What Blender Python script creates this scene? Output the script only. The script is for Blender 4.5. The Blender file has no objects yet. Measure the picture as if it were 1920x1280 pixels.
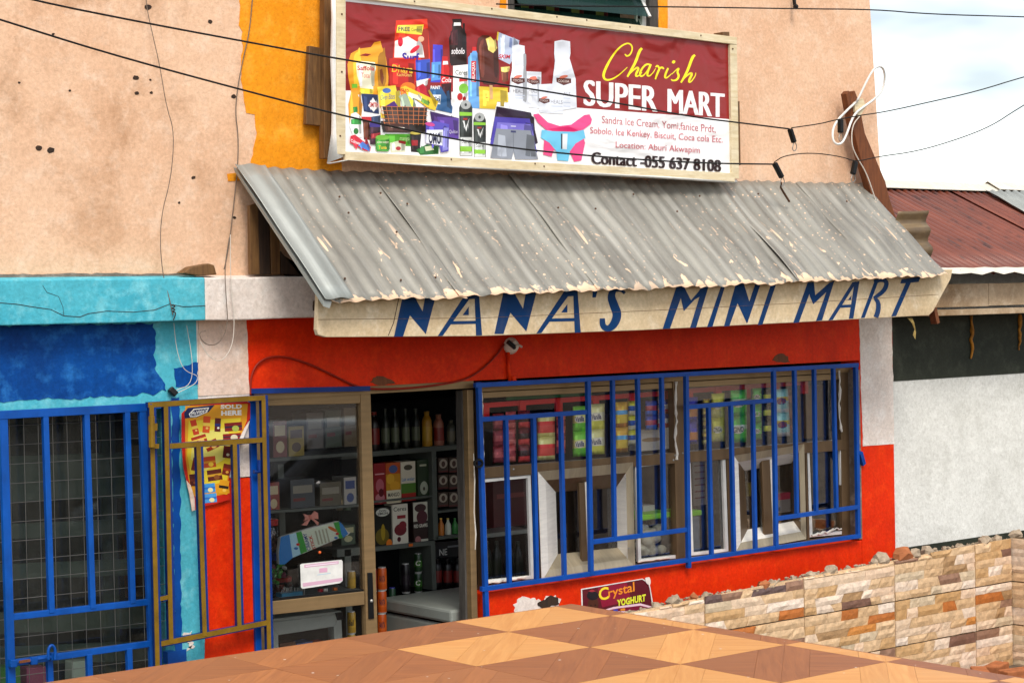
import bpy, bmesh, math, random
import numpy as np
from mathutils import Vector, Matrix, noise as mnoise
random.seed(7)
R_ = math.radians
SC = bpy.context.scene
COL = SC.collection

# ------------------------------------------------------------------ camera
F, CX, CY = 3700.0, 960.0, 640.0            # focal length and centre in photo pixels (1920 x 1280)
def _n(v): return v / np.linalg.norm(v)
_dx = _n(np.array([(5500 - CX) / F, (470 - CY) / F, 1.0]))           # facade's horizontal direction
_dy = _n(np.array([(-2056.21 - CX) / F, (618.857 - CY) / F, 1.0]))   # into the facade
_dz = np.cross(_dx, _dy)
RW = np.stack([_dx, _dy, _dz])
CAM = np.array([-6.07006, -8.67997, 2.51620])
def ray(px, py): return RW @ np.array([(px - CX) / F, (py - CY) / F, 1.0])
def P(px, py, Y=0.0):
    r = ray(px, py); t = (Y - CAM[1]) / r[1]; return Vector(CAM + r * t)
def PZ(px, py, Z):
    r = ray(px, py); t = (Z - CAM[2]) / r[2]; return Vector(CAM + r * t)
def PX(px, py, X):
    r = ray(px, py); t = (X - CAM[0]) / r[0]; return Vector(CAM + r * t)
cd = bpy.data.cameras.new('camera'); cam = bpy.data.objects.new('camera', cd); COL.objects.link(cam)
cd.sensor_fit = 'HORIZONTAL'; cd.sensor_width = 36.0; cd.lens = F / 1920 * 36.0
cd.clip_end = 2000; cd.clip_start = 0.05
_r = Vector(RW @ np.array([1., 0, 0])); _u = Vector(RW @ np.array([0, -1., 0])); _b = Vector(RW @ np.array([0, 0, -1.]))
M = Matrix((( _r.x, _u.x, _b.x, CAM[0]), (_r.y, _u.y, _b.y, CAM[1]), (_r.z, _u.z, _b.z, CAM[2]), (0, 0, 0, 1)))
cam.matrix_world = M
SC.camera = cam

# ------------------------------------------------------------------ light: bright overcast
SUN_EL, SUN_AZ = R_(51), R_(205)            # soft light from the street side, a little from the left
w = bpy.data.worlds.new('World'); SC.world = w; w.use_nodes = True
nt = w.node_tree; nt.nodes.clear()
def nd(nt, t, **k):
    n = nt.nodes.new(t)
    for a, b in k.items(): setattr(n, a, b)
    return n
sky = nd(nt, 'ShaderNodeTexSky', sky_type='NISHITA', sun_disc=False, sun_elevation=SUN_EL, sun_rotation=SUN_AZ)
tc = nd(nt, 'ShaderNodeTexCoord'); mp = nd(nt, 'ShaderNodeMapping'); mp.inputs['Scale'].default_value = (1, 1, 3.0)
mp.inputs['Location'].default_value = (1.05, 0.2, 0.35)
ns = nd(nt, 'ShaderNodeTexNoise'); ns.inputs['Scale'].default_value = 2.6; ns.inputs['Detail'].default_value = 5
rp = nd(nt, 'ShaderNodeValToRGB')
rp.color_ramp.elements[0].position = 0.42; rp.color_ramp.elements[0].color = (0.25, 0.245, 0.235, 1)
rp.color_ramp.elements[1].position = 0.58; rp.color_ramp.elements[1].color = (0.97, 0.945, 0.91, 1)
b1 = nd(nt, 'ShaderNodeBackground'); b2 = nd(nt, 'ShaderNodeBackground'); ad = nd(nt, 'ShaderNodeAddShader')
out = nd(nt, 'ShaderNodeOutputWorld')
b1.inputs['Strength'].default_value = 0.05; b2.inputs['Strength'].default_value = 0.80
L = nt.links.new
L(sky.outputs[0], b1.inputs['Color']); L(tc.outputs['Generated'], mp.inputs[0]); L(mp.outputs[0], ns.inputs['Vector'])
L(ns.outputs[0], rp.inputs[0]); L(rp.outputs[0], b2.inputs['Color'])
L(b1.outputs[0], ad.inputs[0]); L(b2.outputs[0], ad.inputs[1]); L(ad.outputs[0], out.inputs[0])
sd = bpy.data.lights.new('sun', 'SUN'); sd.energy = 1.5; sd.angle = R_(22); sd.color = (1.0, 0.95, 0.87)
sun = bpy.data.objects.new('sun', sd); COL.objects.link(sun)
sdir = Vector((math.sin(SUN_AZ) * math.cos(SUN_EL), math.cos(SUN_AZ) * math.cos(SUN_EL), math.sin(SUN_EL)))
sun.rotation_euler = sdir.to_track_quat('Z', 'Y').to_euler(); sun.location = (0, -6, 9)
vs = SC.view_settings; SC.display_settings.display_device = 'sRGB'
vs.view_transform = 'Standard'; vs.look = 'None'; vs.gamma = 1.0; vs.use_curve_mapping = False; vs.exposure = 0.96
SC.cycles.use_denoising = True
SC.cycles.max_bounces = 8; SC.cycles.transparent_max_bounces = 16

# ------------------------------------------------------------------ materials
def lin(c):
    if isinstance(c, str):
        c = c.lstrip('#'); c = [int(c[i:i + 2], 16) / 255 for i in (0, 2, 4)]
    return tuple(x / 12.92 if x <= 0.04045 else ((x + 0.055) / 1.055) ** 2.4 for x in c[:3])
def A4(c): return (*c, 1.0)
MATS = {}
def base_mat(name):
    m = bpy.data.materials.new(name); m.use_nodes = True; t = m.node_tree
    b = t.nodes['Principled BSDF']; return m, t, b
def ramp(t, src, p0, p1, c0=(0, 0, 0, 1), c1=(1, 1, 1, 1)):
    r = nd(t, 'ShaderNodeValToRGB'); e = r.color_ramp.elements
    e[0].position = p0; e[1].position = p1; e[0].color = c0; e[1].color = c1
    t.links.new(src, r.inputs[0]); return r.outputs[0]
def noise(t, vec, scale, detail=4, rough=0.55, dist=0.0):
    n = nd(t, 'ShaderNodeTexNoise'); n.inputs['Scale'].default_value = scale; n.inputs['Detail'].default_value = detail
    n.inputs['Roughness'].default_value = rough; n.inputs['Distortion'].default_value = dist
    t.links.new(vec, n.inputs['Vector']); return n.outputs[0]
def mixc(t, fac, a, b, mode='MIX'):
    n = nd(t, 'ShaderNodeMix', data_type='RGBA', blend_type=mode)
    for s, v in ((n.inputs[0], fac), (n.inputs[6], a), (n.inputs[7], b)):
        if hasattr(v, 'is_linked') or hasattr(v, 'links'): t.links.new(v, s)
        else: s.default_value = v
    return n.outputs[2]
def posvec(t, scale=(1, 1, 1), rot=(0, 0, 0), coord='pos'):
    if coord == 'pos':
        g = nd(t, 'ShaderNodeNewGeometry'); s = g.outputs['Position']
    elif coord == 'uv':
        g = nd(t, 'ShaderNodeUVMap'); s = g.outputs[0]
    else:
        g = nd(t, 'ShaderNodeTexCoord'); s = g.outputs['Object']
    mpn = nd(t, 'ShaderNodeMapping'); mpn.inputs['Scale'].default_value = scale; mpn.inputs['Rotation'].default_value = rot
    t.links.new(s, mpn.inputs[0]); return mpn.outputs[0]
def bump(t, b, h, strength=0.3, dist=0.01, prev=None):
    n = nd(t, 'ShaderNodeBump'); n.inputs['Strength'].default_value = strength; n.inputs['Distance'].default_value = dist
    t.links.new(h, n.inputs['Height'])
    if prev is not None: t.links.new(prev, n.inputs['Normal'])
    t.links.new(n.outputs[0], b.inputs['Normal']); return n.outputs[0]
def plaster(name, col, dark=None, light=None, stain=None, stain_amt=0.0, rough=0.75, var=0.25, bumpd=0.006, fine=60, streak=0.0, chips=None, chip_amt=0.0, chip_st=(1, 1, 1), stain_x=None):
    """painted rendered wall: broad tone drift, blotches, vertical streaks, chips, trowel relief"""
    m, t, b = base_mat(name); c = lin(col)
    dk = lin(dark) if dark else tuple(x * (1 - var) for x in c)
    lt = lin(light) if light else tuple(min(1, x * (1 + var * .5)) for x in c)
    v = posvec(t)
    n1 = noise(t, v, 1.7, 6, 0.6); n2 = noise(t, v, 9, 6, 0.65)
    o = mixc(t, ramp(t, n1, 0.38, 0.66), A4(dk), A4(c))
    o = mixc(t, ramp(t, n2, 0.50, 0.72), o, A4(lt))
    if stain:
        s1 = noise(t, posvec(t, (1, 1, 0.9)), 2.3, 9, 0.72, 0.3)
        f = ramp(t, s1, 0.50, 0.74)
        mm = nd(t, 'ShaderNodeMath', operation='MULTIPLY'); mm.inputs[1].default_value = stain_amt
        t.links.new(f, mm.inputs[0]); sf = mm.outputs[0]
        if stain_x:      # old grime sits on one end of the wall only
            g_ = nd(t, 'ShaderNodeSeparateXYZ'); t.links.new(v, g_.inputs[0]); mr = nd(t, 'ShaderNodeMapRange'); mr.inputs[1].default_value = stain_x[0]; mr.inputs[2].default_value = stain_x[1]; mr.inputs[3].default_value = 1.0; mr.inputs[4].default_value = .22
            t.links.new(g_.outputs[0], mr.inputs[0]); m2 = nd(t, 'ShaderNodeMath', operation='MULTIPLY'); t.links.new(sf, m2.inputs[0]); t.links.new(mr.outputs[0], m2.inputs[1]); sf = m2.outputs[0]
        o = mixc(t, sf, o, A4(lin(stain)))
    if streak:
        s2 = noise(t, posvec(t, (9, 9, 0.7)), 1.6, 5, 0.6)
        mm = nd(t, 'ShaderNodeMath', operation='MULTIPLY'); mm.inputs[1].default_value = streak
        t.links.new(ramp(t, s2, 0.52, 0.75), mm.inputs[0]); o = mixc(t, mm.outputs[0], o, A4(tuple(x * .45 for x in c)))
    if chips:
        s3 = noise(t, posvec(t, chip_st), 22, 6, 0.7)
        o = mixc(t, ramp(t, s3, 0.70 - chip_amt, 0.715 - chip_amt), o, A4(lin(chips)))
    s4 = noise(t, v, 130, 2)
    o = mixc(t, ramp(t, s4, 0.30, 0.36, (0.35, 0.35, 0.35, 1), (0, 0, 0, 1)), o, A4(tuple(x * .4 for x in c)))
    gq = noise(t, v, 48, 9, .72)
    o = mixc(t, 1.0, o, ramp(t, gq, .32, .68, (.80, .79, .77, 1), (1.08, 1.08, 1.08, 1)), 'MULTIPLY')
    t.links.new(o, b.inputs['Base Color']); b.inputs['Roughness'].default_value = rough
    b.inputs['Specular IOR Level'].default_value = 0.12
    pv = bump(t, b, noise(t, v, 12, 7, 0.62), 0.6, bumpd * 1.6)
    bump(t, b, noise(t, v, fine, 5, 0.65), 0.5, bumpd * .6, pv)
    MATS[name] = m; return m
def simple(name, col, rough=0.5, metal=0.0, var=0.12, scale=18, bumpd=0.001, spec=0.25, chips=None, chip_amt=0.0, stretch=(1, 1, 1), dirt=0.0):
    m, t, b = base_mat(name); c = lin(col); v = posvec(t, stretch)
    n1 = noise(t, v, scale, 5, 0.6)
    o = mixc(t, ramp(t, n1, 0.3, 0.72), A4(tuple(x * (1 - var) for x in c)), A4(tuple(min(1, x * (1 + var)) for x in c)))
    if dirt:
        d = noise(t, posvec(t, (1, 1, .6)), 6, 7, 0.7)
        mm = nd(t, 'ShaderNodeMath', operation='MULTIPLY'); mm.inputs[1].default_value = dirt
        t.links.new(ramp(t, d, 0.45, 0.7), mm.inputs[0]); o = mixc(t, mm.outputs[0], o, A4(tuple(x * .35 for x in c)))
    if chips:
        n2 = noise(t, posvec(t), 32, 5, 0.7)
        o = mixc(t, ramp(t, n2, 0.70 - chip_amt, 0.72 - chip_amt), o, A4(lin(chips)))
    t.links.new(o, b.inputs['Base Color']); b.inputs['Roughness'].default_value = rough; b.inputs['Metallic'].default_value = metal
    b.inputs['Specular IOR Level'].default_value = spec
    bump(t, b, noise(t, v, scale * 4, 3), 0.4, bumpd)
    MATS[name] = m; return m
def wood(name, col, dark, rough=0.6, stretch=(1, 14, 14), scale=5, bumpd=0.002, coord='pos', rot=(0, 0, 0), spec=0.4, blot=0.0):
    m, t, b = base_mat(name); v = posvec(t, stretch, rot, coord)
    n1 = noise(t, v, scale, 6, 0.6, 0.6); n2 = noise(t, posvec(t, coord=coord), 5, 5, .65)
    o = mixc(t, ramp(t, n1, 0.3, 0.7), A4(lin(dark)), A4(lin(col)))
    if blot:
        mm = nd(t, 'ShaderNodeMath', operation='MULTIPLY'); mm.inputs[1].default_value = blot
        t.links.new(ramp(t, n2, 0.5, 0.72), mm.inputs[0]); o = mixc(t, mm.outputs[0], o, A4(tuple(x * .45 for x in lin(dark))))
    t.links.new(o, b.inputs['Base Color']); b.inputs['Roughness'].default_value = rough; b.inputs['Specular IOR Level'].default_value = spec
    bump(t, b, n1, 0.4, bumpd); MATS[name] = m; return m
def printed(name, rough=0.45, wrinkle=0.0, spec=0.5, coat=0.0, grime=0.12):
    m, t, b = base_mat(name)
    a = nd(t, 'ShaderNodeAttribute', attribute_name='Col'); v = posvec(t)
    n1 = noise(t, v, 7, 6, .65)
    mm = nd(t, 'ShaderNodeMath', operation='MULTIPLY'); mm.inputs[1].default_value = grime
    t.links.new(ramp(t, n1, .45, .75), mm.inputs[0])
    o = mixc(t, mm.outputs[0], a.outputs['Color'], (0.16, 0.12, 0.09, 1))
    t.links.new(o, b.inputs['Base Color']); b.inputs['Roughness'].default_value = rough; b.inputs['Specular IOR Level'].default_value = spec
    b.inputs['Coat Weight'].default_value = coat
    if wrinkle:
        h = noise(t, posvec(t, (1.4, 1, 2.2), (0, 0.7, 0)), 1.7, 2, .45, 1.0)
        pv = bump(t, b, h, 1.0, wrinkle)
        bump(t, b, noise(t, posvec(t, (0.3, 1, 6)), 14, 2), .25, wrinkle * .03, pv)
    MATS[name] = m; return m
def glass(name, tint=(1, 1, 1), refl=0.05, rough=0.02, dust=0.0):
    m, t, b = base_mat(name); t.nodes.remove(b)
    tr = nd(t, 'ShaderNodeBsdfTransparent'); tr.inputs[0].default_value = A4(tint)
    gl = nd(t, 'ShaderNodeBsdfGlossy'); gl.inputs['Roughness'].default_value = rough
    lw = nd(t, 'ShaderNodeFresnel'); lw.inputs[0].default_value = 1.45
    mx = nd(t, 'ShaderNodeMixShader'); o = t.nodes['Material Output']
    mm = nd(t, 'ShaderNodeMath', operation='MULTIPLY'); mm.inputs[1].default_value = refl / 0.04
    t.links.new(lw.outputs[0], mm.inputs[0]); t.links.new(mm.outputs[0], mx.inputs[0])
    t.links.new(tr.outputs[0], mx.inputs[1]); t.links.new(gl.outputs[0], mx.inputs[2]); last = mx.outputs[0]
    if dust:
        df = nd(t, 'ShaderNodeBsdfDiffuse'); df.inputs[0].default_value = (.55, .52, .46, 1)
        m2 = nd(t, 'ShaderNodeMixShader'); n = noise(t, posvec(t), 5, 7, .7)
        k = nd(t, 'ShaderNodeMath', operation='MULTIPLY'); k.inputs[1].default_value = dust
        t.links.new(ramp(t, n, .3, .8), k.inputs[0]); t.links.new(k.outputs[0], m2.inputs[0])
        t.links.new(last, m2.inputs[1]); t.links.new(df.outputs[0], m2.inputs[2]); last = m2.outputs[0]
    t.links.new(last, o.inputs[0]); MATS[name] = m; return m

# ------------------------------------------------------------------ geometry helpers
class MB:
    def __init__(s): s.v = []; s.f = []; s.c = []; s.uv = None
    def add(s, vs, fs, col=None):
        o = len(s.v); s.v += [Vector(p) for p in vs]
        for f in fs: s.f.append([i + o for i in f]); s.c.append(col)
        return s
    def hexa(s, p, col=None):      # p: 4 front points (ring) then 4 back points
        return s.add(p, [(0, 1, 2, 3), (7, 6, 5, 4), (0, 4, 5, 1), (1, 5, 6, 2), (2, 6, 7, 3), (3, 7, 4, 0)], col)
    def box(s, x0, x1, y0, y1, z0, z1, col=None):
        return s.hexa([(x0, y0, z0), (x1, y0, z0), (x1, y0, z1), (x0, y0, z1), (x0, y1, z0), (x1, y1, z0), (x1, y1, z1), (x0, y1, z1)], col)
    def prism(s, pts, off, col=None):
        n = len(pts); off = Vector(off); q = [Vector(p) for p in pts]
        fs = [tuple(range(n)), tuple(range(2 * n - 1, n - 1, -1))] + [(i, i + n, (i + 1) % n + n, (i + 1) % n) for i in range(n)]
        return s.add(q + [p + off for p in q], fs, col)
    def qp(s, px, Y, th, col=None): # pixel polygon at depth Y, extruded back by th
        return s.prism([P(a, b, Y) for a, b in px], (0, th, 0), col)
    def beam(s, a, b, w, d, up=(0, 1, 0), col=None):
        a = Vector(a); b = Vector(b); t = (b - a).normalized(); dp = Vector(up); dp = (dp - t * dp.dot(t)).normalized(); sd = t.cross(dp)
        h = [(-w / 2, -d / 2), (w / 2, -d / 2), (w / 2, d / 2), (-w / 2, d / 2)]
        return s.hexa([a + sd * i + dp * j for i, j in h] + [b + sd * i + dp * j for i, j in h], col)
    def tube(s, pts, r, n=6, col=None):
        pts = [Vector(p) for p in pts]; rs = r if isinstance(r, (list, tuple)) else [r] * len(pts); vs = []; prev = None
        for i, p in enumerate(pts):
            t = (pts[min(i + 1, len(pts) - 1)] - pts[max(i - 1, 0)]).normalized()
            a = prev if prev is not None else (Vector((0, 0, 1)) if abs(t.z) < .9 else Vector((1, 0, 0)))
            a = (a - t * a.dot(t)).normalized(); prev = a; b = t.cross(a)
            vs += [p + (a * math.cos(k * 2 * math.pi / n) + b * math.sin(k * 2 * math.pi / n)) * rs[i] for k in range(n)]
        fs = [(i * n + k, i * n + (k + 1) % n, (i + 1) * n + (k + 1) % n, (i + 1) * n + k) for i in range(len(pts) - 1) for k in range(n)]
        fs += [tuple(range(n - 1, -1, -1)), tuple((len(pts) - 1) * n + k for k in range(n))]
        return s.add(vs, fs, col)
    def lathe(s, prof, c, n=16, cols=None):   # prof [(r,z)], bottom to top
        c = Vector(c); vs = []
        for r, z in prof: vs += [c + Vector((r * math.cos(k * 2 * math.pi / n), r * math.sin(k * 2 * math.pi / n), z)) for k in range(n)]
        for i in range(len(prof) - 1):
            pass
        o = len(s.v); s.v += vs
        for i in range(len(prof) - 1):
            for k in range(n):
                s.f.append([o + i * n + k, o + i * n + (k + 1) % n, o + (i + 1) * n + (k + 1) % n, o + (i + 1) * n + k]); s.c.append(cols[i] if cols else None)
        s.f.append([o + k for k in range(n - 1, -1, -1)]); s.c.append(cols[0] if cols else None)
        s.f.append([o + (len(prof) - 1) * n + k for k in range(n)]); s.c.append(cols[-1] if cols else None)
        return s
    def ball(s, c, r, n=10, m=7, col=None):
        r = r if isinstance(r, (tuple, list)) else (r, r, r); c = Vector(c); vs = [c + Vector((0, 0, -r[2]))]
        for i in range(1, m):
            a = -math.pi / 2 + math.pi * i / m
            vs += [c + Vector((r[0] * math.cos(a) * math.cos(k * 2 * math.pi / n), r[1] * math.cos(a) * math.sin(k * 2 * math.pi / n), r[2] * math.sin(a))) for k in range(n)]
        vs.append(c + Vector((0, 0, r[2]))); e = len(vs) - 1
        fs = [(0, 1 + (k + 1) % n, 1 + k) for k in range(n)] + [(e, e - n + k, e - n + (k + 1) % n) for k in range(n)]
        fs += [(1 + i * n + k, 1 + i * n + (k + 1) % n, 1 + (i + 1) * n + (k + 1) % n, 1 + (i + 1) * n + k) for i in range(m - 2) for k in range(n)]
        return s.add(vs, fs, col)
    def build(s, name, mat, parent=None, bevel=0, smooth=False, fix=True, kind=None):
        base = Vector((0, 0, 0))
        if parent is not None: base = Vector(parent['_o'])
        else:
            xs = [p.x for p in s.v]; ys = [p.y for p in s.v]; zs = [p.z for p in s.v]
            base = Vector(((min(xs) + max(xs)) / 2, (min(ys) + max(ys)) / 2, min(zs)))
        me = bpy.data.meshes.new(name); me.from_pydata([p - base for p in s.v], [], s.f)
        me.materials.append(MATS[mat] if isinstance(mat, str) else mat)
        if any(c is not None for c in s.c):
            at = me.color_attributes.new('Col', 'FLOAT_COLOR', 'CORNER')
            for p in me.polygons:
                c = s.c[p.index] or (0.5, 0.5, 0.5)
                for li in p.loop_indices: at.data[li].color = (*c, 1)
        if s.uv is not None:
            ul = me.uv_layers.new(name='UVMap')
            for p in me.polygons:
                for li, vi in zip(p.loop_indices, p.vertices): ul.data[li].uv = s.uv[vi]
        if fix:
            bm = bmesh.new(); bm.from_mesh(me); bmesh.ops.recalc_face_normals(bm, faces=bm.faces); bm.to_mesh(me); bm.free()
        if smooth:
            for p in me.polygons: p.use_smooth = True
            if smooth != True:
                me.set_sharp_from_angle(angle=R_(smooth))
        o = bpy.data.objects.new(name, me); COL.objects.link(o)
        o['_o'] = tuple(base)
        if parent is not None: o.parent = parent
        else: o.location = base
        if bevel:
            bv = o.modifiers.new('bevel', 'BEVEL'); bv.width = bevel; bv.segments = 2; bv.limit_method = 'ANGLE'; bv.angle_limit = R_(40)
        if kind: o['kind'] = kind
        return o
def tag(o, label, cat, group=None):
    o['label'] = label; o['category'] = cat
    if group: o['group'] = group
    return o
def thing(name, label, cat, loc, group=None):
    o = bpy.data.objects.new(name, None); COL.objects.link(o); o.location = loc; o['_o'] = tuple(loc); o.empty_display_size = .1
    return tag(o, label, cat, group)
def pbar(parent, name, mat, a, b, Y, w, d, bevel=0.002, Y2=None):
    return MB().beam(P(*a, Y), P(*b, Y if Y2 is None else Y2), w, d).build(name, mat, parent, bevel=bevel)

# text through Blender's built-in font
_T = {}
def glyphs(s, bold=0.0, shear=0.0, spacing=1.0):
    k = (s, bold, shear, spacing)
    if k not in _T:
        cu = bpy.data.curves.new('t', 'FONT'); cu.body = s; cu.offset = bold; cu.shear = shear; cu.space_character = spacing
        cu.resolution_u = 3; ob = bpy.data.objects.new('t', cu); COL.objects.link(ob)
        dg = bpy.context.evaluated_depsgraph_get(); me = ob.evaluated_get(dg).to_mesh()
        v = [(p.co.x, p.co.y) for p in me.vertices]; f = [tuple(p.vertices) for p in me.polygons]
        bpy.data.objects.remove(ob); bpy.data.curves.remove(cu)
        xs = [a for a, _ in v]; ys = [b for _, b in v]; x0, x1, y0, y1 = min(xs), max(xs), min(ys), max(ys)
        v = [((a - x0) / (x1 - x0), (b - y0) / (y1 - y0)) for a, b in v]
        _T[k] = (v, f)
    return _T[k]
class Art:
    """flat print: coloured shapes given in photo pixels, laid on a plane, each overlapping layer a quarter of a millimetre prouder"""
    def __init__(s, mp, step=0.00025): s.mp = mp; s.mb = MB(); s.items = []; s.step = step
    def _layer(s, pts):
        xs = [p[0] for p in pts]; ys = [p[1] for p in pts]; b = (min(xs), max(xs), min(ys), max(ys)); l = 1
        for q, k in s.items:
            if b[0] < q[1] and q[0] < b[1] and b[2] < q[3] and q[2] < b[3]: l = max(l, k + 1)
        s.items.append((b, l)); return l
    def poly(s, pts, col):
        l = s._layer(pts); s.mb.add([s.mp(a, b, l * s.step) for a, b in pts], [tuple(range(len(pts)))], lin(col)); return s
    def rect(s, x0, y0, x1, y1, col): return s.poly([(x0, y0), (x1, y0), (x1, y1), (x0, y1)], col)
    def ell(s, x, y, rx, ry, col, n=16, rot=0):
        c, d = math.cos(rot), math.sin(rot)
        return s.poly([(x + rx * math.cos(a) * c - ry * math.sin(a) * d, y + rx * math.cos(a) * d + ry * math.sin(a) * c) for a in [i * 2 * math.pi / n for i in range(n)]], col)
    def text(s, t, q, col, bold=0.0, shear=0.0, spacing=1.0):
        v, f = glyphs(t, bold, shear, spacing)
        if len(q) == 4 and not hasattr(q[0], '__len__'): x0, y0, x1, y1 = q; q = [(x0, y0), (x1, y0), (x1, y1), (x0, y1)]
        tl, tr, br, bl = q; l = s._layer(q); vs = []
        for a, b in v:
            w = [(1 - a) * b, a * b, a * (1 - b), (1 - a) * (1 - b)]
            vs.append(s.mp(sum(k * p[0] for k, p in zip(w, q)), sum(k * p[1] for k, p in zip(w, q)), l * s.step))
        s.mb.add(vs, f, lin(col)); return s
    def stroke(s, pts, wd, col, smooth=0):
        pts = [Vector((*p, 0)) for p in pts]; wd = list(wd) if hasattr(wd, '__len__') else [wd] * len(pts)
        for _ in range(smooth):
            q = [pts[0]]; ww = [wd[0]]
            for i in range(len(pts) - 1):
                q += [pts[i] * .75 + pts[i + 1] * .25, pts[i] * .25 + pts[i + 1] * .75]; ww += [wd[i] * .75 + wd[i + 1] * .25, wd[i] * .25 + wd[i + 1] * .75]
            pts = q + [pts[-1]]; wd = ww + [wd[-1]]
        l = s._layer([(p.x, p.y) for p in pts]); n = len(pts); A = []; B = []
        for i, p in enumerate(pts):
            t = (pts[min(i + 1, n - 1)] - pts[max(i - 1, 0)]); t = t.normalized() if t.length > 1e-6 else Vector((1, 0, 0)); k = Vector((-t.y, t.x, 0)) * wd[i] / 2
            A.append(p + k); B.append(p - k)
        for i in range(n - 1):
            o = l * s.step + i * 0.00001
            s.mb.add([s.mp(q.x, q.y, o) for q in (A[i], A[i + 1], B[i + 1], B[i])], [(0, 1, 2, 3)], lin(col))
        return s
    def build(s, name, mat, parent): return s.mb.build(name, mat, parent, fix=False)
def on_plane(Y): return lambda a, b, o: P(a, b, Y - o)

# ------------------------------------------------------------------ material set
plaster('peach', '#ebc4a4', dark='#e0b492', light='#eeccb0', stain='#9a683c', stain_amt=0.7, stain_x=(-1.5, .2), var=.2, bumpd=.006, chips='#8a6242', chip_amt=-0.035)
plaster('orange_paint', '#f7a126', dark='#ea9118', light='#faae3c', stain='#a65f10', stain_amt=.35, chips='#8a5a20', chip_amt=-0.03)
plaster('red_paint', '#e83204', dark='#d42a03', light='#ee4008', stain='#8e1405', stain_amt=.35, rough=.5, bumpd=.004, streak=.25, chips='#7a1306', chip_amt=-0.05)
plaster('cyan_paint', '#5cbccb', dark='#45a9bd', light='#7fcdd8', stain='#2f8496', stain_amt=.5, rough=.6, streak=.15)
plaster('blue_paint', '#064f9e', dark='#043d83', light='#2a74be', stain='#06265e', stain_amt=.7, rough=.6, streak=.5, chips='#4a96c8', chip_amt=-.01, chip_st=(.35, 1, 1.6))
plaster('white_paint', '#ece0d7', dark='#dfd0c4', light='#f2ebe4', stain='#a58468', stain_amt=.35, rough=.7)
plaster('pink_white', '#e8cdbb', dark='#d9b9a2', light='#efdccf', stain='#9b7355', stain_amt=.3)
plaster('pale_wall', '#e2e1da', dark='#d8d7d0', light='#e8e7e0', stain='#8f8c7c', stain_amt=.35, chips='#a9a595', chip_amt=-.02)
plaster('dark_wall', '#34372d', dark='#2a2e26', light='#3f4238', stain='#1d201b', stain_amt=.4, rough=.55, bumpd=.003)
plaster('raw_cement', '#8b8074', dark='#6a6056', light='#a89c8e', stain='#4a4038', stain_amt=.5, bumpd=.01)
plaster('mortar', '#93826c', dark='#6f604d', light='#b3a48d', stain='#4c4033', stain_amt=.5, bumpd=.015)
plaster('ground_soil', '#6e6154', dark='#54493e', light='#837565', stain='#40352b', stain_amt=.5, bumpd=.02)
plaster('terrace_concrete', '#8d867b', dark='#787065', light='#a29b90', stain='#554d44', stain_amt=.4)
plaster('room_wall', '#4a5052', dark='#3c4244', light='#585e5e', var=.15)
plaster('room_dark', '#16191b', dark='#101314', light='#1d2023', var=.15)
plaster('beige_board', '#d8c4a2', dark='#c6ad88', light='#e0d0b4', stain='#8a6a45', stain_amt=.45, bumpd=.002, streak=.12)
plaster('fascia_old', '#b9a184', dark='#957a5c', light='#cbb79c', stain='#6a4f36', stain_amt=.6, bumpd=.003)
simple('gate_blue', '#054a9c', rough=.4, var=.18, scale=9, chips='#3c2f2a', chip_amt=-.0, dirt=.4)
simple('grille_blue', '#04459a', rough=.4, var=.15, scale=9, chips='#4a3a34', chip_amt=-.01, dirt=.35)
simple('mustard', '#7c5d0e', rough=.5, var=.22, scale=14, chips='#123c86', chip_amt=.03, dirt=.3)
simple('leaf_blue', '#0a2f74', rough=.45, var=.2, scale=12, chips='#7c6016', chip_amt=-.01, dirt=.35)
simple('bronze_alu', '#8d7350', rough=.38, metal=.35, var=.15, scale=4, stretch=(.5, 1, 8), dirt=.2)
simple('brown_alu', '#6e5840', rough=.36, metal=.4, var=.15, scale=4, stretch=(6, 1, .6), dirt=.2)
simple('brushed_alu', '#ebe6dc', rough=.34, metal=.2, var=.1, scale=7, stretch=(1, 1, 9))
simple('hatch_alu', '#a0937b', rough=.34, metal=.3, var=.12, scale=7, stretch=(9, 1, 1))
simple('white_bead', '#d8d6d0', rough=.5, var=.08, dirt=.15)
simple('sealant', '#d9d2c6', rough=.7, var=.1, bumpd=.004)
simple('black_plastic', '#0c0c0d', rough=.45)
simple('black_cable', '#131211', rough=.55)
simple('grey_cable', '#6e5f52', rough=.7)
simple('white_cable', '#cfc5b8', rough=.6)
simple('red_cable', '#8a1f0c', rough=.5)
simple('steel', '#8a8782', rough=.35, metal=.8)
simple('rust_steel', '#5a3d2a', rough=.8, var=.3)
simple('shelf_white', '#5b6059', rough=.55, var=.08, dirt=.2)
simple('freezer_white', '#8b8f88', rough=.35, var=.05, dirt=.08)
simple('red_plastic', '#c01414', rough=.4, var=.1)
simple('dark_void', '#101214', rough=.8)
simple('foam_brown', '#a0681c', rough=.6, var=.5, scale=30, bumpd=.006)
simple('plastic_white', '#dcdad4', rough=.45)
simple('pale_sheet', '#cfc8b8', rough=.5, var=.1, dirt=.2)
simple('cardboard', '#a8814f', rough=.8)
simple('person_skin', '#2a1a13', rough=.5)
simple('person_shirt', '#10193a', rough=.85)
simple('broken_brick', '#a5653f', rough=.9, var=.25)
simple('rubble', '#a2907a', rough=.95, var=.35, scale=30, bumpd=.008)
simple('dry_grass', '#b39a5c', rough=.9); simple('lime_plastic', '#7ac41c', rough=.4); simple('grey_plastic', '#6a7480', rough=.45); simple('grille_green', '#2c6a34', rough=.5); simple('dough', '#e2dac6', rough=.7); simple('print_paper', '#d8d2c4', rough=.7)
wood('timber_pale', '#e6d8b8', '#cdb88e', stretch=(1.2, 12, 9), blot=.35)
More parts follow.
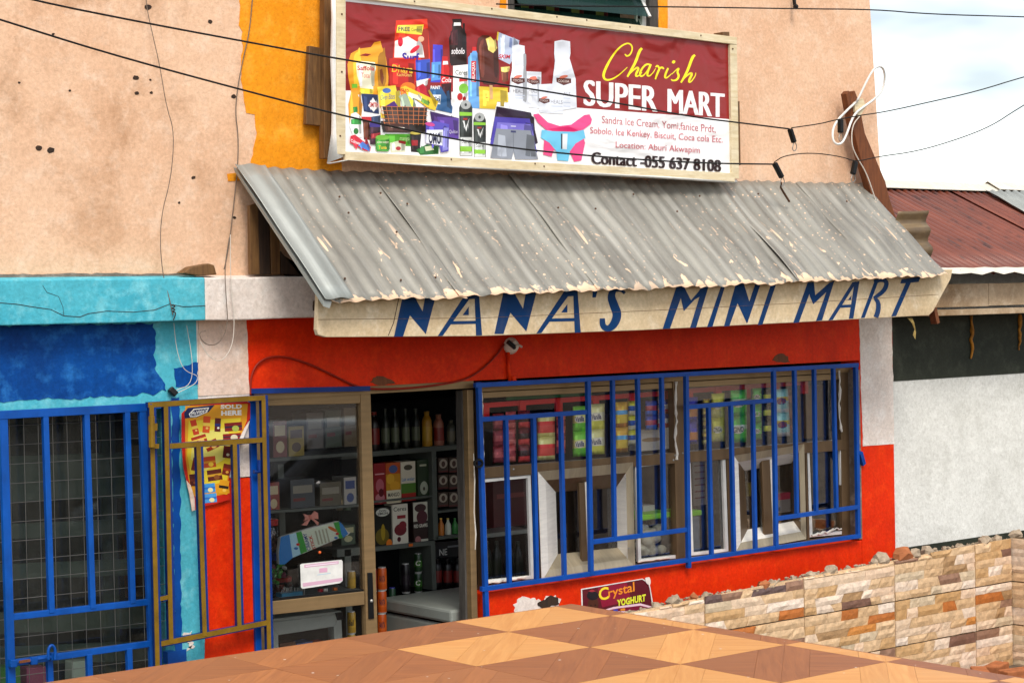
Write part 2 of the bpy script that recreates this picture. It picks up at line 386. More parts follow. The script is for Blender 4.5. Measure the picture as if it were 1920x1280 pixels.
wood('timber_brown', '#7d5a33', '#54381e', stretch=(12, 12, 1.2), blot=.4)
wood('timber_red', '#7c451f', '#552b12', stretch=(12, 12, 1.0), blot=.3, rough=.7)
wood('timber_dark', '#3f2a1a', '#22160e', stretch=(12, 12, 1.0), blot=.4, rough=.8)
wood('timber_frame', '#55504a', '#2f2b27', stretch=(12, 12, 1.0), blot=.4, rough=.8)
glass('shop_glass', refl=.020, dust=.004)
glass('door_glass', refl=.085, dust=.012)
glass('dusty_glass', (.85, .92, .9), refl=.03, dust=.05)
glass('clear_plastic', (.93, .94, .95), refl=.06, rough=.1)
glass('jar_green', (.95, .975, .965), refl=.02, rough=.1)
def louvre_mat():
    m, t, b = base_mat('louvre_glass'); b.inputs['Base Color'].default_value = (.02, .05, .045, 1); b.inputs['Roughness'].default_value = .12
    tr = nd(t, 'ShaderNodeBsdfTransparent'); tr.inputs[0].default_value = (.55, .75, .65, 1)
    mx = nd(t, 'ShaderNodeMixShader'); mx.inputs[0].default_value = .55
    t.links.new(tr.outputs[0], mx.inputs[1]); t.links.new(b.outputs[0], mx.inputs[2]); t.links.new(mx.outputs[0], t.nodes['Material Output'].inputs[0])
    MATS['louvre_glass'] = m
louvre_mat()
printed('print_vinyl', rough=.32, wrinkle=.045, spec=.4, grime=.05)
printed('print_flat', rough=.6, spec=.25, grime=.08)
printed('print_pack', rough=.32, spec=.5, grime=0.0)
printed('sign_paint', rough=.7, spec=.15, grime=.16)
def zinc(name, base, dark, light, rust=None, rust_amt=0.0, splash=None, metal=.25):
    """corrugated sheet; UV in metres: u along the eave, v up the slope from the eave"""
    m, t, b = base_mat(name); uv = posvec(t, coord='uv')
    n1 = noise(t, posvec(t, (1, .35, 1), coord='uv'), 3.2, 6, .65); n2 = noise(t, posvec(t, (14, .6, 1), coord='uv'), 1.2, 4)
    o = mixc(t, ramp(t, n1, .36, .66), A4(lin(dark)), A4(lin(base)))
    o = mixc(t, ramp(t, n2, .5, .8), o, A4(lin(light)))
    if rust:
        n3 = noise(t, posvec(t, (3, .8, 1), coord='uv'), 4, 7, .7)
        o = mixc(t, ramp(t, n3, .62 - rust_amt, .72 - rust_amt), o, A4(lin(rust)))
    rgh = None
    if splash:
        sc = A4(lin(splash)); sp = nd(t, 'ShaderNodeSeparateXYZ'); t.links.new(uv, sp.inputs[0])
        def mth(op, a, bb):
            k = nd(t, 'ShaderNodeMath', operation=op)
            for s, v in ((k.inputs[0], a), (k.inputs[1], bb)):
                if hasattr(v, 'links'): t.links.new(v, s)
                else: s.default_value = v
            return k.outputs[0]
        # region where paint was spilt: broad noise
        reg = ramp(t, noise(t, uv, .9, 2), .40, .62)
        # fine specks
        vo = nd(t, 'ShaderNodeTexVoronoi'); vo.inputs['Scale'].default_value = 42; t.links.new(posvec(t, coord='uv'), vo.inputs['Vector'])
        rnd = nd(t, 'ShaderNodeSeparateColor'); t.links.new(vo.outputs['Color'], rnd.inputs[0])
        siz = mth('MULTIPLY', ramp(t, rnd.outputs[0], .45, 1.0), .30)
        speck = mth('MULTIPLY', mth('LESS_THAN', vo.outputs['Distance'], siz), reg)
        # long drips down the slope
        vo2 = nd(t, 'ShaderNodeTexVoronoi'); vo2.inputs['Scale'].default_value = 1.0; t.links.new(posvec(t, (17, 2.0, 1), (0, 0, .0), coord='uv'), vo2.inputs['Vector'])
        rn2 = nd(t, 'ShaderNodeSeparateColor'); t.links.new(vo2.outputs['Color'], rn2.inputs[0])
        drip = mth('MULTIPLY', mth('LESS_THAN', vo2.outputs['Distance'], mth('MULTIPLY', ramp(t, rn2.outputs[1], .50, .9), .16)), ramp(t, sp.outputs[1], .35, .62, (1,1,1,1), (0,0,0,1)))
        # splashes
        bl = ramp(t, noise(t, posvec(t, (2.0, 1.1, 1), coord='uv'), 7, 5, .6, .8), .65, .66)
        bl = mth('MULTIPLY', bl, ramp(t, sp.outputs[1], .25, .7, (1,1,1,1), (0,0,0,1)))
        # eave edge
        eg = mth('ADD', sp.outputs[1], mth('MULTIPLY', mth('SUBTRACT', noise(t, posvec(t, (1, .6, 1), coord='uv'), 11, 3), .5), -.36))
        eg = mth('MULTIPLY', ramp(t, eg, .018, .030, (1,1,1,1), (0,0,0,1)), ramp(t, noise(t, posvec(t, (1, 0, 0), coord='uv'), 1.1, 2), .36, .44))
        f = mth('MAXIMUM', mth('MAXIMUM', speck, drip), mth('MAXIMUM', bl, eg))
        o = mixc(t, f, o, sc)
        mt = mth('MULTIPLY', mth('SUBTRACT', 1.0, f), metal); t.links.new(mt, b.inputs['Metallic'])
    else: b.inputs['Metallic'].default_value = metal
    t.links.new(o, b.inputs['Base Color']); b.inputs['Roughness'].default_value = .5
    bump(t, b, noise(t, uv, 9, 5), .35, .006); MATS[name] = m
zinc('zinc_old', '#98958a', '#77736a', '#aba89e', rust='#94805c', rust_amt=-.06, splash='#ecc7a4')
zinc('zinc_new', '#a9aca6', '#8f928c', '#bcc0bb', metal=.4)
zinc('zinc_rust', '#7c3c28', '#5c2c1e', '#8e4e38', rust='#43221a', rust_amt=.07, metal=.05)
zinc('zinc_brown', '#8a7350', '#5c4830', '#a8906a', rust='#3c2a1a', rust_amt=0, metal=.2)

# ------------------------------------------------------------------ setting: ground, terrace under the photographer
g = MB().add([(-220, -220, 0), (260, -220, 0), (260, 260, 0), (-220, 260, 0)], [(0, 1, 2, 3)]).build('ground', 'ground_soil'); g['kind'] = 'structure'
g = MB().box(-11, -3.15, -13, -5.5, 0.0, 1.15).build('terrace_floor', 'terrace_concrete', bevel=.01); g['kind'] = 'structure'

def jag(pts, amp, step=9, seed=0):
    out = []; n = len(pts)
    for i in range(n):
        a = Vector((*pts[i], 0)); b = Vector((*pts[(i + 1) % n], 0)); k = max(1, int((b - a).length / step)); d = (b - a).normalized(); nn = Vector((-d.y, d.x, 0))
        for j in range(k):
            p = a.lerp(b, j / k)
            o = 0 if j == 0 else amp * (mnoise.noise(Vector((p.x * .05 + seed * 7.1, p.y * .05, seed))) * 1.4 + (random.random() - .5) * .7)
            out.append((p.x + nn.x * o, p.y + nn.y * o))
    return out
def patch(parent, pts, mat, Y=0.0, amp=2.0, step=9, th=.003, name='paint_patch', seed=1):
    return MB().qp(jag(pts, amp, step, seed), Y - th, th + .002).build(name, mat, parent)

# ------------------------------------------------------------------ the shop building
bld = thing('shop_building', 'two-storey peach shop building with red, white and blue painted ground floor', 'building', (1.0, .5, 0))
WT = .16
XL = -5.0
# upper wall with the louvre-window opening
ux0, ux1, uz0, uz1 = 1.02, 2.19, 3.95, 5.15
m = MB()
m.box(XL, ux0, 0, WT, 2.6, 5.7); m.box(ux0, ux1, 0, WT, 2.6, uz0); m.box(ux0, ux1, 0, WT, uz1, 5.7)
m.hexa([(ux1, 0, 2.6), (4.262, 0, 2.6), (4.035, 0, 5.7), (ux1, 0, 5.7), (ux1, 6, 2.6), (4.262, 6, 2.6), (4.035, 6, 5.7), (ux1, 6, 5.7)])
m.build('upper_wall', 'peach', bld)
MB().box(XL, 4.0, 5.9, 6.1, 0, 5.7).build('back_wall', 'raw_cement', bld)
MB().box(XL - .1, 4.12, -.15, 6.2, 5.7, 5.85).build('roof_slab', 'raw_cement', bld)
patch(bld, [(452, -70), (640, -70), (640, 330), (470, 310), (482, 250), (478, 215), (462, 212), (452, 150), (455, 60), (448, 48)], 'orange_paint', amp=2.5, name='orange_patch', seed=3)
for q in ([(1233, -70), (1252, -70), (1252, 60), (1236, 60)], [(936, -70), (949, -70), (949, 20), (938, 20)]):
    patch(bld, q, 'orange_paint', amp=1, name='window_surround', seed=5)
patch(bld, [(1612, 358), (1634, 362), (1640, 380), (1622, 374)], 'orange_paint', amp=1, seed=6)
patch(bld, [(426, 326), (452, 324), (456, 338), (428, 340)], 'orange_paint', amp=1.2, seed=8)
# nail holes and patches of missing plaster
for (x, y, r) in ((278, 13, 5), (394, 41, 3.4), (255, 146, 4.4), (282, 150, 1.8), (257, 175, 3.4), (284, 174, 2.4), (73, 278, 4.6), (96, 282, 5.5), (438, 181, 4), (457, 49, 5), (485, 48, 6.5), (480, 136, 3), (506, 135, 5), (363, 333, 3.2), (470, 170, 3), (336, 380, 2), (100, 64, 2), (131, 170, 2), (36, 155, 2), (440, 408, 2.5)):
    pts = [(x + r * (1 + .5 * random.random()) * math.cos(a), y + r * (.8 + .5 * random.random()) * math.sin(a)) for a in [i * .7 for i in range(9)]]
    MB().qp(pts, -.002, .003).build('plaster_hole', 'timber_dark' if r < 6 else 'raw_cement', bld)
# projecting ledge: cyan length, white length
def ledge(x0, x1, mat):
    mm = MB(); n = max(2, int((x1 - x0) / .12)); vs = []
    for i in range(n + 1):
        x = x0 + (x1 - x0) * i / n; d = .006 * mnoise.noise(Vector((x * 3, 0, 0)))
        vs += [(x, -.12 + d, 2.437 + d), (x, -.12 - d, 2.648 + d), (x, .0, 2.662), (x, .0, 2.437)]
    fs = [(4 * i + k, 4 * i + (k + 1) % 4, 4 * i + 4 + (k + 1) % 4, 4 * i + 4 + k) for i in range(n) for k in range(4)] + [(3, 2, 1, 0), tuple(4 * n + k for k in range(4))]
    return mm.add(vs, fs).build('ledge', mat, bld, bevel=.006)
XS = P(385, 560, -.12).x
le = ledge(XL, XS, 'cyan_paint'); ledge(XS, 3.96, 'white_paint')
cr = [(-20, 566), (30, 570), (60, 575), (95, 580), (120, 592), (150, 594), (165, 588), (200, 583), (250, 585), (290, 581), (318, 570), (345, 575), (385, 573)]
MB().tube([P(a, b, -.121) for a, b in cr], .0016, 4).build('crack', 'timber_dark', le)
MB().tube([P(a, b, -.121) for a, b in [(80, 535), (88, 548), (110, 556), (118, 575), (120, 592)]], .0011, 4).build('crack', 'timber_dark', le)
patch(bld, [(-40, 515), (200, 512), (385, 514), (385, 523), (150, 521), (-40, 524)], 'raw_cement', Y=-.004, amp=2, name='ledge_joint', seed=9)
# ground-floor walls
MB().box(XL, -1.04, 0, WT, 2.03, 2.437).build('lintel', 'cyan_paint', bld)
MB().box(XL, -2.16, 0, WT, 0, 2.03).build('wall', 'cyan_paint', bld)
MB().box(-1.205, -.772, 0, WT, 0, 2.03).build('pillar', 'cyan_paint', bld)
MB().box(-1.04, -.772, 0, WT, 2.03, 2.437).build('pillar_head', 'white_paint', bld)
MB().box(-.772, 3.965, 0, WT, 2.062, 2.437).build('red_lintel', 'red_paint', bld)
MB().box(.752, 3.965, 0, WT, 0, .868).build('red_sill_wall', 'red_paint', bld, bevel=.006)
MB().box(3.965, 4.303, 0, WT, 0, 2.437).build('end_pillar', 'red_paint', bld)
patch(bld, [(-60, 612), (288, 606), (292, 640), (290, 690), (310, 720), (312, 733), (280, 738), (200, 744), (-60, 752)], 'blue_paint', amp=4, step=6, name='blue_patch', seed=11)
patch(bld, [(326, 690), (372, 680), (371, 720), (330, 725)], 'blue_paint', amp=3, step=5, name='blue_patch', seed=12)
patch(bld, [(372, 600), (462, 596), (468, 738), (372, 742)], 'pink_white', Y=-.003, amp=1.0, name='white_patch', seed=13)
patch(bld, [(390, 742), (468, 738), (473, 895), (384, 898)], 'white_paint', amp=1.2, name='white_patch', seed=14)
patch(bld, [(384, 897), (473, 893), (484, 1300), (384, 1300)], 'red_paint', amp=1.2, name='red_patch', seed=15)
patch(bld, [(1611, 590), (1672, 588), (1677, 832), (1618, 836)], 'white_paint', amp=1.0, name='white_patch', seed=16)
patch(bld, [(322, 745), (336, 745), (342, 1300), (330, 1300)], 'gate_blue', amp=2.5, step=7, name='blue_edge', seed=17)
for q in ([(962, 1133), (985, 1118), (1010, 1122), (1042, 1115), (1050, 1128), (1020, 1150), (975, 1150)], [(345, 1185), (360, 1182), (362, 1215), (350, 1220)]):
    patch(bld, q, 'white_paint', amp=7, step=3.5, name='bare_patch', seed=18)
patch(bld, [(1008, 1131), (1030, 1117), (1046, 1119), (1049, 1131), (1020, 1142)], 'timber_dark', Y=-.0035, amp=4, step=3, name='bare_patch', seed=19)
patch(bld, [(694, 717), (700, 708), (716, 705), (735, 712), (742, 719), (716, 722)], 'timber_red', amp=2, step=4, name='bare_patch', seed=20)
patch(bld, [(1448, 676), (1460, 663), (1478, 668), (1482, 680)], 'timber_red', amp=4, step=4, name='bare_patch', seed=21)
# right reveal of the big window, rough cement
MB().box(3.935, 3.967, -.004, .12, .875, 2.0).build('window_reveal', 'raw_cement', bld, bevel=.004)
# blue steel angle over the door, bronze trim
MB().beam(P(470, 733, -.012), P(692, 728, -.012), .026, .022).build('door_head_angle', 'leaf_blue', bld)
MB().box(-.70, .735, .02, .09, 2.02, 2.062).build('door_head', 'bronze_alu', bld)
# rooms behind
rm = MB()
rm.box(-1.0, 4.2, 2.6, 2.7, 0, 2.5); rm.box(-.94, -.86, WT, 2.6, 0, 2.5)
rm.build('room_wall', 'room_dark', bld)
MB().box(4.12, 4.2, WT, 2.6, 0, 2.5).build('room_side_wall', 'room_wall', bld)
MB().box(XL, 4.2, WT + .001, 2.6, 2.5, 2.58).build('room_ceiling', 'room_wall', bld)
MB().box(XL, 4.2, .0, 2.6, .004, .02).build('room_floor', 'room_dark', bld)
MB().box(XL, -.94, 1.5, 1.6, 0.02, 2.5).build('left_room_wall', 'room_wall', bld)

# ---- sliding door (left leaf closed over, right half open)
dr = bpy.data.objects.new('sliding_door', None); COL.objects.link(dr); dr.parent = bld; dr.location = Vector((-.35, .05, 0)) - Vector(bld['_o']); dr['_o'] = (-.35, .05, 0)
Yd = .04
def dq(name, px, mat, Y=Yd, th=.045, bv=.003): return MB().qp(px, Y, th).build(name, mat, dr, bevel=bv)
dq('rail', [(480, 741), (676, 737), (676, 756), (480, 761)], 'bronze_alu')
dq('stile', [(676, 735), (695, 735), (712, 1300), (690, 1300)], 'bronze_alu', Y=Yd - .004)
dq('stile', [(476, 741), (494, 741), (507, 1300), (487, 1300)], 'bronze_alu', Y=Yd - .002)
dq('rail', [(500, 1128), (684, 1108), (684, 1133), (500, 1153)], 'bronze_alu')
dq('pane', [(485, 755), (680, 750), (690, 1115), (500, 1135)], 'door_glass', Y=Yd + .02, th=.005, bv=0)
dq('pane', [(500, 1145), (684, 1128), (692, 1300), (505, 1300)], 'shop_glass', Y=Yd + .02, th=.005, bv=0)
dq('gasket', [(500, 1122), (682, 1104), (682, 1109), (500, 1129)], 'black_plastic', Y=Yd + .012, th=.006, bv=0)
hd = dq('handle', [(690, 1073), (699, 1073), (702, 1159), (692, 1160)], 'black_plastic', Y=Yd - .012, th=.010)
MB().beam(P(696.5, 1126, Yd - .017), P(696.5, 1126, Yd - .011), .016, .016, up=(0, 0, 1)).build('lock', 'steel', hd, bevel=.004)
# door jamb at right
dq('jamb', [(876, 731), (887, 730), (899, 1300), (888, 1300)], 'bronze_alu', Y=.01, th=.05)
dq('jamb', [(866, 732), (876, 731), (889, 1300), (876, 1300)], 'timber_frame', Y=.05, th=.06)
MB().tube([P(a, b, .008) for a, b in [(888, 850), (890, 900), (889, 960), (892, 1000), (891, 1030)]], [.002, .004, .003, .005, .002], 5).build('sealant', 'sealant', dr)

# ---- serving window
wn = bpy.data.objects.new('serving_window', None); COL.objects.link(wn); wn.parent = bld; wn.location = Vector((2.35, .08, .87)) - Vector(bld['_o']); wn['_o'] = (2.35, .08, .87)
Yw = .075
def wq(name, px, mat, Y=Yw, th=.05, bv=.0025, par=None): return MB().qp(px, Y, th).build(name, mat, par or wn, bevel=bv)
def lerp_y(a, b, x): return a[1] + (b[1] - a[1]) * (x - a[0]) / (b[0] - a[0])
T0, T1 = (893, 720), (1612, 682); Bt0, Bt1 = (905, 1112), (1612, 1012)
M0, M1 = (900, 877), (1605, 822)
def band(name, l0, l1, o0, o1, x0, x1, mat, Y=Yw, th=.05):
    return wq(name, [(x0, lerp_y(l0, l1, x0) + o0), (x1, lerp_y(l0, l1, x1) + o0), (x1, lerp_y(l0, l1, x1) + o1), (x0, lerp_y(l0, l1, x0) + o1)], mat, Y, th)
band('frame_rail', T0, T1, 4, 15, 900, 1600, 'bronze_alu', Yw - .01); band('frame_rail', T0, T1, 16, 27, 900, 1600, 'bronze_alu')
band('frame_rail', M0, M1, 0, 20, 906, 1590, 'brown_alu', Yw - .006)
band('frame_rail', Bt0, Bt1, -14, 6, 905, 1612, 'brown_alu', Yw)
wq('mullion', [(1262, 708), (1281, 707), (1287, 1068), (1270, 1070)], 'brown_alu', Yw - .008)
wq('mullion', [(1576, 690), (1606, 688), (1606, 1020), (1580, 1024)], 'brown_alu', Yw - .002)
wq('mullion', [(896, 730), (906, 730), (914, 1112), (906, 1112)], 'brown_alu', Yw - .002)
for x0, x1 in ((902, 1264), (1280, 1580)):
    band('pane', T0, T1, 20, 165, x0, x1, 'shop_glass', Yw + .025, .005)
def bead(x0, y0, x1, y1, sl, w=5.5):
    """small fixed pane in a pale glazing bead; sl: rise of the bottom and top edge over its width"""
    f = [(x0, y0 + sl), (x1, y0), (x1 + 6, y1), (x0 + 6, y1 + sl)]
    i = [(f[0][0] + w, f[0][1] + w), (f[1][0] - w, f[1][1] + w), (f[2][0] - w, f[2][1] - w), (f[3][0] + w, f[3][1] - w)]
    p = wq('pane', f, 'shop_glass', Yw + .02, .005, bv=0)
    for a, b in ((0, 1), (1, 2), (2, 3), (3, 0)):
        wq('bead', [f[a], f[b], i[b], i[a]], 'white_bead', Yw + .004, .018, bv=0, par=p)
bead(904, 890, 995, 1084, 8); bead(1191, 862, 1270, 1045, 8); bead(1289, 854, 1360, 1034, 7); bead(1512, 827, 1580, 1000, 7)
wq('mullion', [(997, 886), (1010, 885), (1018, 1092), (1004, 1094)], 'brown_alu', Yw + .004)
wq('mullion', [(1362, 855), (1376, 853), (1382, 1040), (1368, 1042)], 'brown_alu', Yw + .004)
wq('mullion', [(1510, 838), (1514, 838), (1519, 1018), (1514, 1018)], 'brown_alu', Yw + .004)
def hatch(o, inn, divx, flip):
    """deep aluminium hatch: flat outer ring, sloped ring falling back to the glass, sliding stile"""
    h = bpy.data.objects.new('hatch_frame', None)
    def ring(name, A, B, YA, YB, mats, th=.004):
        for k in range(4):
            a, b = k, (k + 1) % 4
            q = [P(*A[a], YA), P(*A[b], YA), P(*B[b], YB), P(*B[a], YB)]
            MB().prism(q, (0, th, 0)).build(name, mats[k], wn)
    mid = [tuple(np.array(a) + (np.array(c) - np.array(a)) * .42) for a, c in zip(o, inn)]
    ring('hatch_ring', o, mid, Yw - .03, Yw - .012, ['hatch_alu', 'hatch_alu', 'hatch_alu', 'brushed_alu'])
    ring('hatch_reveal', mid, inn, Yw - .012, Yw + .075, (['brushed_alu', 'brown_alu', 'brushed_alu', 'brown_alu'] if flip else ['brown_alu', 'brushed_alu', 'hatch_alu', 'brushed_alu']))  # lit sides pale, shaded sides brown: the fall of light put into the colour
    MB().qp([inn[0], inn[1], inn[2], inn[3]], Yw + .07, .005).build('pane', 'shop_glass', wn)
    (tx, ty), (bx, by), w = divx
    MB().qp([(tx, ty), (tx + w, ty - 1), (bx + w, by - 1), (bx, by)], Yw + .01, .02).build('sliding_stile', 'brown_alu', wn, bevel=.002)
    MB().qp([(tx + w, ty), (tx + w + 6, ty - 3), (bx + w + 5, by - 3), (bx + w, by)], Yw + .006, .02).build('stile_edge', 'brushed_alu', wn, bevel=.001)
    for (x, y) in [(o[1][0] - 14, o[1][1] + 30), (o[2][0] - 12, o[2][1] - 35)]:
        MB().beam(P(x, y, Yw - .03), P(x, y, Yw - .015), .008, .008, up=(0, 0, 1)).build('screw', 'steel', wn)
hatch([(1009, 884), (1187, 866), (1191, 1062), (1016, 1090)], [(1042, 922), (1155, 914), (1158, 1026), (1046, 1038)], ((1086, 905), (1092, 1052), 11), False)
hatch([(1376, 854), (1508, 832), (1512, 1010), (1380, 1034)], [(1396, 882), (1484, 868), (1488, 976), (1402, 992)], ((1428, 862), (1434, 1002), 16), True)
# silicone smears
for pts in ([(1267, 715), (1266, 760), (1269, 790), (1265, 820), (1270, 850), (1268, 865)], [(1573, 694), (1575, 730), (1573, 765), (1577, 800), (1579, 812)], [(903, 735), (904, 760), (903, 790), (905, 840), (905, 880)]):
    q = []
    for i in range(len(pts) - 1):
        for k in range(4): q.append((pts[i][0] + (pts[i + 1][0] - pts[i][0]) * k / 4 + random.uniform(-1, 1), pts[i][1] + (pts[i + 1][1] - pts[i][1]) * k / 4))
    MB().tube([P(a, b, Yw - .012) for a, b in q], [random.uniform(.003, .011) for _ in q], 6).build('sealant', 'sealant', wn)
for pts in ([(1522, 1003), (1540, 999), (1556, 996), (1568, 990), (1580, 992)], [(912, 1092), (940, 1089), (965, 1084), (992, 1080)], [(1196, 1052), (1230, 1048), (1262, 1043)]):
    q = []
    for i in range(len(pts) - 1):
        for k in range(5): q.append((pts[i][0] + (pts[i + 1][0] - pts[i][0]) * k / 5, pts[i][1] + (pts[i + 1][1] - pts[i][1]) * k / 5 + random.uniform(-1.5, 1.5)))
    MB().tube([P(a, b, Yw - .004) for a, b in q], [random.uniform(.003, .010) for _ in q], 6).build('sealant', 'sealant', wn)
for x, y in ((908, 889), (963, 879), (1263, 862), (1266, 853), (1280, 849)):
    MB().beam(P(x, y, Yw - .01), P(x, y, Yw), .009, .009, up=(0, 0, 1)).build('screw', 'steel', wn)

# ---- louvre window upstairs
lw = bpy.data.objects.new('louvre_window', None); COL.objects.link(lw); lw.parent = bld; lw.location = Vector((1.6, .08, 3.95)) - Vector(bld['_o']); lw['_o'] = (1.6, .08, 3.95)
MB().box(ux1 - .07, ux1, .0, .12, uz0, uz1).build('frame', 'timber_frame', lw, bevel=.004)
MB().box(ux0, ux0 + .05, .0, .12, uz0, uz1).build('frame', 'timber_frame', lw, bevel=.004)
MB().box(ux0, ux1, .0, .12, uz0 - .001, uz0 + .04).build('frame', 'timber_frame', lw, bevel=.004)
MB().box(ux1 - .105, ux1 - .072, .03, .05, uz0 + .04, uz1).build('clip_rail', 'plastic_white', lw, bevel=.002)
MB().box(ux1 - .135, ux1 - .122, .05, .07, uz0 + .04, uz1).build('clip_rail', 'plastic_white', lw, bevel=.002)
for i in range(7):
    z = 4.03 + i * .155
    MB().hexa([(ux0 + .055, -.03, z), (ux1 - .11, -.03, z), (ux1 - .11, .06, z + .15), (ux0 + .055, .06, z + .15), (ux0 + .055, -.025, z), (ux1 - .11, -.025, z), (ux1 - .11, .065, z + .15), (ux0 + .055, .065, z + .15)]).build('louvre', 'louvre_glass', lw)
    MB().beam((ux1 - .1, -.03, z), (ux1 - .1, .065, z + .15), .012, .02, up=(1, 0, 0)).build('louvre_clip', 'plastic_white', lw)
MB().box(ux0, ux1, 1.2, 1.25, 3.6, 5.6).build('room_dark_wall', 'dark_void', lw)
cu = MB()
stripe = [lin('#b8a860'), lin('#7a1420'), lin('#1b1f1a'), lin('#1b1f1a'), lin('#7a1420')]
n = 90
for i in range(n):
    x0 = ux0 + .03 + (ux1 - ux0 - .2) * i / n; x1 = ux0 + .03 + (ux1 - ux0 - .2) * (i + 1) / n
    y0 = .16 + .03 * math.sin(i * .7); y1 = .16 + .03 * math.sin((i + 1) * .7); ph = (i % 18)
    c = stripe[1] if ph in (0, 1, 5, 6) else stripe[0] if ph in (2, 3, 4) else stripe[2]
    cu.add([(x0, y0, 3.9), (x1, y1, 3.9), (x1, y1, 5.2), (x0, y0, 5.2)], [(0, 1, 2, 3)], c)
cu.build('curtain', 'print_flat', lw)

# ------------------------------------------------------------------ neighbour on the right
nb = thing('neighbour_building', 'low pale building with dark green top band and rusty red corrugated roof', 'building', (7, .5, 0))
Yn = .012
def nz(px, py): return P(px, py, Yn).z
zt, zm, zb = 2.345, 1.907, .775
MB().box(4.304, 12, Yn, .25, zb, zm).build('wall', 'pale_wall', nb)
MB().box(4.304, 12, Yn - .004, .25, zm, zt).build('wall_band', 'dark_wall', nb)
MB().box(4.304, 12, Yn - .004, .25, 0, zb).build('wall_base', 'dark_wall', nb)
# eave fascia boards and soffit
yF = -.32
for i, (x0, x1) in enumerate(((4.30, 4.93), (4.935, 6.2), (6.205, 9), (9.005, 12))):
    MB().box(x0, x1, yF, yF + .02, 2.40 + .003 * (i % 2), 2.555).build('fascia_board', 'fascia_old', nb, bevel=.002)
MB().box(4.302, 12, yF - .02, yF + .03, 2.345, 2.385).build('fascia_batten', 'fascia_old', nb, bevel=.003)
MB().box(4.302, 12, yF + .03, Yn + .2, 2.346, 2.36).build('soffit', 'fascia_old', nb)
def sheet(name, parent, mat, A0, A1, B0, B1, pitch, amp, cuts=None, sub=6, rows=6, thick=.0012, wob=.004, seed=0, ragged=0.0, uoff=0.0):
    """corrugated sheet: A = upper edge, B = eave edge, both left to right"""
    A0, A1, B0, B1 = map(Vector, (A0, A1, B0, B1)); Ln = (B1 - B0).length; nc = max(2, int(Ln / pitch * sub)); H = (A0 - B0).length
    nrm = (B1 - B0).cross(A0 - B0).normalized()
    if nrm.z < 0: nrm = -nrm
    m = MB(); uv = []
    for j in range(rows + 1):
        v = j / rows
        for i in range(nc + 1):
            u = i / nc; p = B0.lerp(B1, u).lerp(A0.lerp(A1, u), v)
            s = u * Ln + uoff
            h = amp * math.cos(2 * math.pi * s / pitch) + wob * mnoise.noise(Vector((s * 2.2, v * 2.5, seed))) * 2
            if j == 0 and ragged: p = p + (B0 - A0).normalized() * ragged * mnoise.noise(Vector((s * 5, 3, seed)))
            p = p + nrm * h; m.v.append(p); uv.append((s, v * H))
    for j in range(rows):
        for i in range(nc):
            a = j * (nc + 1) + i; m.f.append([a, a + 1, a + nc + 2, a + nc + 1]); m.c.append(None)
    m.uv = uv; o = m.build(name, mat, parent, smooth=True, fix=False)
    sm = o.modifiers.new('thickness', 'SOLIDIFY'); sm.thickness = thick; sm.offset = -1
    return o
E0, E1 = P(1752, 503, -.42), P(1920, 518, -.42)
ez = 2.63
rz = 3.30
RD = 1.0
def roofpt(x, k): return Vector((x, -.42 + (RD + .42) * k, ez + (rz - ez) * k))
xs = [4.25, 6.1, 7.9, 9.7, 11.5]
for i in range(4):
    sheet('roof_sheet', nb, 'zinc_rust', roofpt(xs[i] , 1), roofpt(xs[i + 1] + .06, 1), roofpt(xs[i], 0) + Vector((0, 0, .004 * (i % 2))), roofpt(xs[i + 1] + .06, 0) + Vector((0, 0, .004 * (i % 2))), .082, .015, seed=i, rows=4)
# a newer bare sheet lying on the upper right part
def onroof(px, py, lift=.03):
    n = Vector((0, -(rz - ez), RD + .42)).normalized(); o = Vector((5, -.42, ez)) + n * lift
    r = Vector(ray(px, py)); t = (o - Vector(CAM)).dot(n) / r.dot(n); return Vector(CAM) + r * t
sheet('bare_sheet', nb, 'zinc_new', onroof(1846, 357), onroof(1990, 362), onroof(1925, 402), onroof(2070, 420), .076, .011, seed=9, rows=3)
# eave flashing and ridge capping
fl = MB(); n = 60; vs = []
for i in range(n + 1):
    x = 4.32 + 7 * i / n; w_ = .012 * mnoise.noise(Vector((x * 6, 0, 2))) + .010 * math.cos(x * 2 * math.pi / .076)
    vs += [(x, -.47, 2.622 + w_), (x, -.40, 2.662 + w_ * .3)]
fl.add(vs, [(2 * i, 2 * i + 2, 2 * i + 3, 2 * i + 1) for i in range(n)]); o = fl.build('eave_flashing', 'pale_sheet', nb); o.modifiers.new('t', 'SOLIDIFY').thickness = .002
for i in range(3):
    x0 = 4.3 + 2.4 * i
    MB().add([(x0, RD - .1, 3.285 + .012 * (i % 2)), (x0 + 2.43, RD - .1, 3.28), (x0 + 2.43, RD + .02, 3.345), (x0, RD + .02, 3.355 + .012 * (i % 2)), (x0 + 2.43, RD + .2, 3.27), (x0, RD + .2, 3.27)], [(0, 1, 2, 3), (3, 2, 4, 5)]).build('ridge_cap', 'pale_sheet', nb).modifiers.new('t', 'SOLIDIFY').thickness = .004
MB().box(4.3, 12, RD - .05, RD + .05, 2.3, 3.2).build('gable_wall', 'pale_wall', nb)
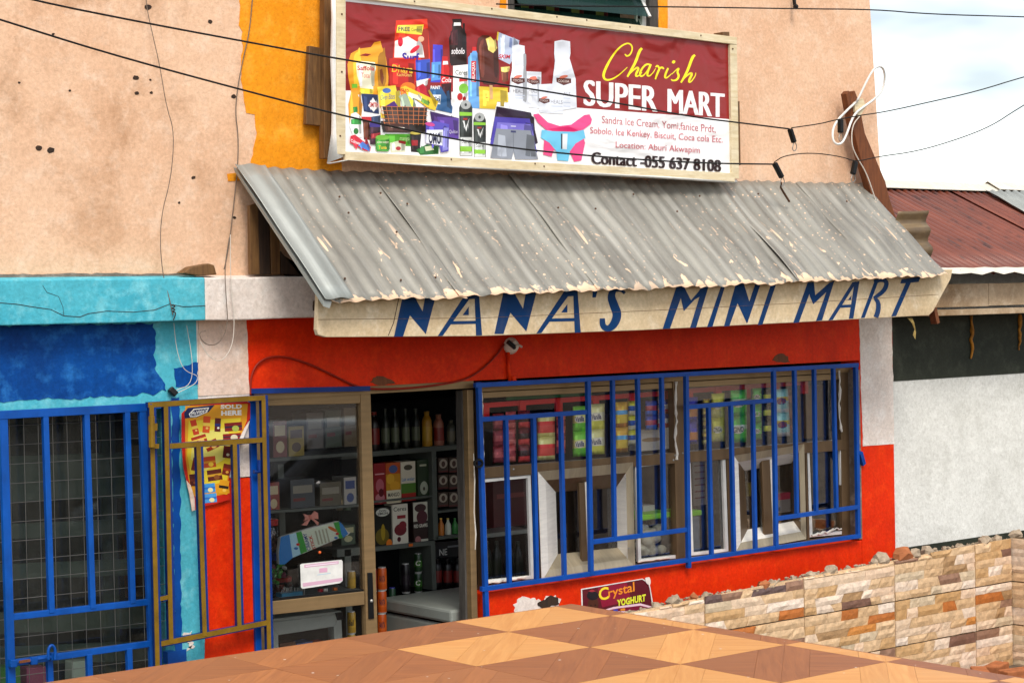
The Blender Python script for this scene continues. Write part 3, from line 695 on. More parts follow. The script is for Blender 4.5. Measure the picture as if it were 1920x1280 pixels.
# foam and rust drips
for x, y0, y1 in ((1822, 592, 672), (1912, 588, 656)):
    q = [(x + random.uniform(-2, 2), y0 + (y1 - y0) * i / 9) for i in range(10)]
    MB().tube([P(a, b, Yn - .012) for a, b in q], [random.uniform(.008, .020) * (1 - .06 * i) for i in range(10)], 7).build('foam_drip', 'foam_brown', nb)
pc = thing('roof_offcut', 'bent brown offcut of corrugated sheet beside the leaning timber', 'metal sheet', P(1716, 490, -.3))
sheet('sheet', pc, 'zinc_brown', P(1738, 396, -.3), P(1748, 488, -.36), P(1680, 398, -.3), P(1690, 492, -.36), .13, .018, seed=4, wob=.012, rows=5)

# ------------------------------------------------------------------ awning
aw = thing('awning', 'grey corrugated zinc awning splashed with peach paint below the banner', 'awning', (1.7, -.35, 2.5))
YA, YB = -.03, -.69
AT0, AT1 = P(452, 314, YA), P(1622, 346, YA); AB0, AB1 = P(622, 566, YB), P(1782, 517, YB)
def awpt(u, v): return AB0.lerp(AB1, u).lerp(AT0.lerp(AT1, u), v)
cutu = [0.0, .165, .365, .53, .70, .86, 1.0]
Lw = (AB1 - AB0).length
for i in range(6):
    u0, u1 = cutu[i], min(1.0, cutu[i + 1] + .012); dz = Vector((0, -.3, .95)).normalized() * (.0015 * (i % 3))
    sheet('roof_sheet', aw, 'zinc_old', awpt(u0, 1) + dz, awpt(u1, 1) + dz, awpt(u0, 0) + dz, awpt(u1, 0) + dz, .098, .0062, seed=20 + i, rows=14, sub=8, wob=.010, ragged=.02, uoff=u0 * Lw)
# folded edge strip at the left end
e = sheet('edge_strip', aw, 'zinc_new', P(438, 313, YA) + Vector((0, -.02, .018)), awpt(.028, 1) + Vector((0, -.02, .02)), P(606, 562, YB) + Vector((0, -.02, .006)), awpt(.026, 0) + Vector((0, -.02, .02)), .12, .006, seed=31, rows=10, sub=10, wob=.007, uoff=.03)
MB().hexa([P(438, 313, YA), P(448, 318, YA), P(622, 566, YB), P(606, 564, YB), P(440, 322, YA), P(446, 330, YA), P(618, 578, YB), P(606, 574, YB)]).build('edge_lip', 'zinc_new', aw)
# rafters and purlins under the sheets
for u in (.03, .25, .5, .75, .965):
    a = awpt(u, .97); b = awpt(u, .2)
    MB().beam(a + Vector((0, .05, -.075)), b + Vector((0, .05, -.075)), .045, .06, up=(0, .3, 1)).build('rafter', 'timber_dark', aw)
for v in (.16, .5, .93):
    MB().beam(awpt(.01, v) + Vector((0, .03, -.05)), awpt(.99, v) + Vector((0, .03, -.05)), .04, .03, up=(0, -.3, 1)).build('purlin', 'timber_dark', aw)
# side timbers closing the left end
for q, mt_ in (([(468, 385), (484, 380), (487, 514), (470, 514)], 'timber_brown'), ([(484, 380), (505, 410), (507, 514), (487, 514)], 'timber_dark'), ([(507, 415), (524, 440), (526, 514), (509, 514)], 'timber_brown'), ([(526, 470), (600, 560), (600, 520), (528, 514)], 'timber_dark')):
    MB().qp(q, -.10, .025).build('side_board', mt_, aw, bevel=.002)
MB().box(-.72, 3.95, -.05, -.02, 2.665, 2.70).build('wall_plate', 'timber_dark', aw)
for (x, y) in ((522, 373), (635, 372), (712, 365), (652, 402), (742, 438), (762, 385), (750, 528), (645, 525), (815, 523), (1115, 394), (1186, 367), (1268, 399), (1310, 370), (1045, 392), (1420, 366), (1586, 380)):
    # roofing nails: drop the point onto the sheet plane
    n_ = (AB1 - AB0).cross(AT0 - AB0).normalized(); r = Vector(ray(x, y)); t = (AB0 - Vector(CAM)).dot(n_) / r.dot(n_); p = Vector(CAM) + r * t
    MB().ball(p + Vector((0, -.008, .008)), .006, 8, 5).build('nail', 'rust_steel', aw)

# ------------------------------------------------------------------ painted fascia board
YF = -.60
fb = thing('fascia_board', 'long cream board under the awning painted NANA\'S MINI MART in blue', 'sign board', (1.6, YF, 2.35))
f_edge = [(597, 545), (1786, 505), (1783, 522), (1750, 583), (1742, 591), (1500, 604), (1200, 619), (900, 630), (612, 632), (597, 628), (594, 618)]
MB().qp(f_edge, YF, .03).build('board', 'beige_board', fb, bevel=.003)
LT_A = []
def newletter():
    global a
    a = Art(on_plane(YF - .0005)); LT_A.append(a)
newletter()
BL = '#06325f'
def zA(p): return (580 + p[0] / 3, 500 + p[1] / 3)
def zB(p): return (1180 + p[0] / 2.595, 480 + p[1] / 2.595)
def lp(z, *pts): a.poly([z(p) for p in pts], BL)
for dx, dy in ((0, 0), (565, -15)):   # the two Ns
    newletter()
    lp(zA, (537 + dx, 110 + dy), (572 + dx, 150 + dy), (588 + dx, 205 + dy), (527 + dx, 393 + dy), (476 + dx, 393 + dy))
    lp(zA, (537 + dx, 110 + dy), (560 + dx, 110 + dy), (664 + dx, 300 + dy), (655 + dx, 378 + dy), (556 + dx, 262 + dy))
    lp(zA, (662 + dx, 110 + dy), (722 + dx, 110 + dy), (710 + dx, 170 + dy), (656 + dx, 377 + dy), (628 + dx, 325 + dy), (630 + dx, 290 + dy))
for k, (ox, oy) in enumerate(((0, 0), (555, -15))):     # the two As
    newletter()
    lp(zA, (900 + ox, 120 + oy), (925 + ox, 120 + oy), (905 + ox, 175 + oy), (750 + ox, 388 + oy), (722 + ox, 390 + oy))
    lp(zA, (900 + ox, 120 + oy), (952 + ox, 120 + oy), (972 + ox, 385 + oy), (938 + ox, 387 + oy), (930 + ox, 180 + oy), (900 + ox, 182 + oy))
    lp(zA, (800 + ox, 306 + oy), (938 + ox, 303 + oy), (938 + ox, 321 + oy), (790 + ox, 324 + oy))
    lp(zA, (862 + ox, 272 + oy), (897 + ox, 224 + oy), (897 + ox, 272 + oy))
newletter()
lp(zA, (1595, 120), (1625, 120), (1612, 172), (1592, 174))
newletter()
a.stroke([zA(p) for p in ((1775, 150), (1755, 128), (1715, 125), (1695, 165), (1715, 220), (1735, 270), (1715, 325), (1680, 352), (1650, 335), (1648, 290))], [v / 3 for v in (16, 22, 30, 44, 50, 50, 46, 34, 34, 30)], BL, smooth=2)
# MINI
newletter()
lp(zB, (235, 130), (272, 145), (198, 352), (162, 354)); lp(zB, (365, 120), (395, 118), (325, 348), (295, 350))
lp(zB, (235, 130), (262, 140), (300, 215), (335, 175), (372, 120), (384, 150), (365, 185), (318, 212), (265, 268), (252, 210))
newletter()
lp(zB, (455, 120), (475, 118), (405, 343), (378, 346))
newletter()
lp(zB, (525, 110), (545, 120), (545, 180), (487, 340), (460, 342)); lp(zB, (525, 110), (550, 110), (590, 240), (572, 328), (520, 215)); lp(zB, (622, 110), (648, 108), (575, 325), (560, 290))
newletter()
lp(zB, (698, 110), (724, 108), (648, 333), (624, 336))
# MART
newletter()
lp(zB, (868, 128), (898, 126), (825, 323), (797, 326)); lp(zB, (975, 128), (998, 120), (938, 312), (908, 316)); lp(zB, (868, 128), (898, 126), (905, 190), (975, 128), (985, 150), (895, 235), (878, 195))
newletter()
lp(zB, (1085, 128), (1105, 122), (1085, 160), (990, 310), (968, 313)); lp(zB, (1085, 128), (1120, 122), (1090, 303), (1068, 305), (1092, 150), (1080, 150)); lp(zB, (1030, 238), (1098, 234), (1095, 248), (1020, 252)); lp(zB, (1062, 214), (1082, 190), (1079, 214))
newletter()
lp(zB, (1190, 130), (1215, 115), (1145, 300), (1126, 302)); a.stroke([zB(p) for p in ((1190, 125), (1235, 112), (1255, 130), (1240, 170), (1190, 205))], [v / 2.595 for v in (18, 22, 22, 22, 16)], BL, smooth=2); a.stroke([zB(p) for p in ((1195, 205), (1212, 225), (1212, 262), (1200, 298))], [v / 2.595 for v in (16, 22, 24, 24)], BL, smooth=1)
newletter()
lp(zB, (1325, 112), (1418, 100), (1408, 126), (1318, 134)); lp(zB, (1350, 120), (1375, 118), (1298, 292), (1274, 294))
for q_ in LT_A:
    if q_.mb.v: q_.build('letter', 'sign_paint', fb)
for q in ([(597, 599), (900, 596), (1200, 583), (1500, 568), (1760, 552)],):
    MB().tube([P(x, y, YF - .0005) for x, y in q], .0012, 4).build('board_joint', 'timber_brown', fb)
MB().tube([P(x, y, YF - .0005) for x, y in [(750, 548), (738, 605), (728, 629)]], .0022, 4).build('board_joint', 'timber_dark', fb)
MB().beam(P(1748, 578, -.5), P(1754, 606, -.5), .03, .05).build('bracket', 'timber_red', fb)
MB().beam((1.2, YF + .05, 2.42), (1.2, -.02, 2.5), .04, .05).build('bracket', 'timber_dark', fb)
MB().beam((-.4, YF + .05, 2.42), (-.4, -.12, 2.5), .04, .05).build('bracket', 'timber_dark', fb)
dg = MB()
for k in range(5): dg.tube([P(1702 + k * 2, 596, -.58), P(1710 + k, 605, -.59), P(1715 + k * .5, 618 + k, -.58), P(1712 + k, 628 + 2 * k, -.58)], .0015, 4)
tag(dg.build('dry_grass_tuft', 'dry_grass'), 'wisp of dry straw hanging below the right end of the painted board', 'straw')

# ------------------------------------------------------------------ shop banner
YS = -.17
sg = thing('shop_banner', 'dark red and white vinyl shop banner in a pale timber frame above the awning', 'sign', P(1010, 320, YS))
MB().qp([(646, -6), (1374, 78), (1374, 330), (646, 288)], YS + .02, .004).build('banner_backing', 'plastic_white', sg)
def zl(x, y): return (600 + x / 3.879, y / 3.879)
def zr(x, y): return (1000 + x / 3.657, y / 3.657)
def q4(z, x0, y0, x1, y1, sl=.0): return [z(x0, y0), z(x1, y0 + sl * (x1 - x0)), z(x1, y1 + sl * (x1 - x0)), z(x0, y1)]
a = Art(on_plane(YS))
RED = '#8f1f1e'; WH = '#f3f1f0'
a.poly([(646, -2), (1372, 76), (1372, 330), (646, 288)], WH)
a.poly([(648, 3), (1371, 83), (1371, 224), (1080, 202), (1070, 175), (648, 170)], RED)
# small items behind
def shade(c, k):
    c = c.lstrip('#'); v = [int(c[i:i + 2], 16) for i in (0, 2, 4)]; v = [min(255, int(q * k + (18 if k > 1 else 0))) for q in v]; return '#%02x%02x%02x' % tuple(v)
def P_(z, col, *pts):
    q = [z(*p) for p in pts]; a.poly(q, col)
    xs_ = [p[0] for p in q]; ys_2 = [p[1] for p in q]; w_, h_ = max(xs_) - min(xs_), max(ys_2) - min(ys_2)
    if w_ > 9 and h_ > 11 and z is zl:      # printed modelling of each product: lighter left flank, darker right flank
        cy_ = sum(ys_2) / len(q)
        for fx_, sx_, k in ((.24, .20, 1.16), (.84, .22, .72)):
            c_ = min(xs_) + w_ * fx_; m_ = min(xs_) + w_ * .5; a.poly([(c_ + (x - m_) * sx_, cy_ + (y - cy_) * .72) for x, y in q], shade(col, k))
E_ = lambda z, col, x, y, rx, ry, rot=0: a.ell(*z(x, y), rx / 3.8, ry / 3.8, col, rot=rot)
T_ = lambda z, t, col, x0, y0, x1, y1, sl=.06, **k: a.text(t, q4(z, x0, y0, x1, y1, sl), col, **k)
# detergent bag
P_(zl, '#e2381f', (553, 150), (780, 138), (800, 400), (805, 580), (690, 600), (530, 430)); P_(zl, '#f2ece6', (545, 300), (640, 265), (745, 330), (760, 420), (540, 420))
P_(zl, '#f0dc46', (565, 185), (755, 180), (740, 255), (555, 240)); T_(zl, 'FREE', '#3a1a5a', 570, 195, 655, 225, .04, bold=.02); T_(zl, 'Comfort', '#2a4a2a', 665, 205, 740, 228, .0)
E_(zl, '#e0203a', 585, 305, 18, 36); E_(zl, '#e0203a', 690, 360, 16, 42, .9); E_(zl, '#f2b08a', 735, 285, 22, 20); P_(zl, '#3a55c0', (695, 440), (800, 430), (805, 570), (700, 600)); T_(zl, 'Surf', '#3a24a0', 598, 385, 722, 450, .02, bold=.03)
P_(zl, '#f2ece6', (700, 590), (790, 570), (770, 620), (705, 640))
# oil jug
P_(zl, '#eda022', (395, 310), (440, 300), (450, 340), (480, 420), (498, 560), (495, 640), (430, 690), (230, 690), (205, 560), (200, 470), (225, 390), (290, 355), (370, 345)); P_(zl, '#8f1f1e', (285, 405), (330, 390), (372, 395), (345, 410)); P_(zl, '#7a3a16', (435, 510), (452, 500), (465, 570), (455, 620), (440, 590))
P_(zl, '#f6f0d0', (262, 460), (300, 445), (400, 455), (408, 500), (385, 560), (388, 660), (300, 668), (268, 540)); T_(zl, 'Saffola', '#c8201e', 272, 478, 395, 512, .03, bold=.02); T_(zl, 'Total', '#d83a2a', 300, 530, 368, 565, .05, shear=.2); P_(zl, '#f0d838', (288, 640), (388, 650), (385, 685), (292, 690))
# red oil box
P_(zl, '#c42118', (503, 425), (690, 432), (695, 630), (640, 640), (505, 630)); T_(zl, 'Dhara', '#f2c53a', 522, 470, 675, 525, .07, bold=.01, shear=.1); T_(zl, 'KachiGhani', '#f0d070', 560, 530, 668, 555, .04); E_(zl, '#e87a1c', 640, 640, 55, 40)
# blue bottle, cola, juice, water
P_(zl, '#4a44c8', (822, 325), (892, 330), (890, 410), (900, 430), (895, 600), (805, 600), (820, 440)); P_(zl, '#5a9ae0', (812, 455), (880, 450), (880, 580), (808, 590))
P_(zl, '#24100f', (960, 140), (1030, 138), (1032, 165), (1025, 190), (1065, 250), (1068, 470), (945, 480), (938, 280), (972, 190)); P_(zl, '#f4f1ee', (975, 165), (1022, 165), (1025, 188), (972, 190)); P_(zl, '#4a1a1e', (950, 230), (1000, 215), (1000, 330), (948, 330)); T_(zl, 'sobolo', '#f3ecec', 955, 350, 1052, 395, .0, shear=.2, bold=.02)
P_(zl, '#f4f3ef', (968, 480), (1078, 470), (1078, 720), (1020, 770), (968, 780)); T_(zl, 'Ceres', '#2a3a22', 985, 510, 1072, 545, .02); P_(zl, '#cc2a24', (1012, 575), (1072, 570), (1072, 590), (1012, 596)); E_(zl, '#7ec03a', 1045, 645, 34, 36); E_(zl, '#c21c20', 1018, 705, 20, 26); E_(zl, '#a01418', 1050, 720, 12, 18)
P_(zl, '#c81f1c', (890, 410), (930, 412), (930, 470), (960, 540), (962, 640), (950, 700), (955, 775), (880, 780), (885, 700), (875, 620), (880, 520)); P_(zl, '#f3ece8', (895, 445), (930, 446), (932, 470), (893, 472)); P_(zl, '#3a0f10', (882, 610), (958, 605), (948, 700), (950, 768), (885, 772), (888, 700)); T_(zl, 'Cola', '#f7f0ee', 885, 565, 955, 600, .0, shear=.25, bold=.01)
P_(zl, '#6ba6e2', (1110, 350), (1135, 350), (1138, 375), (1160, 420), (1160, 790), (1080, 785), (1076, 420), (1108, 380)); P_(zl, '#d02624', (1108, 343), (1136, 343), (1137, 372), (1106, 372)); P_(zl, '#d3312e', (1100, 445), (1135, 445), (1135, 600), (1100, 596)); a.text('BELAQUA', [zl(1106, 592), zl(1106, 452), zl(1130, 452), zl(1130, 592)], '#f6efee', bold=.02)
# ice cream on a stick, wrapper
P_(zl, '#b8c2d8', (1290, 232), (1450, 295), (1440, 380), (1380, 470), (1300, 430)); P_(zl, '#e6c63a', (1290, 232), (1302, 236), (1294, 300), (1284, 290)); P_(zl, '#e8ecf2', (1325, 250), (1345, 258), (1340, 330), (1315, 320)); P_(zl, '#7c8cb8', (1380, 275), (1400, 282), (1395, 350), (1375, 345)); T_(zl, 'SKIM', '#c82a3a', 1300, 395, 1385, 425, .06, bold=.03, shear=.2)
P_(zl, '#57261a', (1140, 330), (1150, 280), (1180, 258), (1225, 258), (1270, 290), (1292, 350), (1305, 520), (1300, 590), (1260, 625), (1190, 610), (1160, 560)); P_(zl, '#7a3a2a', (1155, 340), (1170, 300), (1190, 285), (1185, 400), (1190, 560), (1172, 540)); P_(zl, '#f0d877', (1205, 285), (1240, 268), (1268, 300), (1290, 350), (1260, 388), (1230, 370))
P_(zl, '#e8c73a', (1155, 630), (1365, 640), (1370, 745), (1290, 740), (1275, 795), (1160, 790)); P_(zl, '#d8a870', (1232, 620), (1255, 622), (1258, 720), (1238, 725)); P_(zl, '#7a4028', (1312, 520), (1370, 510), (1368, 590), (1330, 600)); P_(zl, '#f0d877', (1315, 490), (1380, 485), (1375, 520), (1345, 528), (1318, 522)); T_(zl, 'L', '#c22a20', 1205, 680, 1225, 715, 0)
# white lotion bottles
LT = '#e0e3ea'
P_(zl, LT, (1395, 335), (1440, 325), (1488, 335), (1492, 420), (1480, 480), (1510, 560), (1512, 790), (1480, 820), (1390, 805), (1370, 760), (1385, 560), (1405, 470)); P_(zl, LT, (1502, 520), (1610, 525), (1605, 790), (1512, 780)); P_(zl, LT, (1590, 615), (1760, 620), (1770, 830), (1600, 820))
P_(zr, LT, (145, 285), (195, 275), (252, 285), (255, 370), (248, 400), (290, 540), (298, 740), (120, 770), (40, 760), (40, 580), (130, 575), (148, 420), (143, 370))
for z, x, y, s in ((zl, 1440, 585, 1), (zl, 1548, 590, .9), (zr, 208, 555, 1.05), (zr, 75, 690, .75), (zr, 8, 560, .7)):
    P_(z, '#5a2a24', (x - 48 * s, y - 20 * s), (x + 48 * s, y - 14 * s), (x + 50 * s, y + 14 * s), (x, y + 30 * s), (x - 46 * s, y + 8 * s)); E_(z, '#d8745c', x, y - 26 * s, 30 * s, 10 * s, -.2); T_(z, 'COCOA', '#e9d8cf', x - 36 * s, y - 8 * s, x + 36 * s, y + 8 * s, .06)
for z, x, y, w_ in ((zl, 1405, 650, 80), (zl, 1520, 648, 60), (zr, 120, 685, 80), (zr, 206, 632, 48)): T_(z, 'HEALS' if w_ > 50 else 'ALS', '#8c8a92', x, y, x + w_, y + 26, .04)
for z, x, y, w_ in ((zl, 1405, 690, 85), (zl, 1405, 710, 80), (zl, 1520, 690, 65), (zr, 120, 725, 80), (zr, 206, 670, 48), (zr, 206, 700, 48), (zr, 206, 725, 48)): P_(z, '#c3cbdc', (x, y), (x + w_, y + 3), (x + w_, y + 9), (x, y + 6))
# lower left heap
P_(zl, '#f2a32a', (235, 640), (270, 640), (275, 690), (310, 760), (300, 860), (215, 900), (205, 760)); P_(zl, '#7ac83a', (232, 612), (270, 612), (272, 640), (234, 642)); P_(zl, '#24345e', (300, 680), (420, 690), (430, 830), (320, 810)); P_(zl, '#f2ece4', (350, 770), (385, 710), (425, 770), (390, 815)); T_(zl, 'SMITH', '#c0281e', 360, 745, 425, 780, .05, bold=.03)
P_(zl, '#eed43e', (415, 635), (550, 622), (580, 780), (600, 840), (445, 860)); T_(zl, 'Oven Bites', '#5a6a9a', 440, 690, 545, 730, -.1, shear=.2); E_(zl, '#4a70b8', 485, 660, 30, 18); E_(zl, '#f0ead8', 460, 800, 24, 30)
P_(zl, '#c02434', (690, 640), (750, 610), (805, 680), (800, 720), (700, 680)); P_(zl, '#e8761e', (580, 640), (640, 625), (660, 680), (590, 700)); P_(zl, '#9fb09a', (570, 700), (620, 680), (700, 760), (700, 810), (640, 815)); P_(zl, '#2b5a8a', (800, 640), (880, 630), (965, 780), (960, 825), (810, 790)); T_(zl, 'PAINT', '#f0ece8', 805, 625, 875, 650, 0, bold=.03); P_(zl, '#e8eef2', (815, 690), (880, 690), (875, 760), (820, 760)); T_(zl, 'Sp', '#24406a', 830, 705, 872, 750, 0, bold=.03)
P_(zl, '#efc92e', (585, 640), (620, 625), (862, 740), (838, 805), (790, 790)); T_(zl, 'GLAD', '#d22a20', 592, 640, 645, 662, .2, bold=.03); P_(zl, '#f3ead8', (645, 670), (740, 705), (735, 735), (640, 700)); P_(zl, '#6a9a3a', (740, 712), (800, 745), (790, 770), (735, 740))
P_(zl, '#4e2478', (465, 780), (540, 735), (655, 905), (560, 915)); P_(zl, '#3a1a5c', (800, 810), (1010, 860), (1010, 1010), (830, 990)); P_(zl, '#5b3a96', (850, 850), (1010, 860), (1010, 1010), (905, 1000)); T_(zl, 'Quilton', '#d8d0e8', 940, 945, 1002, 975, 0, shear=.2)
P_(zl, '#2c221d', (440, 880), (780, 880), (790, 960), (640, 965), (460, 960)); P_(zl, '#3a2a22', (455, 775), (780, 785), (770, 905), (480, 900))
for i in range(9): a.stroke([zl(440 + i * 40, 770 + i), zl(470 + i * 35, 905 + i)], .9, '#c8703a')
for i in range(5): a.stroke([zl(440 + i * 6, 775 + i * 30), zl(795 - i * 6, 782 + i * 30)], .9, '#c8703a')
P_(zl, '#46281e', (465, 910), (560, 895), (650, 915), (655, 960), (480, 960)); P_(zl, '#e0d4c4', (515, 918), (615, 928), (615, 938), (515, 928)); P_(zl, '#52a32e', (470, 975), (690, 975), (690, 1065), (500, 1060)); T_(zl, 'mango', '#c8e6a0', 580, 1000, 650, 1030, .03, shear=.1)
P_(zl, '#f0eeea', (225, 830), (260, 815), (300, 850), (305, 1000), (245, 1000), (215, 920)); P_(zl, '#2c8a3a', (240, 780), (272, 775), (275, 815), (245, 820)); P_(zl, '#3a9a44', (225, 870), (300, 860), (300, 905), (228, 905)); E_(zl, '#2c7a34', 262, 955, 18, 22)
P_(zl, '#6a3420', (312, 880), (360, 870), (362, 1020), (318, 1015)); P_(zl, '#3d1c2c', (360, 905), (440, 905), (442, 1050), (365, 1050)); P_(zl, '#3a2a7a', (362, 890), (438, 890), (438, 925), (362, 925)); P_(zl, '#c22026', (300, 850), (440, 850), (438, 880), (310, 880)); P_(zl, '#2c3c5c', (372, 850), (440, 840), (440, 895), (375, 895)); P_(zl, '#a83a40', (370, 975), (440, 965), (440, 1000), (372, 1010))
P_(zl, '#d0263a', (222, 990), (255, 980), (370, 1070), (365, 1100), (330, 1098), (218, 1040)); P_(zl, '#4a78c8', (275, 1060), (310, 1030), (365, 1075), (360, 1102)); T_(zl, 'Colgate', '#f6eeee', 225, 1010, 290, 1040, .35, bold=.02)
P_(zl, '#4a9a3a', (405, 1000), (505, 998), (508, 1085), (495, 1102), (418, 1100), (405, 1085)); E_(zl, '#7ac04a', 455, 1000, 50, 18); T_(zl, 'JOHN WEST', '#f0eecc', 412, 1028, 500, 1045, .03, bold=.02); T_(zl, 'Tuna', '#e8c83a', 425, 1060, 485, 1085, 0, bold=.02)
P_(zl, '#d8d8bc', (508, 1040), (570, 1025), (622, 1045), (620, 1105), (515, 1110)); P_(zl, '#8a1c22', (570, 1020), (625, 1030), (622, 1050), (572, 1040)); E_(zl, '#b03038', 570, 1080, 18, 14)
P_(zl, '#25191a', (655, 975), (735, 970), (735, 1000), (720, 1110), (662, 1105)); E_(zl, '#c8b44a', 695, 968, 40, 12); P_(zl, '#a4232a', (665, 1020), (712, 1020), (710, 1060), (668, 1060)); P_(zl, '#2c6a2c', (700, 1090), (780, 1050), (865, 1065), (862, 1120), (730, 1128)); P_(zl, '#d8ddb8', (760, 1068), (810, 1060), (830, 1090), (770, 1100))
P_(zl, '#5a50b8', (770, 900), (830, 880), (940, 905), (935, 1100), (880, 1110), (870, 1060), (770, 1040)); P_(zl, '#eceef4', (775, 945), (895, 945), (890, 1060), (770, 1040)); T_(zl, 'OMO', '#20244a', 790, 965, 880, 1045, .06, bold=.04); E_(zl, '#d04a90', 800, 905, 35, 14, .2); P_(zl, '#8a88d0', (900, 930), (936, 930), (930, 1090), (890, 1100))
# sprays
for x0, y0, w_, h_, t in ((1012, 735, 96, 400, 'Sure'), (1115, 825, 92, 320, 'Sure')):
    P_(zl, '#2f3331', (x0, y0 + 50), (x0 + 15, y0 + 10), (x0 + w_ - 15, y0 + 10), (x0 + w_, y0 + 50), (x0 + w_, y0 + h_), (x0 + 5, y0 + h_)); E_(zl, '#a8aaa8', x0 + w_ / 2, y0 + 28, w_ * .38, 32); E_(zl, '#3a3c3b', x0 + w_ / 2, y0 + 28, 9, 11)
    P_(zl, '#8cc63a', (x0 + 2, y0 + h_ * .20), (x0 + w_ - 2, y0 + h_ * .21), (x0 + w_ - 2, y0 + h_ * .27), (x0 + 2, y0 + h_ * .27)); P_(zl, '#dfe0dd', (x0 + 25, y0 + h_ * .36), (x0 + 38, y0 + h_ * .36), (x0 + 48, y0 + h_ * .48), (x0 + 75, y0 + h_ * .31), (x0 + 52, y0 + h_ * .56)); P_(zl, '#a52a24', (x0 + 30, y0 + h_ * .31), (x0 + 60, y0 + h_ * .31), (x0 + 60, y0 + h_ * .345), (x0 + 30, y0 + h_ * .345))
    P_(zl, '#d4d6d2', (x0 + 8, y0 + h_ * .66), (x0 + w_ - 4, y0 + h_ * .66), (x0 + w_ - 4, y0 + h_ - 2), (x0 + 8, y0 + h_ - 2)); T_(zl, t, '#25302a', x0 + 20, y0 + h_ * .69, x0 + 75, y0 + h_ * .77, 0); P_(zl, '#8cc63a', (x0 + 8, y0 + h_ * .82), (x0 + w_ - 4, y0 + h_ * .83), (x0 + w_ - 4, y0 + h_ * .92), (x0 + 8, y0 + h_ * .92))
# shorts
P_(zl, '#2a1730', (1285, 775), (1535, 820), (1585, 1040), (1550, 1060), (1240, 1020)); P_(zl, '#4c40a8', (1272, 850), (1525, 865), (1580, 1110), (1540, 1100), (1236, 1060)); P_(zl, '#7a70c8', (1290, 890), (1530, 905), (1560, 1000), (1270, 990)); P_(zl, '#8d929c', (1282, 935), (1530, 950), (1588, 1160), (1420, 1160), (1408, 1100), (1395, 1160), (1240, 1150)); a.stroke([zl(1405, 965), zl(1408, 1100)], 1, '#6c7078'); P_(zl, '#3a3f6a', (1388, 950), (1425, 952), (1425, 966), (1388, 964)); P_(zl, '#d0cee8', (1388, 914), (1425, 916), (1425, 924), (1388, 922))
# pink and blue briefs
P_(zr, '#ee4a86', (0, 785), (35, 780), (100, 840), (180, 865), (260, 855), (350, 790), (385, 785), (402, 820), (395, 850), (330, 900), (355, 980), (330, 1100), (280, 1110), (250, 1040), (140, 1030), (125, 1075), (68, 1060), (75, 960), (100, 900), (30, 840)); P_(zr, '#d81c66', (100, 885), (240, 865), (330, 905), (200, 930)); P_(zr, '#6fc4e6', (58, 890), (130, 900), (280, 905), (345, 890), (358, 945), (290, 985), (250, 1040), (240, 1105), (165, 1100), (160, 1040), (110, 980), (52, 945)); P_(zr, '#dfe6ea', (193, 918), (235, 918), (230, 1025), (192, 1022)); P_(zr, '#2a2c30', (190, 918), (200, 918), (199, 1022), (190, 1022))
# Charish
YW = '#f5e21a'
sr = lambda pts, wd, sm=2: a.stroke([zr(*p) for p in pts], [v / 3.657 for v in (wd if hasattr(wd, '__len__') else [wd] * len(pts))], YW, smooth=sm)
sr([(628, 372), (640, 388), (664, 378), (682, 335), (668, 302), (635, 298), (585, 330), (535, 395), (495, 470), (478, 520), (492, 550), (535, 548), (590, 515), (645, 462)], [8, 12, 10, 10, 10, 10, 12, 14, 18, 18, 14, 11, 8, 5])
sr([(745, 332), (728, 350), (700, 430), (672, 480), (645, 528)], [16, 20, 18, 18, 12], 1); sr([(655, 515), (690, 478), (715, 462), (722, 475), (705, 505), (702, 525), (722, 522), (745, 498)], [5, 10, 14, 16, 16, 14, 9, 5])
sr([(800, 445), (775, 440), (745, 470), (728, 508), (738, 528), (765, 512), (800, 455)], [12, 12, 14, 15, 13, 8, 8]); sr([(806, 442), (785, 490), (780, 518), (795, 525), (822, 500), (838, 470)], [14, 16, 14, 10, 6, 5])
sr([(838, 462), (852, 448), (862, 470), (885, 462), (895, 475)], [8, 12, 12, 14, 10]); sr([(866, 470), (848, 510), (836, 545)], [13, 15, 10], 1)
sr([(925, 468), (905, 510), (902, 535), (918, 535), (950, 505)], [13, 16, 14, 9, 5]); E_(zr, YW, 962, 426, 13, 11, -.6)
sr([(950, 510), (985, 475), (1000, 468), (985, 495), (1000, 520), (985, 550), (955, 555), (945, 545)], [5, 8, 12, 14, 15, 14, 10, 8])
sr([(1108, 378), (1090, 395), (1062, 475), (1038, 525), (1012, 568)], [16, 20, 18, 17, 11], 1); sr([(1022, 552), (1058, 515), (1082, 500), (1088, 512), (1070, 545), (1066, 566), (1085, 560), (1112, 520), (1114, 500)], [5, 10, 14, 16, 16, 14, 9, 7, 5])
# SUPER MART: tall letters with thick and thin strokes
def heavy(t, x0, y0, x1, y1, h, col, w_, k=3):
    for i in range(k):
        d = w_ * (i / (k - 1) - .5); a.text(t, [zr(x0 + d, y0), zr(x1 + d, y1), zr(x1 + d, y1 + h), zr(x0 + d, y0 + h)], col)
heavy('SUPER', 350, 548, 846, 594, 176, '#f4efec', 13, 3); heavy('MART', 926, 610, 1306, 644, 162, '#f4efec', 13, 3)
TX = '#c4606a'
for t, x0, y0, x1, y1, h in (('Sandra Ice Cream, Yomi,fanice Prdt,', 470, 795, 1250, 860, 58), ('Sobolo, Ice Kenkey, Biscuit, Coca cola Etc.', 390, 870, 1300, 935, 58), ('Location: Aburi Akwapim', 566, 970, 1142, 1008, 56)):
    a.text(t, [zr(x0, y0), zr(x1, y1), zr(x1, y1 + h), zr(x0, y0 + h)], TX)
heavy('Contact -055 637 8108', 402, 1042, 1284, 1098, 82, '#2a1416', 9)
bn = a.build('banner_print', 'print_vinyl', sg)
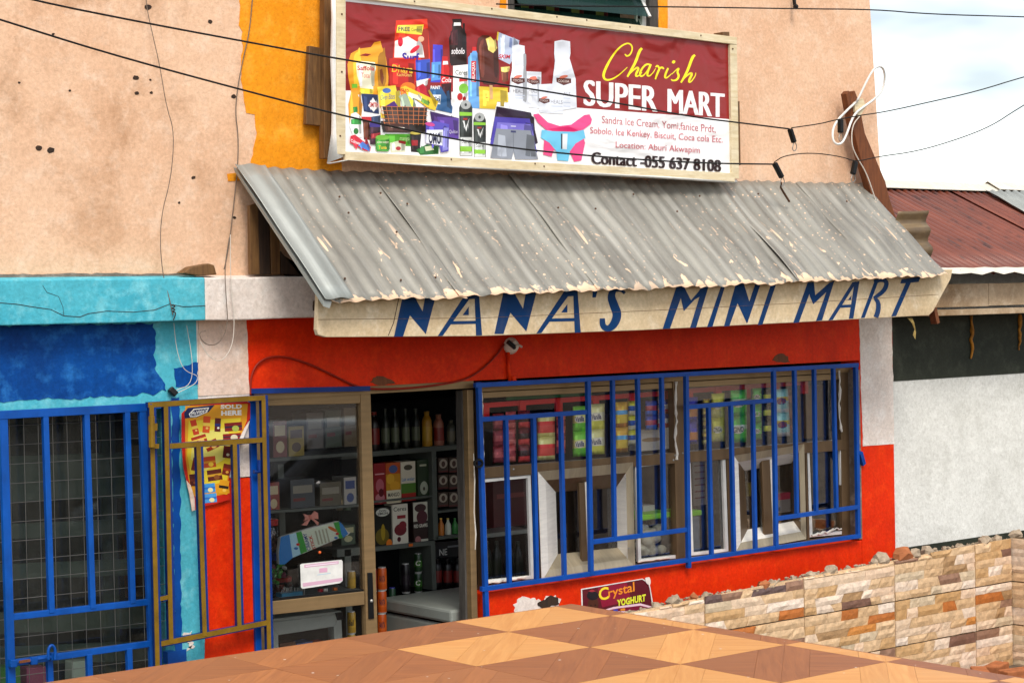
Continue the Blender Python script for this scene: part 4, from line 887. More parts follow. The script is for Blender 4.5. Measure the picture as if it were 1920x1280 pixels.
# frame laths over the banner, loose vinyl edge
def sq(name, px, mat='timber_pale', Y=YS - .022, th=.02): return MB().qp(px, Y, th).build(name, mat, sg, bevel=.002)
sq('frame_lath', [(630, -22), (1382, 70), (1382, 84), (630, -8)]); sq('frame_lath', [(632, -8), (648, -6), (648, 290), (632, 289)], Y=YS - .021)
sq('frame_lath', [(648, 284), (1378, 325), (1378, 341), (648, 300)]); sq('frame_lath', [(1369, 84), (1382, 84), (1386, 335), (1373, 335)], Y=YS - .020)
sq('frame_lath', [(1378, 190), (1387, 190), (1389, 310), (1381, 310)], 'timber_brown', YS + .03, .03)
for (x, y) in ((777, 3), (922, 17), (1044, 32), (1100, 38), (1181, 51), (1314, 67), (641, 27), (641, 135), (638, 255), (846, 299), (1003, 307), (1020, 312), (1374, 92)):
    MB().beam(P(x, y, YS - .024), P(x, y, YS - .021), .009, .009, up=(0, 0, 1)).build('nail', 'rust_steel', sg)
def cloth(name, ptsA, ptsB, Y, mat):
    m = MB(); n = len(ptsA); vs = []
    for i in range(n):
        for k, pp in enumerate((ptsA[i], ((ptsA[i][0] + ptsB[i][0]) / 2, (ptsA[i][1] + ptsB[i][1]) / 2), ptsB[i])): vs.append(P(*pp, Y + [0, -.018, .0][k] + .008 * math.sin(i * 2.1 + k)))
    m.add(vs, [(3 * i + k, 3 * i + k + 1, 3 * i + 4 + k, 3 * i + 3 + k) for i in range(n - 1) for k in range(2)])
    o = m.build(name, mat, sg, smooth=True); o.modifiers.new('t', 'SOLIDIFY').thickness = .002; return o
cloth('vinyl_edge', [(620, -20), (621, 40), (619, 110), (622, 190), (621, 250), (613, 306)], [(634, -20), (634, 40), (634, 110), (635, 190), (636, 250), (650, 292)], YS + .0, 'plastic_white')
cloth('vinyl_edge', [(613, 306), (650, 299), (800, 308), (950, 314), (1100, 320), (1250, 330), (1382, 337)], [(618, 308), (655, 301), (800, 312), (950, 320), (1100, 328), (1250, 336), (1382, 344)], YS - .01, 'plastic_white')
MB().qp([(609, -30), (624, -30), (622, 297), (608, 297)], -.10, .05).build('support_post', 'timber_brown', sg, bevel=.003)
MB().qp([(580, 86), (614, 92), (611, 237), (574, 233)], -.06, .03).build('support_board', 'timber_brown', sg, bevel=.003)
MB().qp([(1355, 60), (1368, 60), (1370, 330), (1357, 330)], -.12, .08).build('support_post', 'timber_brown', sg, bevel=.003)

# ------------------------------------------------------------------ leaning timber and wires
Yp = -.12
po = thing('leaning_timber', 'brown timber leaning past the right end of the awning holding wires', 'timber post', P(1706, 470, Yp))
MB().qp([(1587, 176), (1592, 170), (1597, 186), (1603, 170), (1610, 190), (1622, 250), (1660, 340), (1668, 372), (1700, 470), (1680, 470), (1640, 385), (1612, 290), (1596, 225)], Yp, .05).build('post', 'timber_red', po, bevel=.003)
MB().qp([(1603, 192), (1618, 184), (1624, 200), (1612, 220), (1604, 210)], Yp - .02, .02).build('block', 'timber_pale', po, bevel=.002)
lo = [(1607, 190), (1632, 138), (1644, 124), (1656, 126), (1660, 145), (1655, 170), (1640, 186), (1620, 200), (1600, 215), (1585, 260), (1575, 272), (1563, 268), (1560, 250), (1566, 230), (1590, 205), (1607, 190)]
def sm(pts, k=2):
    pts = [Vector((*p, 0)) for p in pts]
    for _ in range(k):
        q = [pts[0]]
        for i in range(len(pts) - 1): q += [pts[i] * .75 + pts[i + 1] * .25, pts[i] * .25 + pts[i + 1] * .75]
        pts = q + [pts[-1]]
    return [(p.x, p.y) for p in pts]
mm_ = MB(); q = sm(lo)
for i in range(len(q) - 1):
    pass
mm_.tube([P(x, y, Yp - .035 - .03 * math.sin(i * .2)) for i, (x, y) in enumerate(q)], .008, 6).build('plastic_band', 'plastic_white', po, smooth=True)
def wire(name, label, pts, r, mat, Y=None, cat='cable', k=2, parent=None):
    if Y is None: Y = -.1
    q = sm([(p[0], p[1]) for p in pts], k); n = len(q)
    ys = [Y] * n if not hasattr(Y, '__len__') else [Y[0] + (Y[1] - Y[0]) * i / (n - 1) for i in range(n)]
    o = MB().tube([P(x, y, d) for (x, y), d in zip(q, ys)], r, 6).build(name, mat, parent, smooth=True)
    if parent is None: tag(o, label, cat)
    return o
w1 = wire('overhead_wire', 'upper black overhead wire crossing the banner lettering to the leaning timber', [(-120, -48), (55, 0), (280, 45), (480, 82), (640, 112), (900, 152), (1150, 192), (1300, 220), (1400, 232), (1480, 242)], .0048, 'black_cable', Y=(-.5, -.3))
w2 = wire('overhead_wire', 'lower black overhead wire crossing the foot of the banner', [(-120, 0), (0, 37), (190, 97), (420, 160), (640, 217), (850, 262), (1000, 283), (1200, 300), (1350, 307), (1450, 308)], .0048, 'black_cable', Y=(-.5, -.3))
wire('overhead_wire', 'black wire strung across the top right against the sky', [(930, 8), (1050, 12), (1250, 13), (1500, 17), (1640, 18), (1740, 27), (1920, 32), (2050, 36)], .004, 'black_cable', Y=(-.25, -.6))
wire('overhead_wire', 'grey wire rising to the right from the leaning timber', [(1484, 240), (1540, 232), (1562, 226), (1610, 217), (1660, 210), (1750, 190), (1830, 172), (1920, 144), (2050, 110)], .0034, 'black_cable', Y=(-.3, -1.2))
wire('overhead_wire', 'lower grey wire rising to the right below the other against the sky', [(1452, 304), (1470, 292), (1520, 286), (1580, 294), (1604, 304), (1645, 294), (1720, 284), (1800, 260), (1860, 236), (1905, 206), (2000, 150)], .0034, 'black_cable', Y=(-.3, -1.2))
wire('white_flex', 'thin white flex hanging down the leaning timber', [(1612, 218), (1598, 235), (1596, 270), (1606, 294), (1625, 325), (1640, 370), (1650, 402)], .004, 'white_cable', Y=Yp - .03)
for i, (x, y, dx, dy, lb) in enumerate(((1481, 242, 8, 34, 'black insulator hanging from the upper wire right of the banner'), (1576, 224, 0, 34, 'black insulator beside the white loop on the timber'), (1452, 306, 14, 36, 'black insulator anchoring the lower wire to the awning top'), (1604, 303, -5, 32, 'black insulator above the awning beside the leaning timber'))):
    t = thing('wire_insulator', lb, 'insulator', P(x, y, -.3), 'wire insulators')
    MB().beam(P(x, y, -.3), P(x + dx, y + dy * .75, -.3), .045 * (.7 if i in (1, 3) else .6), .03).build('body', 'black_plastic', t, bevel=.006)
    MB().tube([P(*p, -.3) for p in sm([(x + dx, y + dy * .6), (x + dx + 6, y + dy), (x + dx + 1, y + dy * 1.25), (x + dx - 4, y + dy * 1.1), (x + dx, y + dy * .7)], 1)], .003, 5).build('wire_loop', 'steel', t)
MB().tube([P(1465, 342, -.3), P(1464, 352, -.28), P(1470, 362, -.26), P(1480, 378, -.24)], .007, 6).build('wire_tail', 'rust_steel', t)
t = thing('wire_clip', 'small black wire clip on the wall above the banner corner', 'clip', P(1492, 16, -.05))
MB().ball(P(1492, 13, -.06), .018, 8, 6).build('knob', 'black_plastic', t); MB().beam(P(1488, -8, -.03), P(1490, 10, -.05), .012, .02).build('stem', 'black_plastic', t)
# thin old wires on the left wall
wire('hanging_wire', 'thin old grey wire hanging down the peach wall to a coil on the cyan ledge', [(272, -20), (276, 20), (285, 60), (300, 125), (312, 200), (325, 240), (325, 290), (318, 345), (303, 400), (300, 460), (306, 520), (318, 560), (324, 590)], .0024, 'grey_cable', Y=(-.015, -.135))
t = wire('wire_coil', 'small twisted wire coil on the edge of the cyan ledge', [(322, 572), (330, 574), (321, 578), (330, 580), (322, 584), (331, 586), (325, 600)], .003, 'timber_dark', Y=-.14)
wire('hanging_wire', 'thin dark wire running down the edge of the orange paint', [(474, -10), (468, 60), (456, 110), (446, 160), (441, 210), (447, 255), (446, 310), (440, 370), (432, 440), (426, 480), (420, 505)], .003, 'grey_cable', Y=(-.015, -.02))
wire('hanging_wire', 'pale wire hanging over the white end of the ledge in a loop', [(432, 440), (432, 500), (434, 545), (440, 600), (436, 650), (415, 680), (390, 668), (376, 640)], .0022, 'white_cable', Y=-.14)
wire('hanging_wire', 'black and white wire looping down beside the red lintel', [(430, 445), (421, 500), (424, 560), (428, 610), (412, 644), (390, 648), (376, 636), (374, 622), (386, 620)], .0025, 'grey_cable', Y=-.145)
wire('hanging_wire', 'white wire tangle below the cyan ledge', [(326, 605), (330, 650), (340, 685), (352, 698), (372, 704), (368, 718), (350, 728), (325, 740), (330, 730), (358, 722), (362, 680), (350, 610)], .0018, 'white_cable', Y=-.03)
jb = thing('junction_stub', 'broken black cable stub under the wire tangle', 'cable stub', P(325, 742, -.02))
MB().beam(P(318, 728, -.02), P(330, 740, -.03), .03, .03).build('stub', 'black_plastic', jb, bevel=.005)
# light fitting and its cable on the red lintel
lf = thing('lamp_holder', 'broken white lamp holder with a red conduit on the red lintel', 'lamp holder', P(960, 712, -.01))
MB().lathe([(.05, 0), (.055, .012), (.04, .03), (.03, .035)], (0, 0, 0), 14)
b_ = MB(); c = P(960, 648, -.02)
b_.lathe([(.046, -.02), (.05, -.008), (.04, .012), (.028, .03)], (0, 0, 0), 14); b_.v = [c + Vector((p.x, -p.z, p.y)) for p in b_.v]; b_.build('rose', 'white_paint', lf, smooth=50)
MB().beam(P(952, 640, -.05), P(966, 652, -.06), .02, .02).build('contact', 'black_plastic', lf); MB().tube([P(962, 652, -.05), P(972, 646, -.08), P(978, 650, -.07)], .007, 6).build('prong', 'white_cable', lf)
MB().tube([P(953, 660, -.015), P(954, 690, -.015), P(956, 718, -.015)], .010, 8).build('conduit', 'red_paint', lf, smooth=True)
MB().tube([P(962, 705, -.016), P(964, 720, -.016)], .016, 8).build('conduit_end', 'red_paint', lf)
wire('lintel_cable', 'red brown cable drooping along the red lintel to the lamp holder', [(470, 740), (470, 705), (482, 680), (505, 668), (535, 668), (580, 682), (630, 706), (670, 726), (710, 730), (780, 727), (860, 716), (895, 700), (930, 668), (945, 645)], .006, 'red_cable', Y=-.012)
rk = MB(); pts = [(342, 512), (360, 500), (392, 494), (402, 497), (407, 515), (375, 517)]
rk.qp(pts, -.11, .07); tag(rk.build('wood_chunk', 'timber_brown', bevel=.005), 'broken chunk of wood lying on the cyan ledge', 'wood')

# ------------------------------------------------------------------ window grille
Yg = -.03
gr = thing('window_grille', 'blue steel bar grille over the serving window', 'grille', P(1250, 1110, Yg))
def gb(x0, y0, x1, y1, w=.027, nm='bar', Y=Yg, d=.026): return pbar(gr, nm, 'grille_blue', (x0, y0), (x1, y1), Y, w, d)
gb(890, 722, 1608, 684, nm='rail'); gb(902, 1104, 1612, 1004, nm='rail')
gb(897, 716, 912, 1160, Y=Yg + .0022); gb(1604, 680, 1609, 1008, Y=Yg + .0022)
for x0, y0, x1, y1 in ((1102, 712, 1108, 1078), (1286, 702, 1291, 1064), (1450, 692, 1455, 1028)): gb(x0, y0, x1, y1, Y=Yg - .003)
gb(900, 786, 1102, 772, nm='rail', Y=Yg + .002); gb(1106, 1016, 1290, 992, nm='rail', Y=Yg + .002); gb(1288, 763, 1450, 750, nm='rail', Y=Yg + .002); gb(1453, 972, 1607, 950, nm='rail', Y=Yg + .002)
for x0, y0, x1, y1 in ((948, 786, 955, 1095), (1000, 783, 1006, 1088), (1051, 779, 1058, 1080), (1148, 712, 1152, 1008), (1195, 709, 1200, 1002), (1240, 706, 1245, 998),
                       (1328, 763, 1334, 1042), (1370, 758, 1376, 1037), (1411, 755, 1416, 1030), (1489, 692, 1494, 965), (1526, 690, 1530, 960), (1562, 687, 1568, 954)):
    gb(x0, y0, x1, y1, w=.023, Y=Yg + .001)
MB().tube([P(897 + 8 * math.cos(t), 868 + 7 * math.sin(t), Yg - .02) for t in [i * .7 for i in range(10)]], .008, 6).build('hasp_ring', 'black_plastic', gr)
MB().beam(P(1612, 848, Yg), P(1618, 870, -.01), .03, .03).build('lug', 'grille_blue', gr)

# ------------------------------------------------------------------ closed blue gate on the left
Ygt = -.05
gt = thing('blue_gate', 'closed blue steel bar gate with a padlocked bolt at the left edge', 'gate', P(150, 1290, Ygt))
def bb(x0, y0, x1, y1, w=.04, nm='bar', Y=Ygt): return pbar(gt, nm, 'gate_blue', (x0, y0), (x1, y1), Y, w * .78, .026)
bb(-4, 778, 278, 763, .05, 'rail'); bb(5, 775, 22, 1330, .05, Y=Ygt + .0025); bb(266, 766, 290, 1330, .048, Y=Ygt + .0025)
bb(12, 1157, 282, 1127, .038, 'rail', Ygt + .0045); bb(15, 1243, 285, 1205, .038, 'rail', Ygt + .0045)
for x0, y0, x1, y1 in ((84, 776, 96, 1148), (161, 772, 173, 1140), (237, 768, 248, 1130), (92, 1235, 96, 1330), (166, 1225, 170, 1330), (241, 1214, 245, 1330)): bb(x0, y0, x1, y1, .036, Y=Ygt + .001)
MB().tube([P(18, 1243, Ygt - .035), P(108, 1229, Ygt - .035)], .010, 8).build('bolt', 'gate_blue', gt)
for x, y in ((24, 1243), (62, 1238), (100, 1230)): MB().beam(P(x - 6, y, Ygt - .03), P(x + 6, y - 1, Ygt - .03), .035, .035).build('bolt_keeper', 'gate_blue', gt, bevel=.003)
pl = thing('padlock', 'dark shackle padlock hanging on the blue gate bolt', 'padlock', P(97, 1232, Ygt - .06))
MB().tube([P(*p, Ygt - .06) for p in sm([(91, 1236), (90, 1216), (97, 1207), (104, 1216), (103, 1236)], 2)], .0075, 8).build('shackle', 'gate_blue', pl, smooth=True)
MB().beam(P(36, 1240, Ygt - .06), P(56, 1237, Ygt - .06), .012, .01).build('bolt_pin', 'timber_red', pl)
# outer steel frame and mesh window behind the gate
ws = thing('mesh_window', 'dark mesh-screened shop window behind the closed blue gate', 'window', P(160, 1290, .05))
MB().beam(P(-40, 771, .03), P(330, 752, .03), .06, .05).build('frame', 'gate_blue', ws); MB().beam(P(330, 750, .03), P(345, 1330, .03), .05, .05).build('frame', 'gate_blue', ws)
MB().beam(P(310, 1232, .02), P(345, 1226, .02), .06, .05).build('frame', 'gate_blue', ws)
wm = MB()
for i in range(13): wm.tube([P(-10 + i * 27, 778, .06), P(2 + i * 27.3, 1330, .06)], .0016, 4)
for i in range(16): wm.tube([P(-30, 800 + i * 36.5, .058), P(332, 783 + i * 34.5 - i * .2, .058)], .0016, 4)
wm.build('wire_mesh', 'steel', ws)
MB().qp([(-40, 770), (335, 752), (345, 1340), (-40, 1360)], .09, .005).build('pane', 'dusty_glass', ws)
# shelves inside
for i, (y0, y1, h) in enumerate(((858, 845, 85), (985, 970, 28), (1060, 1045, 30), (1150, 1135, 40), (1215, 1200, 35))):
    t = MB().qp([(-60, y0), (300, y1), (305, y1 + h), (-60, y0 + h)], .55 + .02 * i, .02).build('shelf_board', 'shelf_white')
    tag(t, ['tall pale screen across the middle of the mesh window', 'upper pale shelf edge behind the blue gate bars', 'second pale shelf edge behind the blue gate bars', 'third pale shelf edge behind the blue gate bars', 'lowest pale shelf edge behind the blue gate bars'][i], 'shelf', 'shelves behind the mesh window')
t = MB().qp([(188, 760), (215, 760), (228, 1330), (200, 1330)], .7, .03).build('wood_upright', 'shelf_white'); tag(t, 'pale upright post inside the mesh window', 'post')
t = MB().qp([(232, 985), (300, 980), (306, 1110), (238, 1120)], .75, .02).build('plywood_sheet', 'timber_red'); tag(t, 'brown wooden panel at the right inside the mesh window', 'panel')
for i, (x, y, c_, lb) in enumerate(((0, 1250, '#3f8f34', 'green pack at the foot of the mesh window'), (50, 1252, '#b23a6a', 'pink pack low in the mesh window'), (135, 1240, '#c9c4ba', 'white pack low in the mesh window'))):
    m = MB(); m.qp([(x, y), (x + 38, y - 3), (x + 40, y + 50), (x, y + 50)], .35, .08, lin(c_)); tag(m.build('goods_pack', 'print_pack', bevel=.004), lb, 'pack')

# ------------------------------------------------------------------ open gate leaf, mustard face, blue sides
ly = {}
def LP(px, py, off=0.0):
    """point on the leaf's own vertical plane through the hinge and the swung-out edge"""
    A = Vector((-.70, -.06, 0)); B = Vector((-1.375, -.135, 0)); d = (B - A).normalized(); n = Vector((-d.y, d.x, 0))
    if n.y > 0: n = -n
    o = A + n * off; r = Vector(ray(px, py)); t = (o - Vector(CAM)).dot(n) / r.dot(n); return Vector(CAM) + r * t
lf2 = thing('gate_leaf', 'open bar gate leaf with mustard face and blue sides before the red pillar', 'gate', LP(390, 1280))
def lb_(x0, y0, x1, y1, w=.034, nm='bar'):
    e = {'rail': 0, 'bar': .0022}[nm] + .0006 * (len(lf2.children) % 3)
    p, q = LP(x0, y0, e), LP(x1, y1, e)
    w *= .75; o = MB().beam(LP(x0, y0, e - .006), LP(x1, y1, e - .006), w, .046).build(nm, 'leaf_blue', lf2)
    MB().beam(LP(x0, y0, .019 + e), LP(x1, y1, .019 + e), w - .002, .004).build('face', 'mustard', o)
lb_(278, 759, 497, 745, .036, 'rail'); lb_(284, 760, 296, 1275); lb_(311, 762, 321, 1205); lb_(494, 748, 505, 1232)
lb_(318, 836, 496, 824, .036, 'rail'); lb_(372, 832, 384, 1192); lb_(440, 828, 449, 1176)
lb_(300, 1122, 322, 1117, .03, 'rail'); lb_(302, 1206, 503, 1166, .036, 'rail')
MB().tube([LP(284, 780, .04), LP(285, 838, .04)], .016, 8).build('hinge', 'mustard', lf2); MB().beam(LP(280, 800, .03), LP(293, 800, .03), .035, .02).build('hinge_plate', 'mustard', lf2)
MB().beam(LP(283, 836, .03), LP(296, 836, .03), .022, .02).build('hinge_plate', 'mustard', lf2)
MB().tube([P(476, 884, -.05), P(486, 884, -.05), P(486, 862, -.05)], .012, 8).build('hinge_pin', 'leaf_blue', lf2)
MB().qp([(468, 742), (480, 742), (493, 1300), (482, 1300)], -.02, .06).build('jamb_post', 'grille_blue', bld, bevel=.003)

# ------------------------------------------------------------------ biscuit poster on the pillar
zP = lambda x, y: (320 + x / 5.33, 740 + y / 5.33)
ps = thing('biscuit_poster', 'torn yellow and red biscuit poster reading SOLD HERE on the pillar', 'poster', P(405, 950, -.02))
out_ = [(250, 45), (500, 30), (700, 35), (795, 80), (795, 235), (775, 265), (740, 330), (700, 430), (640, 560), (600, 720), (585, 830), (590, 960), (605, 1040), (540, 1060), (440, 1090), (350, 1110), (245, 1150), (215, 1160), (190, 1000), (160, 870), (125, 720), (110, 520), (108, 185)]
def ppos(a_, b_, o): return P(a_, b_, -.02 - o)
MB().qp([zP(*p) for p in out_], -.02, .0015).build('paper', 'print_paper' if 'print_paper' in MATS else 'plastic_white', ps)
a = Art(ppos); PR = lambda col, *pts: a.poly([zP(*p) for p in pts], col)
PR('#c2200f', *out_)
PR('#d9951c', (145, 110), (770, 90), (760, 260), (690, 440), (600, 700), (575, 850), (590, 980), (440, 1010), (270, 1040), (230, 1000), (180, 850), (150, 640), (145, 420))
PR('#e0c530', (180, 260), (700, 230), (690, 380), (600, 640), (560, 860), (300, 930), (210, 850), (165, 600)); PR('#dfd268', (230, 380), (560, 330), (600, 430), (540, 640), (340, 760), (200, 640))
PR('#1c2450', (135, 180), (170, 130), (440, 100), (380, 170), (260, 225), (140, 235)); PR('#e8e4da', (180, 190), (230, 140), (385, 125), (365, 175), (255, 220), (195, 222)); PR('#1c2450', (195, 190), (235, 150), (370, 135), (350, 172), (250, 208), (200, 212))
a.text("McVitie's", [zP(208, 168), zP(362, 132), zP(362, 170), zP(208, 212)], '#f2f0ea', bold=.02)
a.text('SOLD', [zP(500, 98), zP(712, 92), zP(712, 136), zP(500, 142)], '#eeeae2', bold=.05, spacing=1.08); a.text('HERE', [zP(505, 158), zP(708, 152), zP(708, 202), zP(505, 206)], '#eeeae2', bold=.05, spacing=1.08)
def pk(col, x, y, w_, h_, r=0, band='#e8c24a', dot='#e6b860'):
    c, s = math.cos(r), math.sin(r); f = lambda u, v: zP(x + u * c - v * s, y + u * s + v * c)
    a.poly([f(-w_ / 2, -h_ / 2), f(w_ / 2, -h_ / 2), f(w_ / 2, h_ / 2), f(-w_ / 2, h_ / 2)], col); a.poly([f(-w_ / 2, -h_ * .1), f(w_ / 2, -h_ * .1), f(w_ / 2, h_ * .1), f(-w_ / 2, h_ * .1)], band)
    a.ell(*f(w_ * .12, h_ * .22), w_ * .2 / 5.33, w_ * .17 / 5.33, dot)
pk('#c63c1c', 240, 325, 60, 150, -.25); pk('#d0501c', 358, 295, 70, 165, .08); pk('#5a1c18', 470, 300, 60, 135, .05, '#27306a', '#e4e2cc'); pk('#7d1c16', 626, 318, 175, 85, -.08, '#2a2a3a', '#a8b44a'); pk('#8d2018', 612, 415, 180, 60, -.08, '#2a2a3a', '#d8cba8')
pk('#a83018', 285, 445, 150, 75, -.3); pk('#9a3016', 410, 500, 130, 90, -.45); pk('#5e1d16', 565, 570, 80, 120, .1, '#5e1d16', '#d8cba8'); pk('#c2481c', 385, 670, 130, 110, -.12, '#d88a1c', '#eec23a'); pk('#6e1c14', 235, 690, 40, 130, .2, '#6e1c14', '#8d2a1a')
pk('#5f2416', 440, 800, 145, 110, -.15, '#d09a2a', '#8a5020'); pk('#7a2a18', 560, 745, 80, 110, .2, '#a83a1a', '#e0a040'); pk('#4e1a12', 230, 850, 80, 120, -.1, '#6a2a1a', '#8d4a24'); pk('#3f8fd0', 380, 930, 130, 90, -.1, '#2a6ab8', '#e6dca0'); pk('#4a98d6', 395, 1030, 130, 90, -.1, '#2a6ab8', '#e6dca0'); pk('#dd9a1c', 530, 920, 95, 140, .15, '#2a2018', '#eec050')
a.build('poster_print', 'print_flat', ps)
MB().qp([zP(*p) for p in [(790, 260), (740, 330), (690, 440), (650, 520), (640, 600), (660, 700), (668, 560), (700, 500), (780, 300)]], -.028, .004).build('curled_paper', 'white_paint', ps)
MB().qp([zP(*p) for p in [(155, 850), (200, 900), (240, 1030), (245, 1150), (215, 1160), (190, 1000)]], -.026, .004).build('curled_paper', 'pink_white', ps)

# yoghurt sticker on the red wall under the grille
zY = lambda x, y: (880 + x / 2.37, 640 + y / 2.37)
ys_ = thing('yoghurt_sticker', 'dark red yoghurt sticker on the red wall under the grille', 'sticker', P(1157, 1165, -.004))
a = Art(on_plane(-.004)); st = [zY(*p) for p in [(497, 1098), (770, 1052), (800, 1070), (806, 1100), (818, 1170), (815, 1200), (500, 1215)]]
MB().qp(st, -.004, .003).build('backing', 'plastic_white', ys_)
YR = lambda col, *pts: a.poly([zY(*p) for p in pts], col)
YR('#5a0f1c', (502, 1102), (768, 1056), (796, 1074), (802, 1100), (812, 1168), (808, 1200), (505, 1210)); YR('#8a1430', (570, 1092), (700, 1070), (720, 1150), (590, 1180)); YR('#eac6d0', (570, 1200), (640, 1178), (760, 1162), (808, 1175), (808, 1200), (570, 1208)); YR('#7a1430', (600, 1196), (660, 1184), (760, 1172), (800, 1182), (800, 1192), (640, 1198))
a.ell(*zY(550, 1168), 24 / 2.37, 36 / 2.37, '#4a2416'); a.ell(*zY(548, 1128), 26 / 2.37, 20 / 2.37, '#191219'); a.ell(*zY(542, 1110), 15 / 2.37, 8 / 2.37, '#241820'); YR('#a02a34', (528, 1108), (545, 1100), (562, 1108), (545, 1112)); a.ell(*zY(540, 1172), 4 / 2.37, 2.5 / 2.37, '#0e0a0a'); a.ell(*zY(560, 1170), 4 / 2.37, 2.5 / 2.37, '#0e0a0a'); a.ell(*zY(550, 1182), 4 / 2.37, 4 / 2.37, '#3a1a10')
a.text('C', [zY(573, 1096), zY(618, 1086), zY(622, 1142), zY(577, 1152)], '#efd42e', bold=.02); a.text('rystal', [zY(616, 1098), zY(733, 1066), zY(735, 1122), zY(620, 1146)], '#ea8a22', bold=.015); a.text('YOGHURT', [zY(656, 1146), zY(784, 1120), zY(787, 1152), zY(659, 1176)], '#dfe23a', bold=.05, shear=.15, spacing=1.06)
YR('#3a4ab0', (640, 1190), (660, 1187), (660, 1196), (640, 1197)); YR('#e08a2a', (672, 1186), (692, 1183), (692, 1194), (672, 1195))
a.build('sticker_print', 'print_flat', ys_)
patch(ys_, [zY(*p) for p in [(782, 1050), (800, 1046), (806, 1070), (800, 1090), (790, 1075)]], 'white_paint', Y=-.006, amp=3, step=3, name='torn_corner')

# ------------------------------------------------------------------ stone-clad low wall in front
STC = ['#d6b48c', '#dec2a4', '#ceaa80', '#e2cbb4', '#d2b088', '#c49c6c', '#dfc0a2', '#e6d2be', '#c09664', '#a8845c', '#94705a', '#7c5a4a', '#b56a30', '#c98440', '#6a5450', '#ccb697']
WTS = [6, 6, 5, 5, 5, 4, 5, 3, 2.5, 2, 1.6, 1.3, 1.6, 1.2, .6, 4]
def stone_mats():
    for i, c in enumerate(STC):
        m, t, b = base_mat('stone_%d' % i); v = posvec(t); cl = lin(c)
        n = noise(t, v, 26, 7, .65, .4); n0 = noise(t, posvec(t, (1, 1, 3)), 9, 4)
        o = mixc(t, ramp(t, n, .32, .7), A4(tuple(x * .72 for x in cl)), A4(tuple(min(1, x * 1.18) for x in cl)))
        o = mixc(t, ramp(t, n0, .55, .75), o, A4(tuple(x * y for x, y in zip(cl, (.86, .8, .72)))))
        t.links.new(o, b.inputs['Base Color']); b.inputs['Roughness'].default_value = .62; b.inputs['Specular IOR Level'].default_value = .35
        pv = bump(t, b, n, .6, .006); bump(t, b, noise(t, posvec(t, (1, 1, 2)), 60, 5), .4, .003, pv); MATS['stone_%d' % i] = m
stone_mats()
